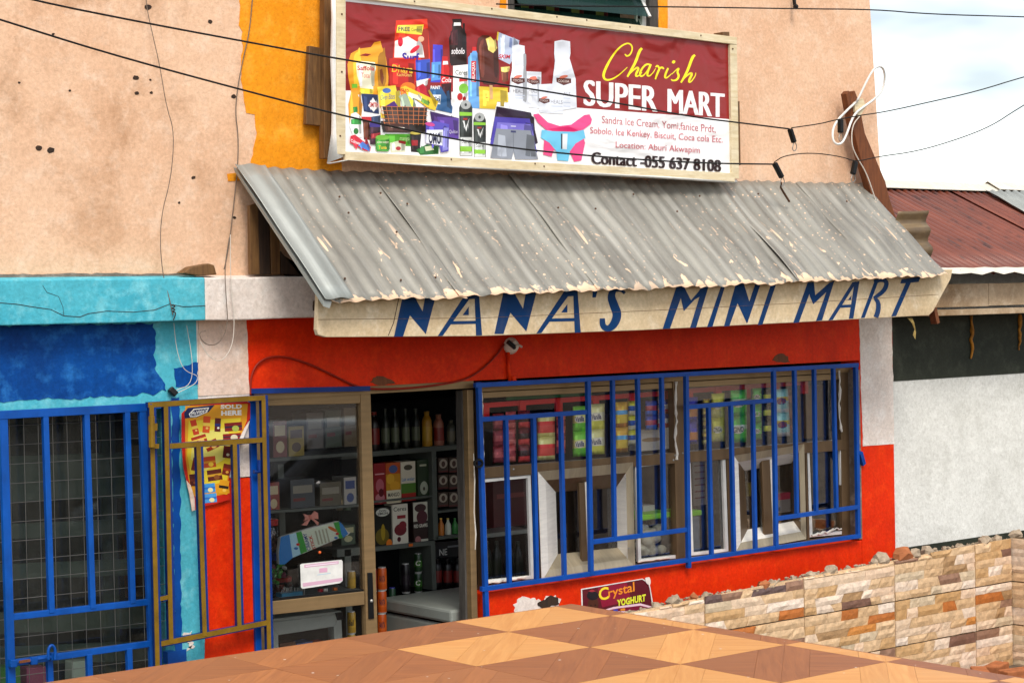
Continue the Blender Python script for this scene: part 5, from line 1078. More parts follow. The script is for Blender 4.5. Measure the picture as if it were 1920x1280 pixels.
def stone_wall(label, org, ux, ncol, cols_x, tileh, rows, topfun, zbase, ragged):
    """ux: unit direction along the wall; outward normal is to the street side"""
    w = thing('stone_wall', label, 'wall', org); nrm = Vector((ux.y, -ux.x, 0))
    Lg = cols_x[-1] - cols_x[0]; o0 = Vector(org)
    m = MB(); n = 26; vs = []
    for i in range(n + 1):
        x = cols_x[0] + Lg * i / n; zt_ = topfun(x) - .012 + .02 * mnoise.noise(Vector((x * 4, 1, 0)))
        for d, z in ((-.014, zbase - .03), (-.014, zt_), (-.13, zt_ - .01), (-.13, zbase - .03)): vs.append(o0 + ux * x + nrm * d + Vector((0, 0, z - o0.z)))
    m.add(vs, [(4 * i + k, 4 * i + (k + 1) % 4, 4 * i + 4 + (k + 1) % 4, 4 * i + 4 + k) for i in range(n) for k in range(4)] + [(3, 2, 1, 0), tuple(4 * n + k for k in range(4))]); m.build('wall_core', 'mortar', w)
    for ci in range(len(cols_x) - 1):
        x0, x1 = cols_x[ci] + .004, cols_x[ci + 1] - .004
        for r in range(rows):
            z0 = zbase + r * tileh + .004; z1 = z0 + tileh - .008
            if z0 > topfun(x0): continue
            tb = MB(); tv = []
            def W(x, z, d): return o0 + ux * x + nrm * d + Vector((0, 0, z - o0.z))
            zc = lambda x: min(z1, topfun(x))
            tile = MB().hexa([W(x0, z0, -.004), W(x1, z0, -.004), W(x1, max(zc(x1), z0 + .01), -.004), W(x0, max(zc(x0), z0 + .01), -.004), W(x0, z0, -.0135), W(x1, z0, -.0135), W(x1, max(zc(x1), z0 + .01), -.0135), W(x0, max(zc(x0), z0 + .01), -.0135)]).build('cladding_tile', 'stone_0', w)
            # courses of split stones
            nr = 5; zz = [z0]
            for k in range(nr): zz.append(zz[-1] + (z1 - z0) / nr * random.uniform(.8, 1.2))
            sc_ = (z1 - z0) / (zz[-1] - z0); zz = [z0 + (q - z0) * sc_ for q in zz]
            for k in range(nr):
                x = x0; slp = 0.0
                while x < x1 - .001:
                    wd = random.choice((.1, .14, .18, .24, .3)) * random.uniform(.85, 1.15)
                    if x1 - (x + wd) < .07: wd = x1 - x
                    a0, a1 = x, x + wd; b0, b1 = zz[k], zz[k + 1]; x += wd
                    if b0 + .012 > topfun((a0 + a1) / 2): continue
                    b1 = min(b1, topfun((a0 + a1) / 2) + random.uniform(-.01, .004))
                    hgt = random.uniform(.004, .010); NX, NZ = 5, 2; vs = []; s0_ = slp; slp = 0.0 if x > x1 - .002 else random.choice((-1, 1, 1)) * random.uniform(.0, .035); s1_ = slp
                    for j in range(NZ + 1):
                        for i in range(NX + 1):
                            u, v = i / NX, j / NZ; edge = (i in (0, NX)) or (j in (0, NZ))
                            xx = a0 + .001 + (a1 - a0 - .002) * u + (s0_ + (s1_ - s0_) * u) * (v - .5) + (.004 * mnoise.noise(Vector((a0 * 40 + i, b0 * 50 + j * 3, 8))) if i in (0, NX) else 0); z_ = b0 + .0008 + (b1 - b0 - .0016) * v
                            if j in (0, NZ): z_ += .0035 * mnoise.noise(Vector((xx * 30, b0 * 9 if j == 0 else b1 * 9, 5)))
                            xx = min(max(xx, x0), x1)
                            d = hgt * (.45 if edge else 1.0) + .005 * mnoise.noise(Vector((xx * 25, z_ * 40, ci + r)))
                            vs.append(W(xx, z_, d))
                    for i in range(NX + 1): vs.append(W(a0 + (a1 - a0) * i / NX, b0, -.004))
                    base = (NX + 1) * (NZ + 1)
                    fs = [(j * (NX + 1) + i, j * (NX + 1) + i + 1, (j + 1) * (NX + 1) + i + 1, (j + 1) * (NX + 1) + i) for j in range(NZ) for i in range(NX)]
                    bk = [W(a0, b0, -.004), W(a1, b0, -.004), W(a1, b1, -.004), W(a0, b1, -.004)]; nb_ = base; vs = vs[:base] + bk
                    fs += [tuple([nb_, nb_ + 1] + list(range(NX, -1, -1))), tuple([nb_ + 1, nb_ + 2] + [(NX + 1) * (j + 1) - 1 for j in range(NZ, -1, -1)]), tuple([nb_ + 2, nb_ + 3] + [NZ * (NX + 1) + i for i in range(NX + 1)]), tuple([nb_ + 3, nb_] + [j * (NX + 1) for j in range(NZ + 1)])]
                    MB().add(vs, fs).build('stone', 'stone_%d' % random.choices(range(16), WTS)[0], tile)
    return w
YSW = -.56
topx = lambda x: .765 + .030 * (x - 1.9) + .012 * mnoise.noise(Vector((x * 2.3, 0, 4)))
w1_ = stone_wall('long low stone-clad wall running to the right before the red shop wall', (0, YSW, 0), Vector((1, 0, 0)), 5, [.5, 1.10, 1.94, 2.78, 3.62, 4.43, 4.82], .29, 3, topx, -.02, True)
w2_ = stone_wall('short stone-clad return wall at the right edge of the picture', (4.83, YSW + .02, 0), Vector((0, -1, 0)), 2, [0, .62, 1.3], .29, 3, lambda x: .86, -.02, True)
# crumbs of broken mortar on the wall top: the larger ones singly
for i, (x, y, s) in enumerate(((1262, 1113, 9), (1300, 1108, 6), (1325, 1105, 5), (1430, 1095, 8), (1448, 1092, 6), (1488, 1084, 5), (1558, 1068, 8), (1652, 1050, 10), (1640, 1056, 7), (1694, 1042, 12), (1715, 1036, 8), (1737, 1034, 8), (1845, 1014, 8), (1870, 1010, 6), (1905, 1004, 8), (1590, 1065, 5), (1770, 1030, 5), (1800, 1022, 5), (1230, 1120, 6), (1365, 1100, 4), (1520, 1076, 5))):
    c = P(x, y, YSW + .03); r = s / 210.0; c.z = topx(c.x) - .012 + r * .45
    m = MB().ball(c, (r * random.uniform(.9, 1.5), r, r * random.uniform(.8, 1.1)), 7, 5); m.v = [p + Vector((random.uniform(-.3, .3), random.uniform(-.3, .3), random.uniform(-.3, .3))) * r for p in m.v]
    m.build('mortar_lump', 'broken_brick' if i in (1, 3, 9) else 'rubble', w1_)
m = MB()
for i in range(500):
    x = random.uniform(.9, 4.8); r = random.uniform(.003, .010); m.ball((x, YSW + random.uniform(.0, .12), topx(x) - .012 + r * .4), (r * 1.4, r, r * .9), 5, 4)
m.v = [p + Vector((random.uniform(-1, 1), random.uniform(-1, 1), random.uniform(-1, 1))) * .0025 for p in m.v]; m.build('mortar_crumbs', 'rubble', w1_, kind='stuff')
for i, (x, y, r_) in enumerate(((1868, 1252, .3), (1905, 1262, -.2), (1838, 1262, .8))):
    c = PZ(x, y, .03); m = MB().box(-.11, .11, -.05, .05, -.03, .03); ro = Matrix.Rotation(r_, 3, 'Z'); m.v = [c + ro @ p for p in m.v]
    tag(m.build('brick', 'broken_brick', bevel=.008), ['loose brick at the foot of the stone wall corner', 'loose brick at the lower right corner of the picture', 'loose brick nearest the table at lower right'][i], 'brick', 'loose bricks on the ground')

# ------------------------------------------------------------------ parquet-patterned table in the foreground
ZT = 1.9
tb = thing('parquet_table', 'large table top of light and dark parquet in the foreground', 'table', (-4.3, -6.5, 1.15))
TX0, TX1, TY0, TY1 = -5.35, -3.487, -7.45, -5.682
def wood_piece(name, col, dark, ang):
    m, t, b = base_mat(name); v = posvec(t, (26, 2.2, 1), (0, 0, ang))
    # mapping order: rotate position first, then stretch across the grain
    mpn = nd(t, 'ShaderNodeMapping'); mpn.vector_type = 'POINT'
    g_ = nd(t, 'ShaderNodeNewGeometry'); vr = nd(t, 'ShaderNodeVectorRotate', rotation_type='Z_AXIS'); vr.inputs['Angle'].default_value = ang
    t.links.new(g_.outputs['Position'], vr.inputs['Vector']); mpn.inputs['Scale'].default_value = (3.0, 42, 1); t.links.new(vr.outputs[0], mpn.inputs[0])
    n = noise(t, mpn.outputs[0], 2.2, 7, .62, .7); n2 = noise(t, posvec(t), 7, 4)
    o = mixc(t, ramp(t, n, .34, .66), A4(lin(dark)), A4(lin(col))); o = mixc(t, ramp(t, n2, .5, .75), o, A4(tuple(x * .86 for x in lin(col))))
    sp = nd(t, 'ShaderNodeTexVoronoi'); sp.inputs['Scale'].default_value = 60; t.links.new(posvec(t), sp.inputs['Vector']); sr_ = nd(t, 'ShaderNodeSeparateColor'); t.links.new(sp.outputs['Color'], sr_.inputs[0])
    th = nd(t, 'ShaderNodeMath', operation='MULTIPLY'); th.inputs[1].default_value = .16; t.links.new(ramp(t, sr_.outputs[0], .88, 1.0), th.inputs[0])
    lt = nd(t, 'ShaderNodeMath', operation='LESS_THAN'); t.links.new(sp.outputs['Distance'], lt.inputs[0]); t.links.new(th.outputs[0], lt.inputs[1])
    o = mixc(t, lt.outputs[0], o, (.62, .56, .5, 1))
    oi = nd(t, 'ShaderNodeObjectInfo'); o = mixc(t, ramp(t, oi.outputs['Random'], 0, 1, (0, 0, 0, 1), (.26, .26, .26, 1)), o, A4(tuple(x * .62 for x in lin(dark))))
    t.links.new(o, b.inputs['Base Color']); b.inputs['Roughness'].default_value = .42; b.inputs['Specular IOR Level'].default_value = .25; bump(t, b, n, .15, .001); MATS[name] = m
for nm, c_, d_ in (('lt', '#cf9452', '#bd7e3c'), ('dk', '#98592a', '#7e451c'), ('md', '#a26230', '#8b5024')):
    for k, an in enumerate((0, math.pi / 4, -math.pi / 4, math.pi / 2)): wood_piece('parq_%s_%d' % (nm, k), c_, d_, an)
MB().box(TX0, TX1, TY0, TY1, ZT - .035, ZT - .004).build('top_board', 'timber_brown', tb, bevel=.003)
PXs, PYs = .2545, .228; GX, GY = -3.528, -5.845
def clip(poly, ax, lim, keep_less):
    out = []
    for i in range(len(poly)):
        p, q = poly[i], poly[(i + 1) % len(poly)]; ip = (p[ax] <= lim) if keep_less else (p[ax] >= lim); iq = (q[ax] <= lim) if keep_less else (q[ax] >= lim)
        if ip: out.append(p)
        if ip != iq:
            t = (lim - p[ax]) / (q[ax] - p[ax]); out.append((p[0] + (q[0] - p[0]) * t, p[1] + (q[1] - p[1]) * t))
    return out
def piece(poly, mat, gap=.0003):
    poly = clip(clip(clip(clip(poly, 0, TX1, True), 0, TX0, False), 1, TY1, True), 1, TY0, False)
    if len(poly) < 3: return
    cx_ = sum(p[0] for p in poly) / len(poly); cy_ = sum(p[1] for p in poly) / len(poly)
    q = [(cx_ + (p[0] - cx_) * (1 - gap / .05), cy_ + (p[1] - cy_) * (1 - gap / .05)) for p in poly]
    if abs(sum(q[i][0] * q[(i + 1) % len(q)][1] - q[(i + 1) % len(q)][0] * q[i][1] for i in range(len(q)))) < 2e-5: return
    MB().prism([(p[0], p[1], ZT) for p in q], (0, 0, -.0045)).build('veneer', mat, tb)
for ix in range(-1, 8):
    for iy in range(-1, 8):
        x1 = GX - ix * PXs; x0 = x1 - PXs; y1 = GY - iy * PYs; y0 = y1 - PYs
        if x0 > TX1 or y0 > TY1: continue
        light = (ix + iy) % 2 == 1
        tone = 'lt' if light else 'dk'
        if ix >= 2 and light: tone = 'md'
        c = .5; hw = .26
        f = lambda u, v: (x0 + (x1 - x0) * u, y0 + (y1 - y0) * v)
        # band along the diagonal that points away from the camera, two triangles beside it
        piece([f(0, 0), f(hw, 0), f(1, 1 - hw), f(1, 1)], 'parq_%s_%d' % (tone, 2)); piece([f(0, 0), f(1, 1), f(1 - hw, 1), f(0, hw)], 'parq_%s_%d' % (tone, 2))
        piece([f(hw, 0), f(1, 0), f(1, 1 - hw)], 'parq_%s_%d' % (tone, 1)); piece([f(0, hw), f(1 - hw, 1), f(0, 1)], 'parq_%s_%d' % (tone, 1))
for a_, b_ in (((TX0, TY1 + .002), (TX1 + .003, TY1 + .002)), ((TX1 + .002, TY1), (TX1 + .002, TY0))):
    MB().beam((*a_, ZT - .017), (*b_, ZT - .017), .004 if a_[1] == b_[1] else .004, .034, up=(0, 0, 1)).build('edge_band', 'parq_dk_0', tb)
for x in (TX0 + .12, TX1 - .12):
    for y in (TY0 + .12, TY1 - .12): MB().box(x - .03, x + .03, y - .03, y + .03, 1.15, ZT - .035).build('leg', 'timber_brown', tb, bevel=.004)
MB().box(TX0 + .1, TX1 - .1, TY1 - .11, TY1 - .09, ZT - .12, ZT - .036).build('apron', 'timber_brown', tb); MB().box(TX1 - .11, TX1 - .09, TY0 + .1, TY1 - .12, ZT - .12, ZT - .036).build('apron', 'timber_brown', tb)

# ------------------------------------------------------------------ goods inside the shop
def carton(name, label, cat, x0, y0, x1, y1, Y, dep, col, art=None, sl=-.1, group=None, bevel=.002):
    """box whose front face covers the pixel rectangle; sl: slope of its top and bottom edges"""
    d = sl * (x1 - x0); px = [(x0, y0), (x1, y0 + d), (x1, y1 + d), (x0, y1)]
    q = [P(*p, Y) for p in px]; z0 = (q[2].z + q[3].z) / 2; z1 = (q[0].z + q[1].z) / 2; xa = (q[0].x + q[3].x) / 2; xb = (q[1].x + q[2].x) / 2
    t = thing(name, label, cat, ((xa + xb) / 2, Y + dep / 2, z0), group)
    MB().box(xa, xb, Y, Y + dep, z0, z1, lin(col)).build('box', 'print_pack', t, bevel=bevel)
    if art:
        a = Art(lambda u, v, o: Vector((xa + (xb - xa) * u, Y - .0004 - o, z1 + (z0 - z1) * v)), step=.0002); a.rect(.004, .003, .996, .997, col); art(a); a.build('label_print', 'print_pack', t)
    return t
def lathe_item(name, label, cat, xc, y0, y1, wpx, Y, prof, cols, group=None, mat='print_pack', extra=None):
    """turned thing: prof [(r 0..1, h 0..1)] bottom to top"""
    b = P(xc, y1, Y); tp = P(xc, y0, Y); h = tp.z - b.z; r = (P(xc + wpx / 2, y1, Y) - P(xc - wpx / 2, y1, Y)).length / 2 * .78
    m = MB().lathe([(q[0] * r, q[1] * h) for q in prof], b + Vector((0, r, 0)), 18, [lin(c) for c in cols])
    o = m.build(name, mat, smooth=35); tag(o, label, cat, group); return o, b + Vector((0, r, 0)), r, h
CAN = [(.86, 0), (1, .06), (1, .30), (1, .62), (1, .90), (.84, .97), (.82, 1.0)]
def can(label, xc, y0, y1, w, Y, c1, c2, top='#b9b9b4', group='drink cans on the shelf', txt=None, tc='#f2efe9'):
    o, b, r, h = lathe_item('drink_can', label, 'can', xc, y0, y1, w, Y, CAN, [top, c1, c2, c1, c1, top], group)
    if txt:
        v, f = glyphs(txt, .02, .2); m = MB()
        m.add([b + Vector((math.sin(-.62 + (u - .5) * 1.25) * (r + .0015), -math.cos(-.62 + (u - .5) * 1.25) * (r + .0015), h * (.38 + .26 * k))) for u, k in v], f, lin(tc))
        m.build('lettering', 'print_pack', o, fix=False)
    return o
BOT = [(.9, 0), (1, .03), (1, .20), (1, .55), (.96, .66), (.55, .80), (.38, .86), (.38, .93), (.42, .935), (.42, 1.0)]
def bottle(label, xc, y0, y1, w, Y, body, lab, cap, group='bottles on the top shelf', fat=False):
    pr = BOT if not fat else [(.9, 0), (1, .03), (1, .2), (1, .6), (.95, .74), (.7, .84), (.5, .88), (.5, .92), (.52, .925), (.52, 1.0)]
    return lathe_item('bottle', label, 'bottle', xc, y0, y1, w, Y, pr, [body, body, lab, body, body, body, body, cap, cap], group)[0]
# ---- shelving behind the door
YSH = .92
sh = thing('shop_shelving', 'pale painted shelving seen through the open shop door', 'shelving', P(780, 1108, YSH))
def shq(name, px, th=.34): return MB().qp(px, YSH, th).build(name, 'shelf_white', sh, bevel=.002)
shq('shelf', [(640, 851), (905, 829), (905, 838), (640, 861)]); shq('upright', [(809, 846), (818, 845), (822, 1012), (813, 1012)]); shq('shelf', [(640, 1032), (816, 1013), (816, 1021), (640, 1040)]); shq('upright', [(808, 1021), (816, 1020), (819, 1105), (811, 1106)])
shq('shelf', [(818, 958), (905, 948), (905, 952), (818, 962)]); shq('shelf', [(818, 1006), (905, 996), (905, 1002), (818, 1012)]); shq('shelf', [(640, 945), (812, 928), (812, 931), (640, 949)])
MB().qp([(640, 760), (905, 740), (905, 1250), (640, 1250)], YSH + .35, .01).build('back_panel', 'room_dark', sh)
Yi = YSH + .03
for x, c_, lb in ((708, '#7a1a12', 'red labelled cola bottle at the left of the top shelf'),): bottle(lb, x, 772, 848, 22, Yi, '#1a0d0a', c_, '#7a1a12', fat=True)
for i, x in enumerate((728, 746, 766, 785)): bottle(['first dark green bottle from the left on the top shelf', 'second dark green bottle from the left on the top shelf', 'third dark green bottle from the left on the top shelf', 'fourth dark green bottle from the left on the top shelf'][i], x, 766, 846 - i * 2, 17, Yi, '#161c12', '#59604a', '#30362a')
bottle('yellow drink bottle on the top shelf behind the door opening', 807, 771, 840, 20, Yi, '#c08a1e', '#c99a2c', '#b8861e', fat=True); bottle('pink red drink bottle right of the yellow one on the top shelf', 829, 777, 838, 20, Yi, '#b0705a', '#8a2a1e', '#a06a50', fat=True); bottle('small clear jar at the right end of the top shelf', 851, 788, 837, 17, Yi, '#4a4a3e', '#6a6450', '#5c5a48', fat=True)
def aR(*sh_):
    def f(a):
        for s in sh_:
            if s[0] == 'r': a.rect(*s[1:])
            elif s[0] == 'e': a.ell(*s[1:])
            else: a.text(s[1], s[2], s[3], bold=s[4] if len(s) > 4 else .02)
    return f
carton('juice_carton', 'dark red juice carton with a white cap on the middle shelf', 'carton', 701, 869, 723, 946, Yi, .07, '#8e1c20', aR(('r', .1, .25, .9, .28, '#d8a0a0'), ('e', .5, .55, .35, .17, '#b8606a'), ('e', .5, .85, .4, .12, '#c27a80'), ('e', .6, .72, .22, .1, '#5a1018')))
carton('juice_carton', 'orange juice carton lettered MANGO', 'carton', 724, 868, 751, 944, Yi, .09, '#b8501c', aR(('r', 0, .28, 1, .72, '#c98d1c'), ('e', .5, .16, .3, .1, '#4a5a8a'), ('e', .3, .4, .28, .13, '#e0a82e'), ('e', .6, .58, .35, .12, '#dca028'), ('r', 0, .68, 1, 1, '#dfd6b8'), ('t', 'MANGO', (.1, .74, .9, .84), '#20241c')))
carton('milk_carton', 'white and green milk carton with a red foot', 'carton', 752, 866, 779, 940, Yi, .09, '#d4ccb4', aR(('e', .5, .15, .3, .07, '#4a4434'), ('t', 'Lait entier', (.06, .40, .94, .49), '#4a78a8'), ('r', 0, .55, 1, .8, '#4f7a2a'), ('r', 0, .8, 1, 1, '#a3241c')))
carton('juice_carton', 'dark green pear juice carton on the middle shelf', 'carton', 783, 862, 804, 936, Yi, .08, '#2c3c26', aR(('r', .2, .12, .8, .17, '#b8b89c'), ('e', .55, .72, .35, .17, '#a8b09a'), ('e', .55, .74, .1, .05, '#4a4438')))
carton('juice_carton', 'black juice carton with a white oval and an orange', 'carton', 702, 952, 734, 1030, Yi, .09, '#15160f', aR(('e', .5, .12, .4, .1, '#cfd0c2'), ('t', 'DON', (.3, .06, .7, .11), '#15160f'), ('t', 'SIMON', (.2, .12, .8, .18), '#15160f'), ('e', .45, .7, .4, .2, '#6a5a18'), ('e', .5, .6, .12, .2, '#a0861c'), ('e', .85, .9, .18, .12, '#d8741c')))
carton('juice_carton', 'white juice carton with red grapes', 'carton', 736, 946, 765, 1026, Yi, .09, '#d4cfbd', aR(('t', 'Ceres', (.08, .06, .9, .16), '#2c3a24', .01), ('r', .3, .26, .85, .34, '#8a1c24'), ('e', .5, .6, .4, .14, '#6a1620'), ('e', .65, .5, .25, .1, '#7a1a26'), ('e', .4, .82, .12, .06, '#4a1018')))
carton('juice_carton', 'dark juice carton lettered RED GRAPES', 'carton', 775, 942, 802, 1021, Yi, .09, '#2a1a16', aR(('r', 0, 0, 1, .45, '#c0bfae'), ('e', .5, .14, .4, .1, '#3a1c1c'), ('e', .6, .36, .38, .16, '#4a1420'), ('t', 'RED GRAPES', (.04, .52, .98, .6), '#e0dccb'), ('e', .3, .88, .2, .08, '#a06a68'), ('r', .5, .88, 1, 1, '#c0bfae')))
carton('price_tag', 'small orange price tag on the shelf edge', 'tag', 767, 1019, 774, 1024, YSH - .012, .004, '#d0641c', bevel=0)
k = 0
for r, y in enumerate((859, 890, 923)):
    for c in range(2):
        carton('drink_pack', '%s brown pack in the %s row of the right shelf cell' % (('left', 'right')[c], ('top', 'middle', 'bottom')[r]), 'pack', 822 + c * 20, y - c, 840 + c * 20, y + 27, Yi, .08, '#3a2a20', aR(('e', .5, .4, .42, .32, '#a89c8a'), ('e', .5, .42, .2, .2, '#4a3026'), ('r', 0, .88, 1, 1, '#5a1c16')))
for i, (x, c_, l_, lb) in enumerate(((831, '#b86a1a', '#e0b83a', 'orange squeeze bottle in the right shelf cell'), (844, '#c8ccba', '#d8c050', 'white bottle with yellow cap in the right shelf cell'), (857, '#2f7a34', '#3c8a3c', 'green bottle in the right shelf cell'))): bottle(lb, x, 971, 1009, 12, Yi, c_, c_, l_, group='small bottles in the right shelf cell')
carton('drinks_box', 'black coffee box lettered NE on the drinks crate', 'box', 815, 1016, 900, 1046, Yi, .2, '#0c0d10', aR(('t', 'NE', (.1, .45, .27, .85), '#b5b5b0', .01), ('r', .28, .3, .6, .42, '#6c6d70')))
for i, x in enumerate((826, 845, 864)):
    bottle(['left dark malt bottle with red label below the coffee box', 'middle dark malt bottle with red label below the coffee box', 'right dark malt bottle with red label below the coffee box'][i], x, 1047, 1102, 18, Yi, '#100c0c', '#6e1c18', '#1a1616', group='malt bottles', fat=True)
can('dark drink can on the lower shelf by the freezer', 766, 1056, 1112, 17, Yi, '#1a1518', '#2a2228')
can('upper green can of the stack on the lower shelf', 789, 1037, 1073, 16, Yi, '#1c3a1a', '#3a6a24', txt='C'); can('lower green can of the stack on the lower shelf', 789, 1074, 1110, 16, Yi, '#1c3a1a', '#3a6a24', txt='C')
# can tower beside the door stile
Yc = .72
for i, (y0, y1) in enumerate(((1063, 1107), (1107, 1150), (1150, 1193), (1193, 1236))):
    s = ('top', 'second', 'third', 'bottom')[i]
    can('%s orange can of the can tower inside the door' % s, 722, y0, y1, 18.5, Yc, '#c2500f', '#d2601a', txt='FANTA', tc='#1c1c40', group='can tower')
    can('%s red can of the can tower by the door stile' % s, 704, y0 + 3, y1 + 3, 18, Yc + .01, '#7a1414', '#8c1a18', txt='Cola', group='can tower')
can('blue topped can beside the orange can tower', 740, 1101, 1146, 14, Yc + .12, '#22402c', '#2c4a38', top='#3a3a9a', group='can tower'); can('short orange can right of the can tower', 740, 1147, 1190, 14, Yc + .12, '#c2500f', '#d2601a', txt='FANTA', tc='#1c1c40', group='can tower'); can('lowest orange can right of the can tower', 740, 1190, 1233, 14, Yc + .12, '#c2500f', '#d2601a', group='can tower')
MB().box(P(690, 1240, Yc).x, P(748, 1240, Yc).x + .12, Yc - .03, Yc + .3, .02, P(722, 1237, Yc).z).build('x', 'cardboard')
bpy.data.objects['x'].name = 'cardboard_carton'; o = bpy.data.objects['cardboard_carton']; o.data.name = 'cardboard_carton'; tag(o, 'cardboard carton under the can tower inside the door', 'carton')
# chest freezer
fz = thing('chest_freezer', 'grey white chest freezer standing inside the open door', 'freezer', (1.0, .5, 0.02))
fx, fy0, fy1, fzt = .66, .17, .86, .765
MB().box(fx, 1.75, fy0, fy1, .03, fzt - .085).build('body', 'freezer_white', fz, bevel=.02); MB().box(fx - .012, 1.76, fy0 - .012, fy1, fzt - .075, fzt).build('lid', 'freezer_white', fz, bevel=.015); MB().box(fx + .01, 1.74, fy0 + .01, fy1 - .01, fzt - .085, fzt - .075).build('lid_seal', 'black_plastic', fz)

# ---- behind the glass of the left door leaf
Yl = .30
cs = thing('counter_shelf', 'glass-fronted shelf unit behind the closed door pane', 'shelf', P(590, 1240, Yl))
MB().qp([(480, 1126), (690, 1106), (690, 1114), (480, 1134)], Yl, .35).build('shelf', 'shelf_white', cs); MB().qp([(646, 1030), (658, 1029), (664, 1290), (652, 1290)], Yl + .25, .05).build('upright', 'shelf_white', cs); MB().qp([(632, 1030), (690, 1024), (690, 1038), (632, 1044)], Yl + .25, .05).build('shelf', 'shelf_white', cs)
MB().qp([(470, 862), (690, 846), (690, 852), (470, 868)], .8, .3).build('shelf', 'shelf_white', cs); MB().qp([(521, 870), (532, 870), (536, 1010), (525, 1010)], .8, .05).build('upright', 'shelf_white', cs)
MB().qp([(470, 960), (690, 944), (690, 948), (470, 965)], .6, .3).build('shelf', 'shelf_white', cs)
fr = thing('display_fridge', 'small white framed fridge with dark glass behind the door\'s lower pane', 'fridge', P(575, 1290, .22))
F0 = [(506, 1166), (640, 1150), (648, 1320), (512, 1330)]; F1 = [(522, 1190), (626, 1174), (632, 1320), (526, 1330)]
for aa, bb_ in ((0, 1), (1, 2), (3, 0)): MB().qp([F0[aa], F0[bb_], F1[bb_], F1[aa]], .2, .06).build('frame', 'freezer_white', fr, bevel=.003)
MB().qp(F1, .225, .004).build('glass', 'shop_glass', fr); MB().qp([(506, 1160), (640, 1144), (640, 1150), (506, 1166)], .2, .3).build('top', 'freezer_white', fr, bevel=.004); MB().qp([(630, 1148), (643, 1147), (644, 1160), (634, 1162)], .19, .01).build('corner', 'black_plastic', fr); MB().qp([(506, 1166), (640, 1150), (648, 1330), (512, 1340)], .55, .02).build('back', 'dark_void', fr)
for i, (x, c_, lb) in enumerate(((540, '#5a3a2a', 'brown pack in the small fridge'), (572, '#3a5a8a', 'blue and red pack in the small fridge'), (600, '#a02a24', 'red pack at the right in the small fridge'))): carton('chilled_pack', lb, 'pack', x - 15, 1205, x + 15, 1240, .35, .1, c_, aR(('r', 0, .6, 1, 1, '#8a2018')))
for i, (y0, y1) in enumerate(((1070, 1110), (1146, 1188), (1188, 1230))): can('%s gold can behind the door stile' % ('upper', 'middle', 'lower')[i], 664, y0, y1, 17, Yl + .12, '#b08a22', '#c49a2c', group='gold cans', txt='Ball' if i else None, tc='#2a2010')
def jar(label, x, y0, y1, w, lid, cont, Y=Yl):
    t = thing('candy_jar', label, 'jar', P(x, y1, Y))
    b = P(x, y1, Y); h = P(x, y0, Y).z - b.z; r = (P(x + w / 2, y1, Y) - P(x - w / 2, y1, Y)).length / 2 * .8; c = b + Vector((0, r, 0))
    MB().lathe([(r * .95, 0), (r, .01), (r, h * .75), (r * .8, h * .84)], c, 18).build('body', 'clear_plastic', t, smooth=35); MB().lathe([(r * .9, h * .83), (r * .92, h), (r * .85, h + .004)], c, 18, [lin(lid)] * 2).build('lid', 'print_pack', t, smooth=35)
    for k in range(26):
        p = c + Vector((random.uniform(-.62, .62) * r, random.uniform(-.62, .62) * r, random.uniform(.06, .62) * h)); m = MB().ball(p, (.018, .012, .011), 6, 4, lin(random.choice(cont))); ro = Matrix.Rotation(random.uniform(0, 3), 3, 'Y'); m.v = [p + ro @ (q - p) for q in m.v]; m.build('sweet', 'print_pack', t)
jar('sweet jar with a red lid at the left behind the door pane', 517, 975, 1035, 34, '#a81a18', ['#5a4438', '#7a5a48', '#3a2a24']); jar('sweet jar full of green and pink sweets behind the door pane', 530, 1040, 1095, 40, '#1c3f8e', ['#3a9a34', '#d8d8d0', '#a83a6a', '#2c8a2c', '#4aa83c']); jar('low sweet jar with a wide red lid on the counter shelf', 540, 1084, 1124, 46, '#a81a18', ['#8a3a2a', '#b8b0a0'])
bg = thing('candy_bag', 'blue, white and green candy bag tilted behind the door pane', 'bag', P(590, 1050, .14))
c5 = lambda x, y: (480 + x / 4, 920 + y / 4); Yb = .12
def bag_pt(a_, b_, o): return P(a_, b_, Yb - o)
MB().qp([c5(*p) for p in [(170, 460), (185, 345), (250, 325), (450, 265), (620, 225), (650, 250), (690, 300), (715, 310), (690, 335), (640, 350), (450, 430), (250, 510), (215, 550), (175, 550)]], Yb, .03).build('bag', 'plastic_white', bg, bevel=.006)
a = Art(bag_pt); Q5 = lambda col, *pts: a.poly([c5(*p) for p in pts], col)
Q5('#d5dfc8', (300, 312), (620, 225), (640, 340), (350, 470)); Q5('#2a7ac0', (185, 345), (250, 325), (275, 500), (215, 550), (175, 550), (172, 460)); Q5('#a9d4e4', (250, 326), (305, 312), (345, 470), (275, 500)); Q5('#2f9a34', (300, 312), (340, 300), (385, 452), (335, 472)); Q5('#2f9a34', (580, 238), (622, 228), (655, 350), (625, 358)); Q5('#2a7ac0', (622, 226), (650, 250), (692, 320), (655, 350), (640, 320))
a.text('CREAMY', [c5(385, 450), c5(350, 320), c5(378, 312), c5(412, 440)], '#1c3a80', bold=.03); a.text('STICK', [c5(425, 440), c5(392, 335), c5(416, 328), c5(450, 432)], '#c0281e', bold=.03)
for i in range(4): Q5('#a8a890', (440 + i * 26, 300 - i * 6), (452 + i * 26, 297 - i * 6), (478 + i * 26, 400 - i * 6), (466 + i * 26, 403 - i * 6))
E5 = lambda col, x, y, rx, ry, r=0: a.ell(*c5(x, y), rx / 4, ry / 4, col, rot=r)
E5('#c8641c', 575, 285, 40, 12, .5); E5('#c0281e', 315, 400, 14, 10); E5('#c0281e', 610, 320, 14, 10); E5('#2a6ab0', 300, 430, 16, 10); E5('#2a6ab0', 600, 350, 14, 9)
a.build('bag_print', 'print_pack', bg)
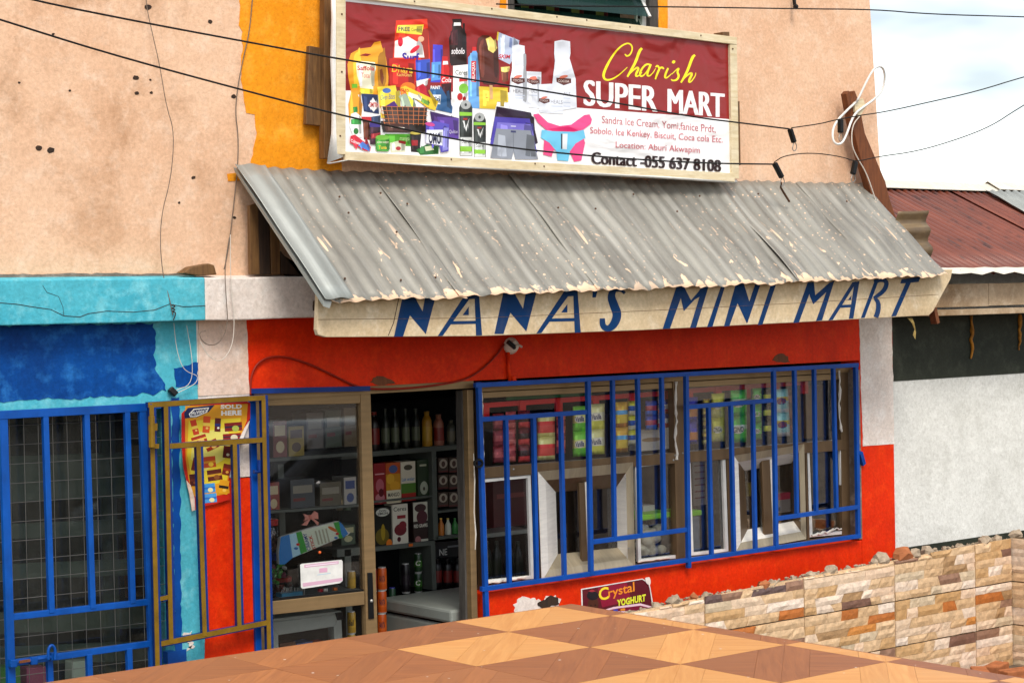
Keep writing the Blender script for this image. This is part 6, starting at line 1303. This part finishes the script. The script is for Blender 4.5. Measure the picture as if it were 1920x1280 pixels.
bw = thing('pink_bow', 'small pink ribbon bow hanging behind the door pane', 'bow', P(583, 985, .13))
for nm, q in (('loop', [(355, 170), (405, 185), (408, 205), (360, 225), (372, 200)]), ('loop', [(412, 185), (440, 150), (465, 165), (468, 210), (415, 205)]), ('tail', [(400, 205), (410, 210), (380, 260), (345, 255)]), ('tail', [(415, 205), (425, 200), (472, 235), (465, 258)])): m = MB(); m.qp([c5(*p) for p in q], .13, .008, lin('#d88a7a')); m.build(nm, 'print_pack', bw)
m = MB(); m.qp([c5(*p) for p in [(400, 180), (416, 178), (418, 212), (402, 212)]], .125, .014, lin('#c87060')); m.build('knot', 'print_pack', bw)
nt_ = thing('notice_card', 'white notice card with pale pink bands stuck to the door pane', 'notice', P(603, 1103, .05))
MB().qp([c5(*p) for p in [(332, 552), (345, 545), (640, 515), (650, 525), (650, 672), (630, 690), (350, 732), (338, 722)]], .052, .002).build('card', 'plastic_white', nt_)
a = Art(lambda x, y, o: P(x, y, .0515 - o)); Q5('#d3a8bc', (362, 552), (620, 524), (620, 545), (362, 575)); Q5('#d3a8bc', (350, 690), (645, 650), (648, 672), (352, 718)); Q5('#d8a4bc', (475, 580), (535, 574), (535, 606), (475, 612)); Q5('#b8ccd8', (460, 625), (560, 612), (560, 618), (460, 631))
Q5('#ecdde6', (372, 560), (612, 534), (612, 540), (372, 566)); a.build('card_print', 'print_flat', nt_)
sk = thing('straw_cup', 'blue cup of white lollipop sticks on the counter shelf', 'cup', P(548, 1122, .2))
m = MB(); m.qp([c5(*p) for p in [(195, 770), (350, 750), (352, 790), (195, 800)]], .2, .06, lin('#4a9ac0')); m.build('cup', 'print_pack', sk)
for i in range(11): x = 190 + i * 17; MB().tube([P(*c5(x, 790), .23), P(*c5(x + random.uniform(-8, 8), 715 + random.uniform(0, 25)), .23)], .0022, 5).build('stick', 'plastic_white', sk)
for x, y, c_, lb in ((490, 745, '#c0182a', 'red wrapped sweet on the counter shelf'), (525, 742, '#d8d4c8', 'white wrapped sweet on the counter shelf'), (598, 735, '#e0701a', 'orange square tag on the counter shelf')): m = MB(); m.qp([c5(x - 14, y - 10), c5(x + 14, y - 13), c5(x + 14, y + 10), c5(x - 14, y + 13)], .2, .02, lin(c_)); tag(m.build('small_sweet', 'print_pack', bevel=.002), lb, 'sweet')
m = MB(); m.ball(P(599.5, 1035, .06), .008, 10, 6, lin('#e0601a')); tag(m.build('orange_dot', 'print_pack'), 'round orange dot sticker on the door pane', 'sticker')
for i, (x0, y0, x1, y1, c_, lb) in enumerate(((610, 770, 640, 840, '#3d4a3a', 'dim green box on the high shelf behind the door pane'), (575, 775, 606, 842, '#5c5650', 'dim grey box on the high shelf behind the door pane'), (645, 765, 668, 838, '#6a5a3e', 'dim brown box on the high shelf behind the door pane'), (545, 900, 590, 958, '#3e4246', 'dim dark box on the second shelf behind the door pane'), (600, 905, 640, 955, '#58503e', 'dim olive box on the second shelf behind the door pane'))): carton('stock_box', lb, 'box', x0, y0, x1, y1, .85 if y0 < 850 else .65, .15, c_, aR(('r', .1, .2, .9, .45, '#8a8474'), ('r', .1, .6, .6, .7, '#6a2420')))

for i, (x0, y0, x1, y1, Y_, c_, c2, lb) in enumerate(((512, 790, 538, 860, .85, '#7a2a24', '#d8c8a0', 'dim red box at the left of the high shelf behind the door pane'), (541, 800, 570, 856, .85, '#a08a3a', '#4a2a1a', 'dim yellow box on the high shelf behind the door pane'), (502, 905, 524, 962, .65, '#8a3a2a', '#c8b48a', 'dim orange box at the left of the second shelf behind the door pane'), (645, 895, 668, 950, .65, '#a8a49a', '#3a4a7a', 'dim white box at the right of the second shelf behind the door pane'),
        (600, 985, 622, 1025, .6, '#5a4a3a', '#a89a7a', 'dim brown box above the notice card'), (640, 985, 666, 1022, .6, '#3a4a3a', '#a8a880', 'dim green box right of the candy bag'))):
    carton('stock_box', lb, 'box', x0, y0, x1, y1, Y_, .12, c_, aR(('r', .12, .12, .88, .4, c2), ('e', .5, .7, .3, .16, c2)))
for i, (x, h_, c_, l_, lb) in enumerate(((560, 30, '#8a8a84', '#c8c4b8', 'clear bottle lying behind the pink bow'), (640, 36, '#6a5a3a', '#b8a070', 'small brown bottle right of the pink bow'), (655, 32, '#3a5a3a', '#7a9a6a', 'small green bottle right of the pink bow'))):
    bottle(lb, x, 958 - h_, 956, 14, .66, c_, l_, '#a83a2a', group='small bottles behind the door pane')
# ---- hanging sachets behind the serving window
Yh = .155
hr = thing('sachet_hanger', 'red plastic sachet hanger in the left half of the serving window', 'display hanger', P(1080, 790, Yh)); hr2 = thing('sachet_hanger', 'red plastic sachet hanger in the right half of the serving window', 'display hanger', P(1400, 760, Yh))
def hang(h, x0, y0, x1, y1, n):
    dy = lambda x: y0 + (y1 - y0) * (x - x0) / (x1 - x0)
    MB().qp([(x0, y0), (x1, y1), (x1, y1 + 9), (x0, y0 + 9)], Yh + .03, .01).build('top_bar', 'red_plastic', h)
    for i in range(n + 1): x = x0 + (x1 - x0) * i / n; MB().qp([(x - 6, dy(x)), (x + 6, dy(x)), (x + 6, dy(x) + 26), (x - 6, dy(x) + 26)], Yh + .025, .02).build('tab', 'red_plastic', h, bevel=.002)
hang(hr, 912, 755, 1255, 732, 5); hang(hr2, 1294, 728, 1510, 712, 4)
MB().qp([(950, 742), (1110, 733), (1110, 741), (950, 750)], Yh + .05, .01).build('green_strip', 'grille_green' if 'grille_green' in MATS else 'red_plastic', hr)
def strip(label, x0, y0, x1, y1, cols, n, txt=None, tc='#1c2a60', tilt=0, Y=Yh, sheen='print_foil'):
    """strip of sealed sachets: pillowed cells one under another"""
    t = thing('sachet_strip', label, 'sachet strip', P((x0 + x1) / 2, y1, Y), 'hanging sachet strips')
    hh = (y1 - y0) / n; NX, NY = 6, 6
    for k in range(n):
        m = MB(); ya, yb = y0 + k * hh, y0 + (k + 1) * hh; vs = []
        for j in range(NY + 1):
            for i in range(NX + 1):
                u, v = i / NX, j / NY; bulge = .022 * (math.sin(math.pi * u) * math.sin(math.pi * v)) ** .5 * (1 + .5 * mnoise.noise(Vector((x0 + u * 3, k + v * 3, 2)))) if 0 < i < NX and 0 < j < NY else 0
                wv = .004 * mnoise.noise(Vector((u * 4 + x0, (k + v) * 4, 0))); sl = -.06 * (x1 - x0) * u
                vs.append(P(x0 + (x1 - x0) * u + tilt * (k + v) / n, ya + (yb - ya) * v + sl, Y - bulge + wv))
        for j in range(NY):
            for i in range(NX): q = j * (NX + 1) + i; m.f.append([q, q + 1, q + NX + 2, q + NX + 1]); m.c.append(tuple(min(.85, q_ * 1.9) for q_ in lin(cols[(j * len(cols)) // NY])) if (j + i * 7 + k * 3) % 11 else tuple(min(1, c * 2.8) for c in lin(cols[(j * len(cols)) // NY])))
        m.v = vs; o = m.build('sachet', sheen, t, smooth=True, fix=False); o.modifiers.new('t', 'SOLIDIFY').thickness = .002
        if txt:
            a = Art(lambda u, v, of: P(u + tilt * (k + .5) / n, v, Y - .026 - of)); xm = x1 - x0; a.ell((x0 + x1) / 2, (ya + yb) / 2, xm * .36, hh * .15, '#ece6d6' if tc[1] in '0123' else '#2a3a80', rot=-.1); a.text(txt, [(x0 + xm * .18, (ya + yb) / 2 - hh * .1), (x1 - xm * .18, (ya + yb) / 2 - hh * .14), (x1 - xm * .18, (ya + yb) / 2 + hh * .08), (x0 + xm * .18, (ya + yb) / 2 + hh * .12)], tc, bold=.03); a.build('label_print', 'print_pack', t)
m_, t_, b_n = base_mat('print_foil'); at_ = nd(t_, 'ShaderNodeAttribute', attribute_name='Col'); t_.links.new(at_.outputs['Color'], b_n.inputs['Base Color']); b_n.inputs['Roughness'].default_value = .22; b_n.inputs['Metallic'].default_value = .15; bump(t_, b_n, noise(t_, posvec(t_), 60, 3, .6, 1.0), .7, .006); MATS['print_foil'] = m_
strip('leftmost dark pink sachet strip in the serving window', 924, 776, 944, 868, ['#7a3038', '#8e4448', '#6a2a34'], 3); strip('second pink sachet strip in the serving window', 948, 772, 967, 866, ['#9a4a4c', '#7a2c34', '#a85a58'], 3); strip('dark red and silver sachet strip beside the second bar', 972, 770, 993, 866, ['#5a2028', '#2a1618', '#b03a3c'], 3)
strip('bright red and gold sachet strip in the left window half', 1008, 776, 1040, 862, ['#c8b070', '#b81c20', '#c23a34', '#c8b070'], 2); strip('pale red sachet strip right of the red and gold one', 1043, 774, 1060, 850, ['#b05a50', '#8a3a38'], 3)
strip('green and yellow sachet strip in the left window half', 1074, 762, 1100, 856, ['#6ab03a', '#c9cf6a', '#5aa034'], 2, 'Vanilla', '#1c2a60'); strip('cream and yellow sachet strip in the left window half', 1104, 758, 1133, 852, ['#c2b07a', '#d8cf9a', '#d2bc4a'], 2, 'Vanilla', '#1c2a60')
strip('gold and blue sachet strip in the left window half', 1154, 754, 1177, 848, ['#c08a2a', '#3a80b0', '#c89a34', '#8a5a20'], 2); strip('narrow yellow and blue sachet strip in the left window half', 1178, 752, 1193, 834, ['#d8b83a', '#2a4a90', '#d0c8a0'], 3)
strip('blue milk powder sachet strip left of the middle post', 1210, 752, 1232, 806, ['#2a3c8a', '#8a2a3a', '#2a50a0'], 2); strip('second blue milk powder sachet strip by the middle post', 1234, 750, 1258, 802, ['#243480', '#c8c8d4', '#a02434'], 2)
strip('purple blue drink sachet strip right of the middle post', 1290, 745, 1308, 832, ['#2a2a8a', '#3a3aa0', '#d0703a', '#2a2a8a'], 2); strip('narrow gold sachet strip in the right window half', 1318, 748, 1330, 832, ['#c09a3a', '#3a2a14', '#d8c06a'], 4); strip('yellow sachet strip in the right window half', 1334, 738, 1358, 828, ['#d8c83a', '#cfc04a', '#dcd46a'], 2, 'ONGA', '#3a5a20')
strip('wide green sachet strip in the right window half', 1370, 732, 1400, 830, ['#3f9a3a', '#9ac8a0', '#4aa83c', '#2f8a30'], 2, 'GINO', '#16301a'); strip('second green sachet strip in the right window half', 1411, 728, 1428, 824, ['#2f8a30', '#5ab04a', '#277a28'], 3, 'GINO', '#16301a'); strip('dark olive sachet strip in the right window half', 1431, 730, 1447, 818, ['#3a3428', '#a8a83a', '#2c281e'], 3)
strip('light blue and gold cereal sachet strip by the third post', 1452, 730, 1477, 818, ['#7ab4cc', '#d8a02a', '#8ac0d4', '#e0d8c8'], 2, 'CERELAC', '#a8201e', tilt=4); strip('brown chocolate sachet strip behind the cereal strip', 1470, 728, 1486, 812, ['#4a2a24', '#6a3a34'], 3, Y=Yh + .05)
carton('white_box', 'white stained box behind the window left of the middle post', 'box', 1200, 806, 1262, 846, Yh + .08, .1, '#d8d2c6', aR(('e', .35, .5, .3, .1, '#a88a60')))
carton('cardboard_strip', 'upright strip of cardboard at the right of the window', 'cardboard', 1512, 724, 1545, 822, Yh + .25, .03, '#a8814f')
# lower panes: container of dough, grey bin, papers
bj = thing('dough_tub', 'clear tub with lime green lid full of pale dough balls', 'tub', P(1235, 1052, .14))
q0, q1 = P(1205, 1050, .14), P(1263, 1044, .14); zb_, zt_ = q0.z, P(1205, 975, .14).z
MB().box(q0.x, q1.x, .14, .36, zb_, zt_).build('tub', 'jar_green', bj, bevel=.01); MB().box(q0.x - .012, q1.x + .012, .125, .37, zt_, zt_ + .035).build('lid', 'lime_plastic' if 'lime_plastic' in MATS else 'red_plastic', bj, bevel=.008)
for i in range(22): p = Vector((random.uniform(q0.x + .04, q1.x - .04), random.uniform(.175, .24), zb_ + .035 + random.uniform(0, .16))); MB().ball(p, (.046, .032, .03), 10, 7).build('dough_ball', 'dough', bj, smooth=True)
gb_ = thing('grey_tub', 'grey tub with lime green lid right of the middle post', 'tub', P(1303, 1035, .15))
q0, q1 = P(1293, 1036, .15), P(1316, 1033, .15); zb_, zt_ = q0.z, P(1293, 968, .15).z
MB().box(q0.x - .06, q1.x - .01, .15, .35, zb_, zt_).build('tub', 'grey_plastic', gb_, bevel=.01); MB().box(q0.x - .07, q1.x, .14, .36, zt_, zt_ + .035).build('lid', 'lime_plastic', gb_, bevel=.008)
carton('paper_stack', 'loose white papers on the lime lidded tub', 'papers', 1206, 948, 1228, 962, .26, .12, '#bdbdb8')
carton('price_list', 'white price list hung behind the right window half', 'notice', 1300, 862, 1325, 948, .6, .01, '#a8a098', aR(*[('r', .1, .12 + i * .14, .85, .15 + i * .14, '#7a2c2c') for i in range(6)]))
carton('pink_tub', 'pink topped pack behind the right hatch', 'pack', 1452, 925, 1482, 962, .45, .12, '#a8a09a', aR(('r', 0, 0, 1, .35, '#c81c50')))
carton('wall_panel', 'pale grey panel seen through the right hatch', 'panel', 1440, 862, 1600, 935, 1.3, .02, '#8d8c88')
carton('added_backdrop', 'added pale brown backdrop behind the person in the right window panes', 'board', 1500, 712, 1640, 940, .86, .03, '#a8946c')  # added pale backdrop: brightens the dim room behind the person's silhouette
carton('yellow_pack', 'yellow pack seen through the left side of the right hatch', 'pack', 1402, 905, 1418, 930, .6, .08, '#8a7a1a')
ct = thing('counter', 'dark wooden counter behind the serving window panes', 'counter', (2.6, .45, .02)); MB().box(1.8, 3.9, .17, .75, .02, .80).build('body', 'timber_dark', ct); MB().box(.80, 3.9, 1.5, 1.55, .02, 1.7).build('back_board', 'timber_dark', ct)
for i, x in enumerate((920, 938, 962, 978)): bottle(['first dark bottle in the lower left window pane', 'second dark bottle in the lower left window pane', 'third dark bottle in the lower left window pane', 'fourth dark bottle in the lower left window pane'][i], x, 1015, 1090, 18, .5, '#10140e', '#22281c', '#3a3a30', group='bottles in the lower left pane')
carton('red_cloth_pack', 'dark red pack behind the lower left window pane', 'pack', 925, 900, 990, 990, .8, .1, '#5a1c1e', aR(('r', .1, .3, .9, .4, '#8a3a38')))
carton('pane_shelf', 'pale shelf edge behind the lower left window pane', 'shelf', 906, 1000, 995, 1008, .6, .2, '#8d9088')

# ------------------------------------------------------------------ person standing in the window
def person():
    t = thing('person', 'person in a dark navy shirt standing in profile behind the right window panes', 'person', (3.62, .62, .02))
    hd_ = P(1562, 752, .55); X0, Y0 = hd_.x + .02, .58; zh = hd_.z; m = MB()
    f = Vector((-1, 0, 0))
    # head, face in profile towards the left
    m.ball((X0 + .01, Y0, zh + .025), (.098, .076, .108), 18, 12); m.ball((X0 - .035, Y0, zh - .04), (.062, .058, .082), 16, 10); m.ball((X0 - .105, Y0, zh - .005), (.024, .017, .017), 10, 7); m.ball((X0 - .092, Y0, zh + .02), (.014, .012, .028), 8, 6)
    m.ball((X0 - .092, Y0, zh - .045), (.020, .027, .012), 10, 6); m.ball((X0 - .088, Y0, zh - .062), (.019, .025, .012), 10, 6); m.ball((X0 - .078, Y0, zh - .098), (.022, .024, .022), 10, 6); m.ball((X0 - .083, Y0, zh + .047), (.018, .042, .014), 10, 6)
    for s in (-1, 1): m.ball((X0 + .015, Y0 + s * .076, zh - .005), (.020, .012, .032), 8, 6)
    sk_ = MB(); sk_.v, sk_.f, sk_.c = m.v, m.f, m.c
    m.tube([(X0 + .03, Y0, zh - .04), (X0 + .035, Y0, zh - .14), (X0 + .04, Y0, zh - .2)], [.055, .052, .062], 14)
    zs = zh - .21
    m.ball((X0 + .04, Y0, zs - .08), (.115, .185, .13), 16, 10); m.ball((X0 + .04, Y0, zs - .25), (.12, .165, .2), 16, 10); m.ball((X0 + .05, Y0, zs - .45), (.115, .155, .17), 16, 10); m.ball((X0 + .05, Y0, zs - .58), (.12, .17, .13), 16, 10)
    for s in (-1, 1):
        y = Y0 + s * .2; m.tube([(X0 + .04, Y0 + s * .14, zs - .04), (X0 + .045, y, zs - .09), (X0 + .06, y + s * .02, zs - .22), (X0 + .05, y + s * .03, zs - .36)], [.06, .062, .052, .043], 12); m.tube([(X0 + .05, y + s * .03, zs - .35), (X0 + .01, y + s * .02, zs - .5), (X0 - .05, y, zs - .6)], [.045, .038, .028], 12)
        hx, hy, hz = X0 - .075, y, zs - .64; m.ball((hx, hy, hz), (.03, .018, .045), 10, 7)
        for k in range(4): ln = (.062, .072, .068, .052)[k]; bx = hx - .022 + k * .015; m.tube([(bx, hy, hz - .03), (bx - .004, hy - s * .006, hz - .03 - ln * .5), (bx + .002, hy - s * .018, hz - .03 - ln)], [.009, .0085, .007], 7)
        m.tube([(hx - .02, hy - s * .005, hz + .02), (hx - .042, hy - s * .015, hz - .005), (hx - .048, hy - s * .02, hz - .035)], [.011, .010, .008], 7)
        m.tube([(X0 + .05, Y0 + s * .085, zs - .6), (X0 + .04, Y0 + s * .09, (zs - .6 + .02) * .5 + .06), (X0 + .06, Y0 + s * .09, .1)], [.085, .058, .042], 12); m.ball((X0 + .0, Y0 + s * .09, .055), (.125, .045, .035), 12, 7)
    me = bpy.data.meshes.new('b'); o_ = Vector(t['_o']); me.from_pydata([p - o_ for p in m.v], [], m.f); bm = bmesh.new(); bm.from_mesh(me); bmesh.ops.recalc_face_normals(bm, faces=bm.faces); bm.to_mesh(me); bm.free()
    tmp = bpy.data.objects.new('b', me); COL.objects.link(tmp); r = tmp.modifiers.new('r', 'REMESH'); r.mode = 'VOXEL'; r.voxel_size = .0075; s_ = tmp.modifiers.new('s', 'SMOOTH'); s_.iterations = 3
    dg = bpy.context.evaluated_depsgraph_get(); nm = bpy.data.meshes.new_from_object(tmp.evaluated_get(dg)); nm.name = 'body'; bpy.data.objects.remove(tmp)
    nm.materials.clear(); nm.materials.append(MATS['person_skin']); nm.materials.append(MATS['person_shirt'])
    for p in nm.polygons:
        p.use_smooth = True; z = p.center.z + o_.z; yy = p.center.y + o_.y
        p.material_index = 1 if (zs - .30 < z < zs + .005 or (z <= zs - .25 and abs(yy - Y0) < .175 and z > .12)) else 0
    b = bpy.data.objects.new('body', nm); COL.objects.link(b); b.parent = t; b['_o'] = t['_o']
    # short hair cap and white collar as their own pieces
    h = MB().ball((X0 + .022, Y0, zh + .04), (.100, .081, .106), 18, 12); h.v = [p if p.z > zh - .01 else Vector((max(p.x, X0 + .0), p.y, max(p.z, zh - .045))) for p in h.v]; h.build('hair', 'black_plastic', t, smooth=True)
    MB().lathe([(.068, 0), (.066, .022), (.060, .024)], (X0 + .038, Y0, zs - .015), 18).build('collar', 'plastic_white', t, smooth=True)
simple('lime_plastic', '#7ac41c', rough=.4); simple('grey_plastic', '#6a7480', rough=.45)
person()

# ------------------------------------------------------------------ dark car parked outside, mirrored in the door pane
def car():
    c0 = Vector((3.6, -5.6, 0)); t = thing('parked_car', 'dark car mirrored in the glass of the closed door leaf', 'car', c0)
    ca = [(-2.1, .35), (-2.15, .6), (-2.05, .82), (-1.2, .95), (-.55, 1.38), (-.2, 1.46), (.9, 1.46), (1.45, 1.3), (1.95, .95), (2.15, .9), (2.18, .5), (2.1, .35)]
    m = MB(); rows = [(-.86, .80, .0), (-.80, 1.0, .0), (-.3, 1.0, .02), (.3, 1.0, .02), (.80, 1.0, .0), (.86, .80, .0)]; n = len(ca); vs = []
    for y, s, l in rows:
        for x, z in ca: vs.append(c0 + Vector((x * (1 if abs(y) < .85 else .985), y * (1 if z < .96 else .86), (z if z < .5 else .5 + (z - .5) * (1.0 if abs(y) < .85 else .97)) + l)))
    fs = [(j * n + i, j * n + (i + 1) % n, (j + 1) * n + (i + 1) % n, (j + 1) * n + i) for j in range(len(rows) - 1) for i in range(n)] + [tuple(range(n)), tuple((len(rows) - 1) * n + i for i in range(n - 1, -1, -1))]
    m.add(vs, fs).build('body', 'car_black', t, bevel=.03, smooth=40)
    for s in (-1, 1):
        MB().prism([c0 + Vector((x, s * y_, z)) for x, y_, z in ((-.95, .855, .97), (-.5, .75, 1.34), (.1, .75, 1.39), (.1, .855, .97))], (0, .012 * s, 0)).build('side_window', 'black_plastic', t); MB().prism([c0 + Vector((x, s * y_, z)) for x, y_, z in ((.16, .855, .97), (.16, .75, 1.39), (.9, .75, 1.39), (1.3, .855, .97))], (0, .012 * s, 0)).build('side_window', 'black_plastic', t)
        for x in (-1.35, 1.35):
            w_ = MB().lathe([(.20, -.1), (.32, -.09), (.33, 0), (.32, .09), (.20, .1)], (0, 0, 0), 22); w_.v = [c0 + Vector((x + p.x, s * .78 + p.z, .33 + p.y)) for p in w_.v]; wo = w_.build('wheel', 'black_plastic', t, smooth=40)
            r_ = MB().lathe([(.19, -.008), (.19, .008)], (0, 0, 0), 16); r_.v = [c0 + Vector((x + p.x, s * .885 + p.z, .33 + p.y)) for p in r_.v]; r_.build('rim', 'steel', wo)
        MB().ball(c0 + Vector((-2.08, s * .6, .68)), (.06, .17, .08), 12, 8).build('headlight', 'clear_plastic', t); MB().ball(c0 + Vector((-.75, s * .95, 1.0)), (.06, .09, .07), 10, 7).build('mirror', 'car_black', t)
    MB().prism([c0 + Vector(p) for p in ((-1.17, -.68, .985), (-1.17, .68, .985), (-.6, .62, 1.36), (-.6, -.62, 1.36))], (-.02, 0, .02)).build('windscreen', 'black_plastic', t)
simple('car_black', '#08090a', rough=.12, spec=.6, bumpd=0)
car()
# tidy helper properties
for o in bpy.data.objects:
    if '_o' in o: del o['_o']
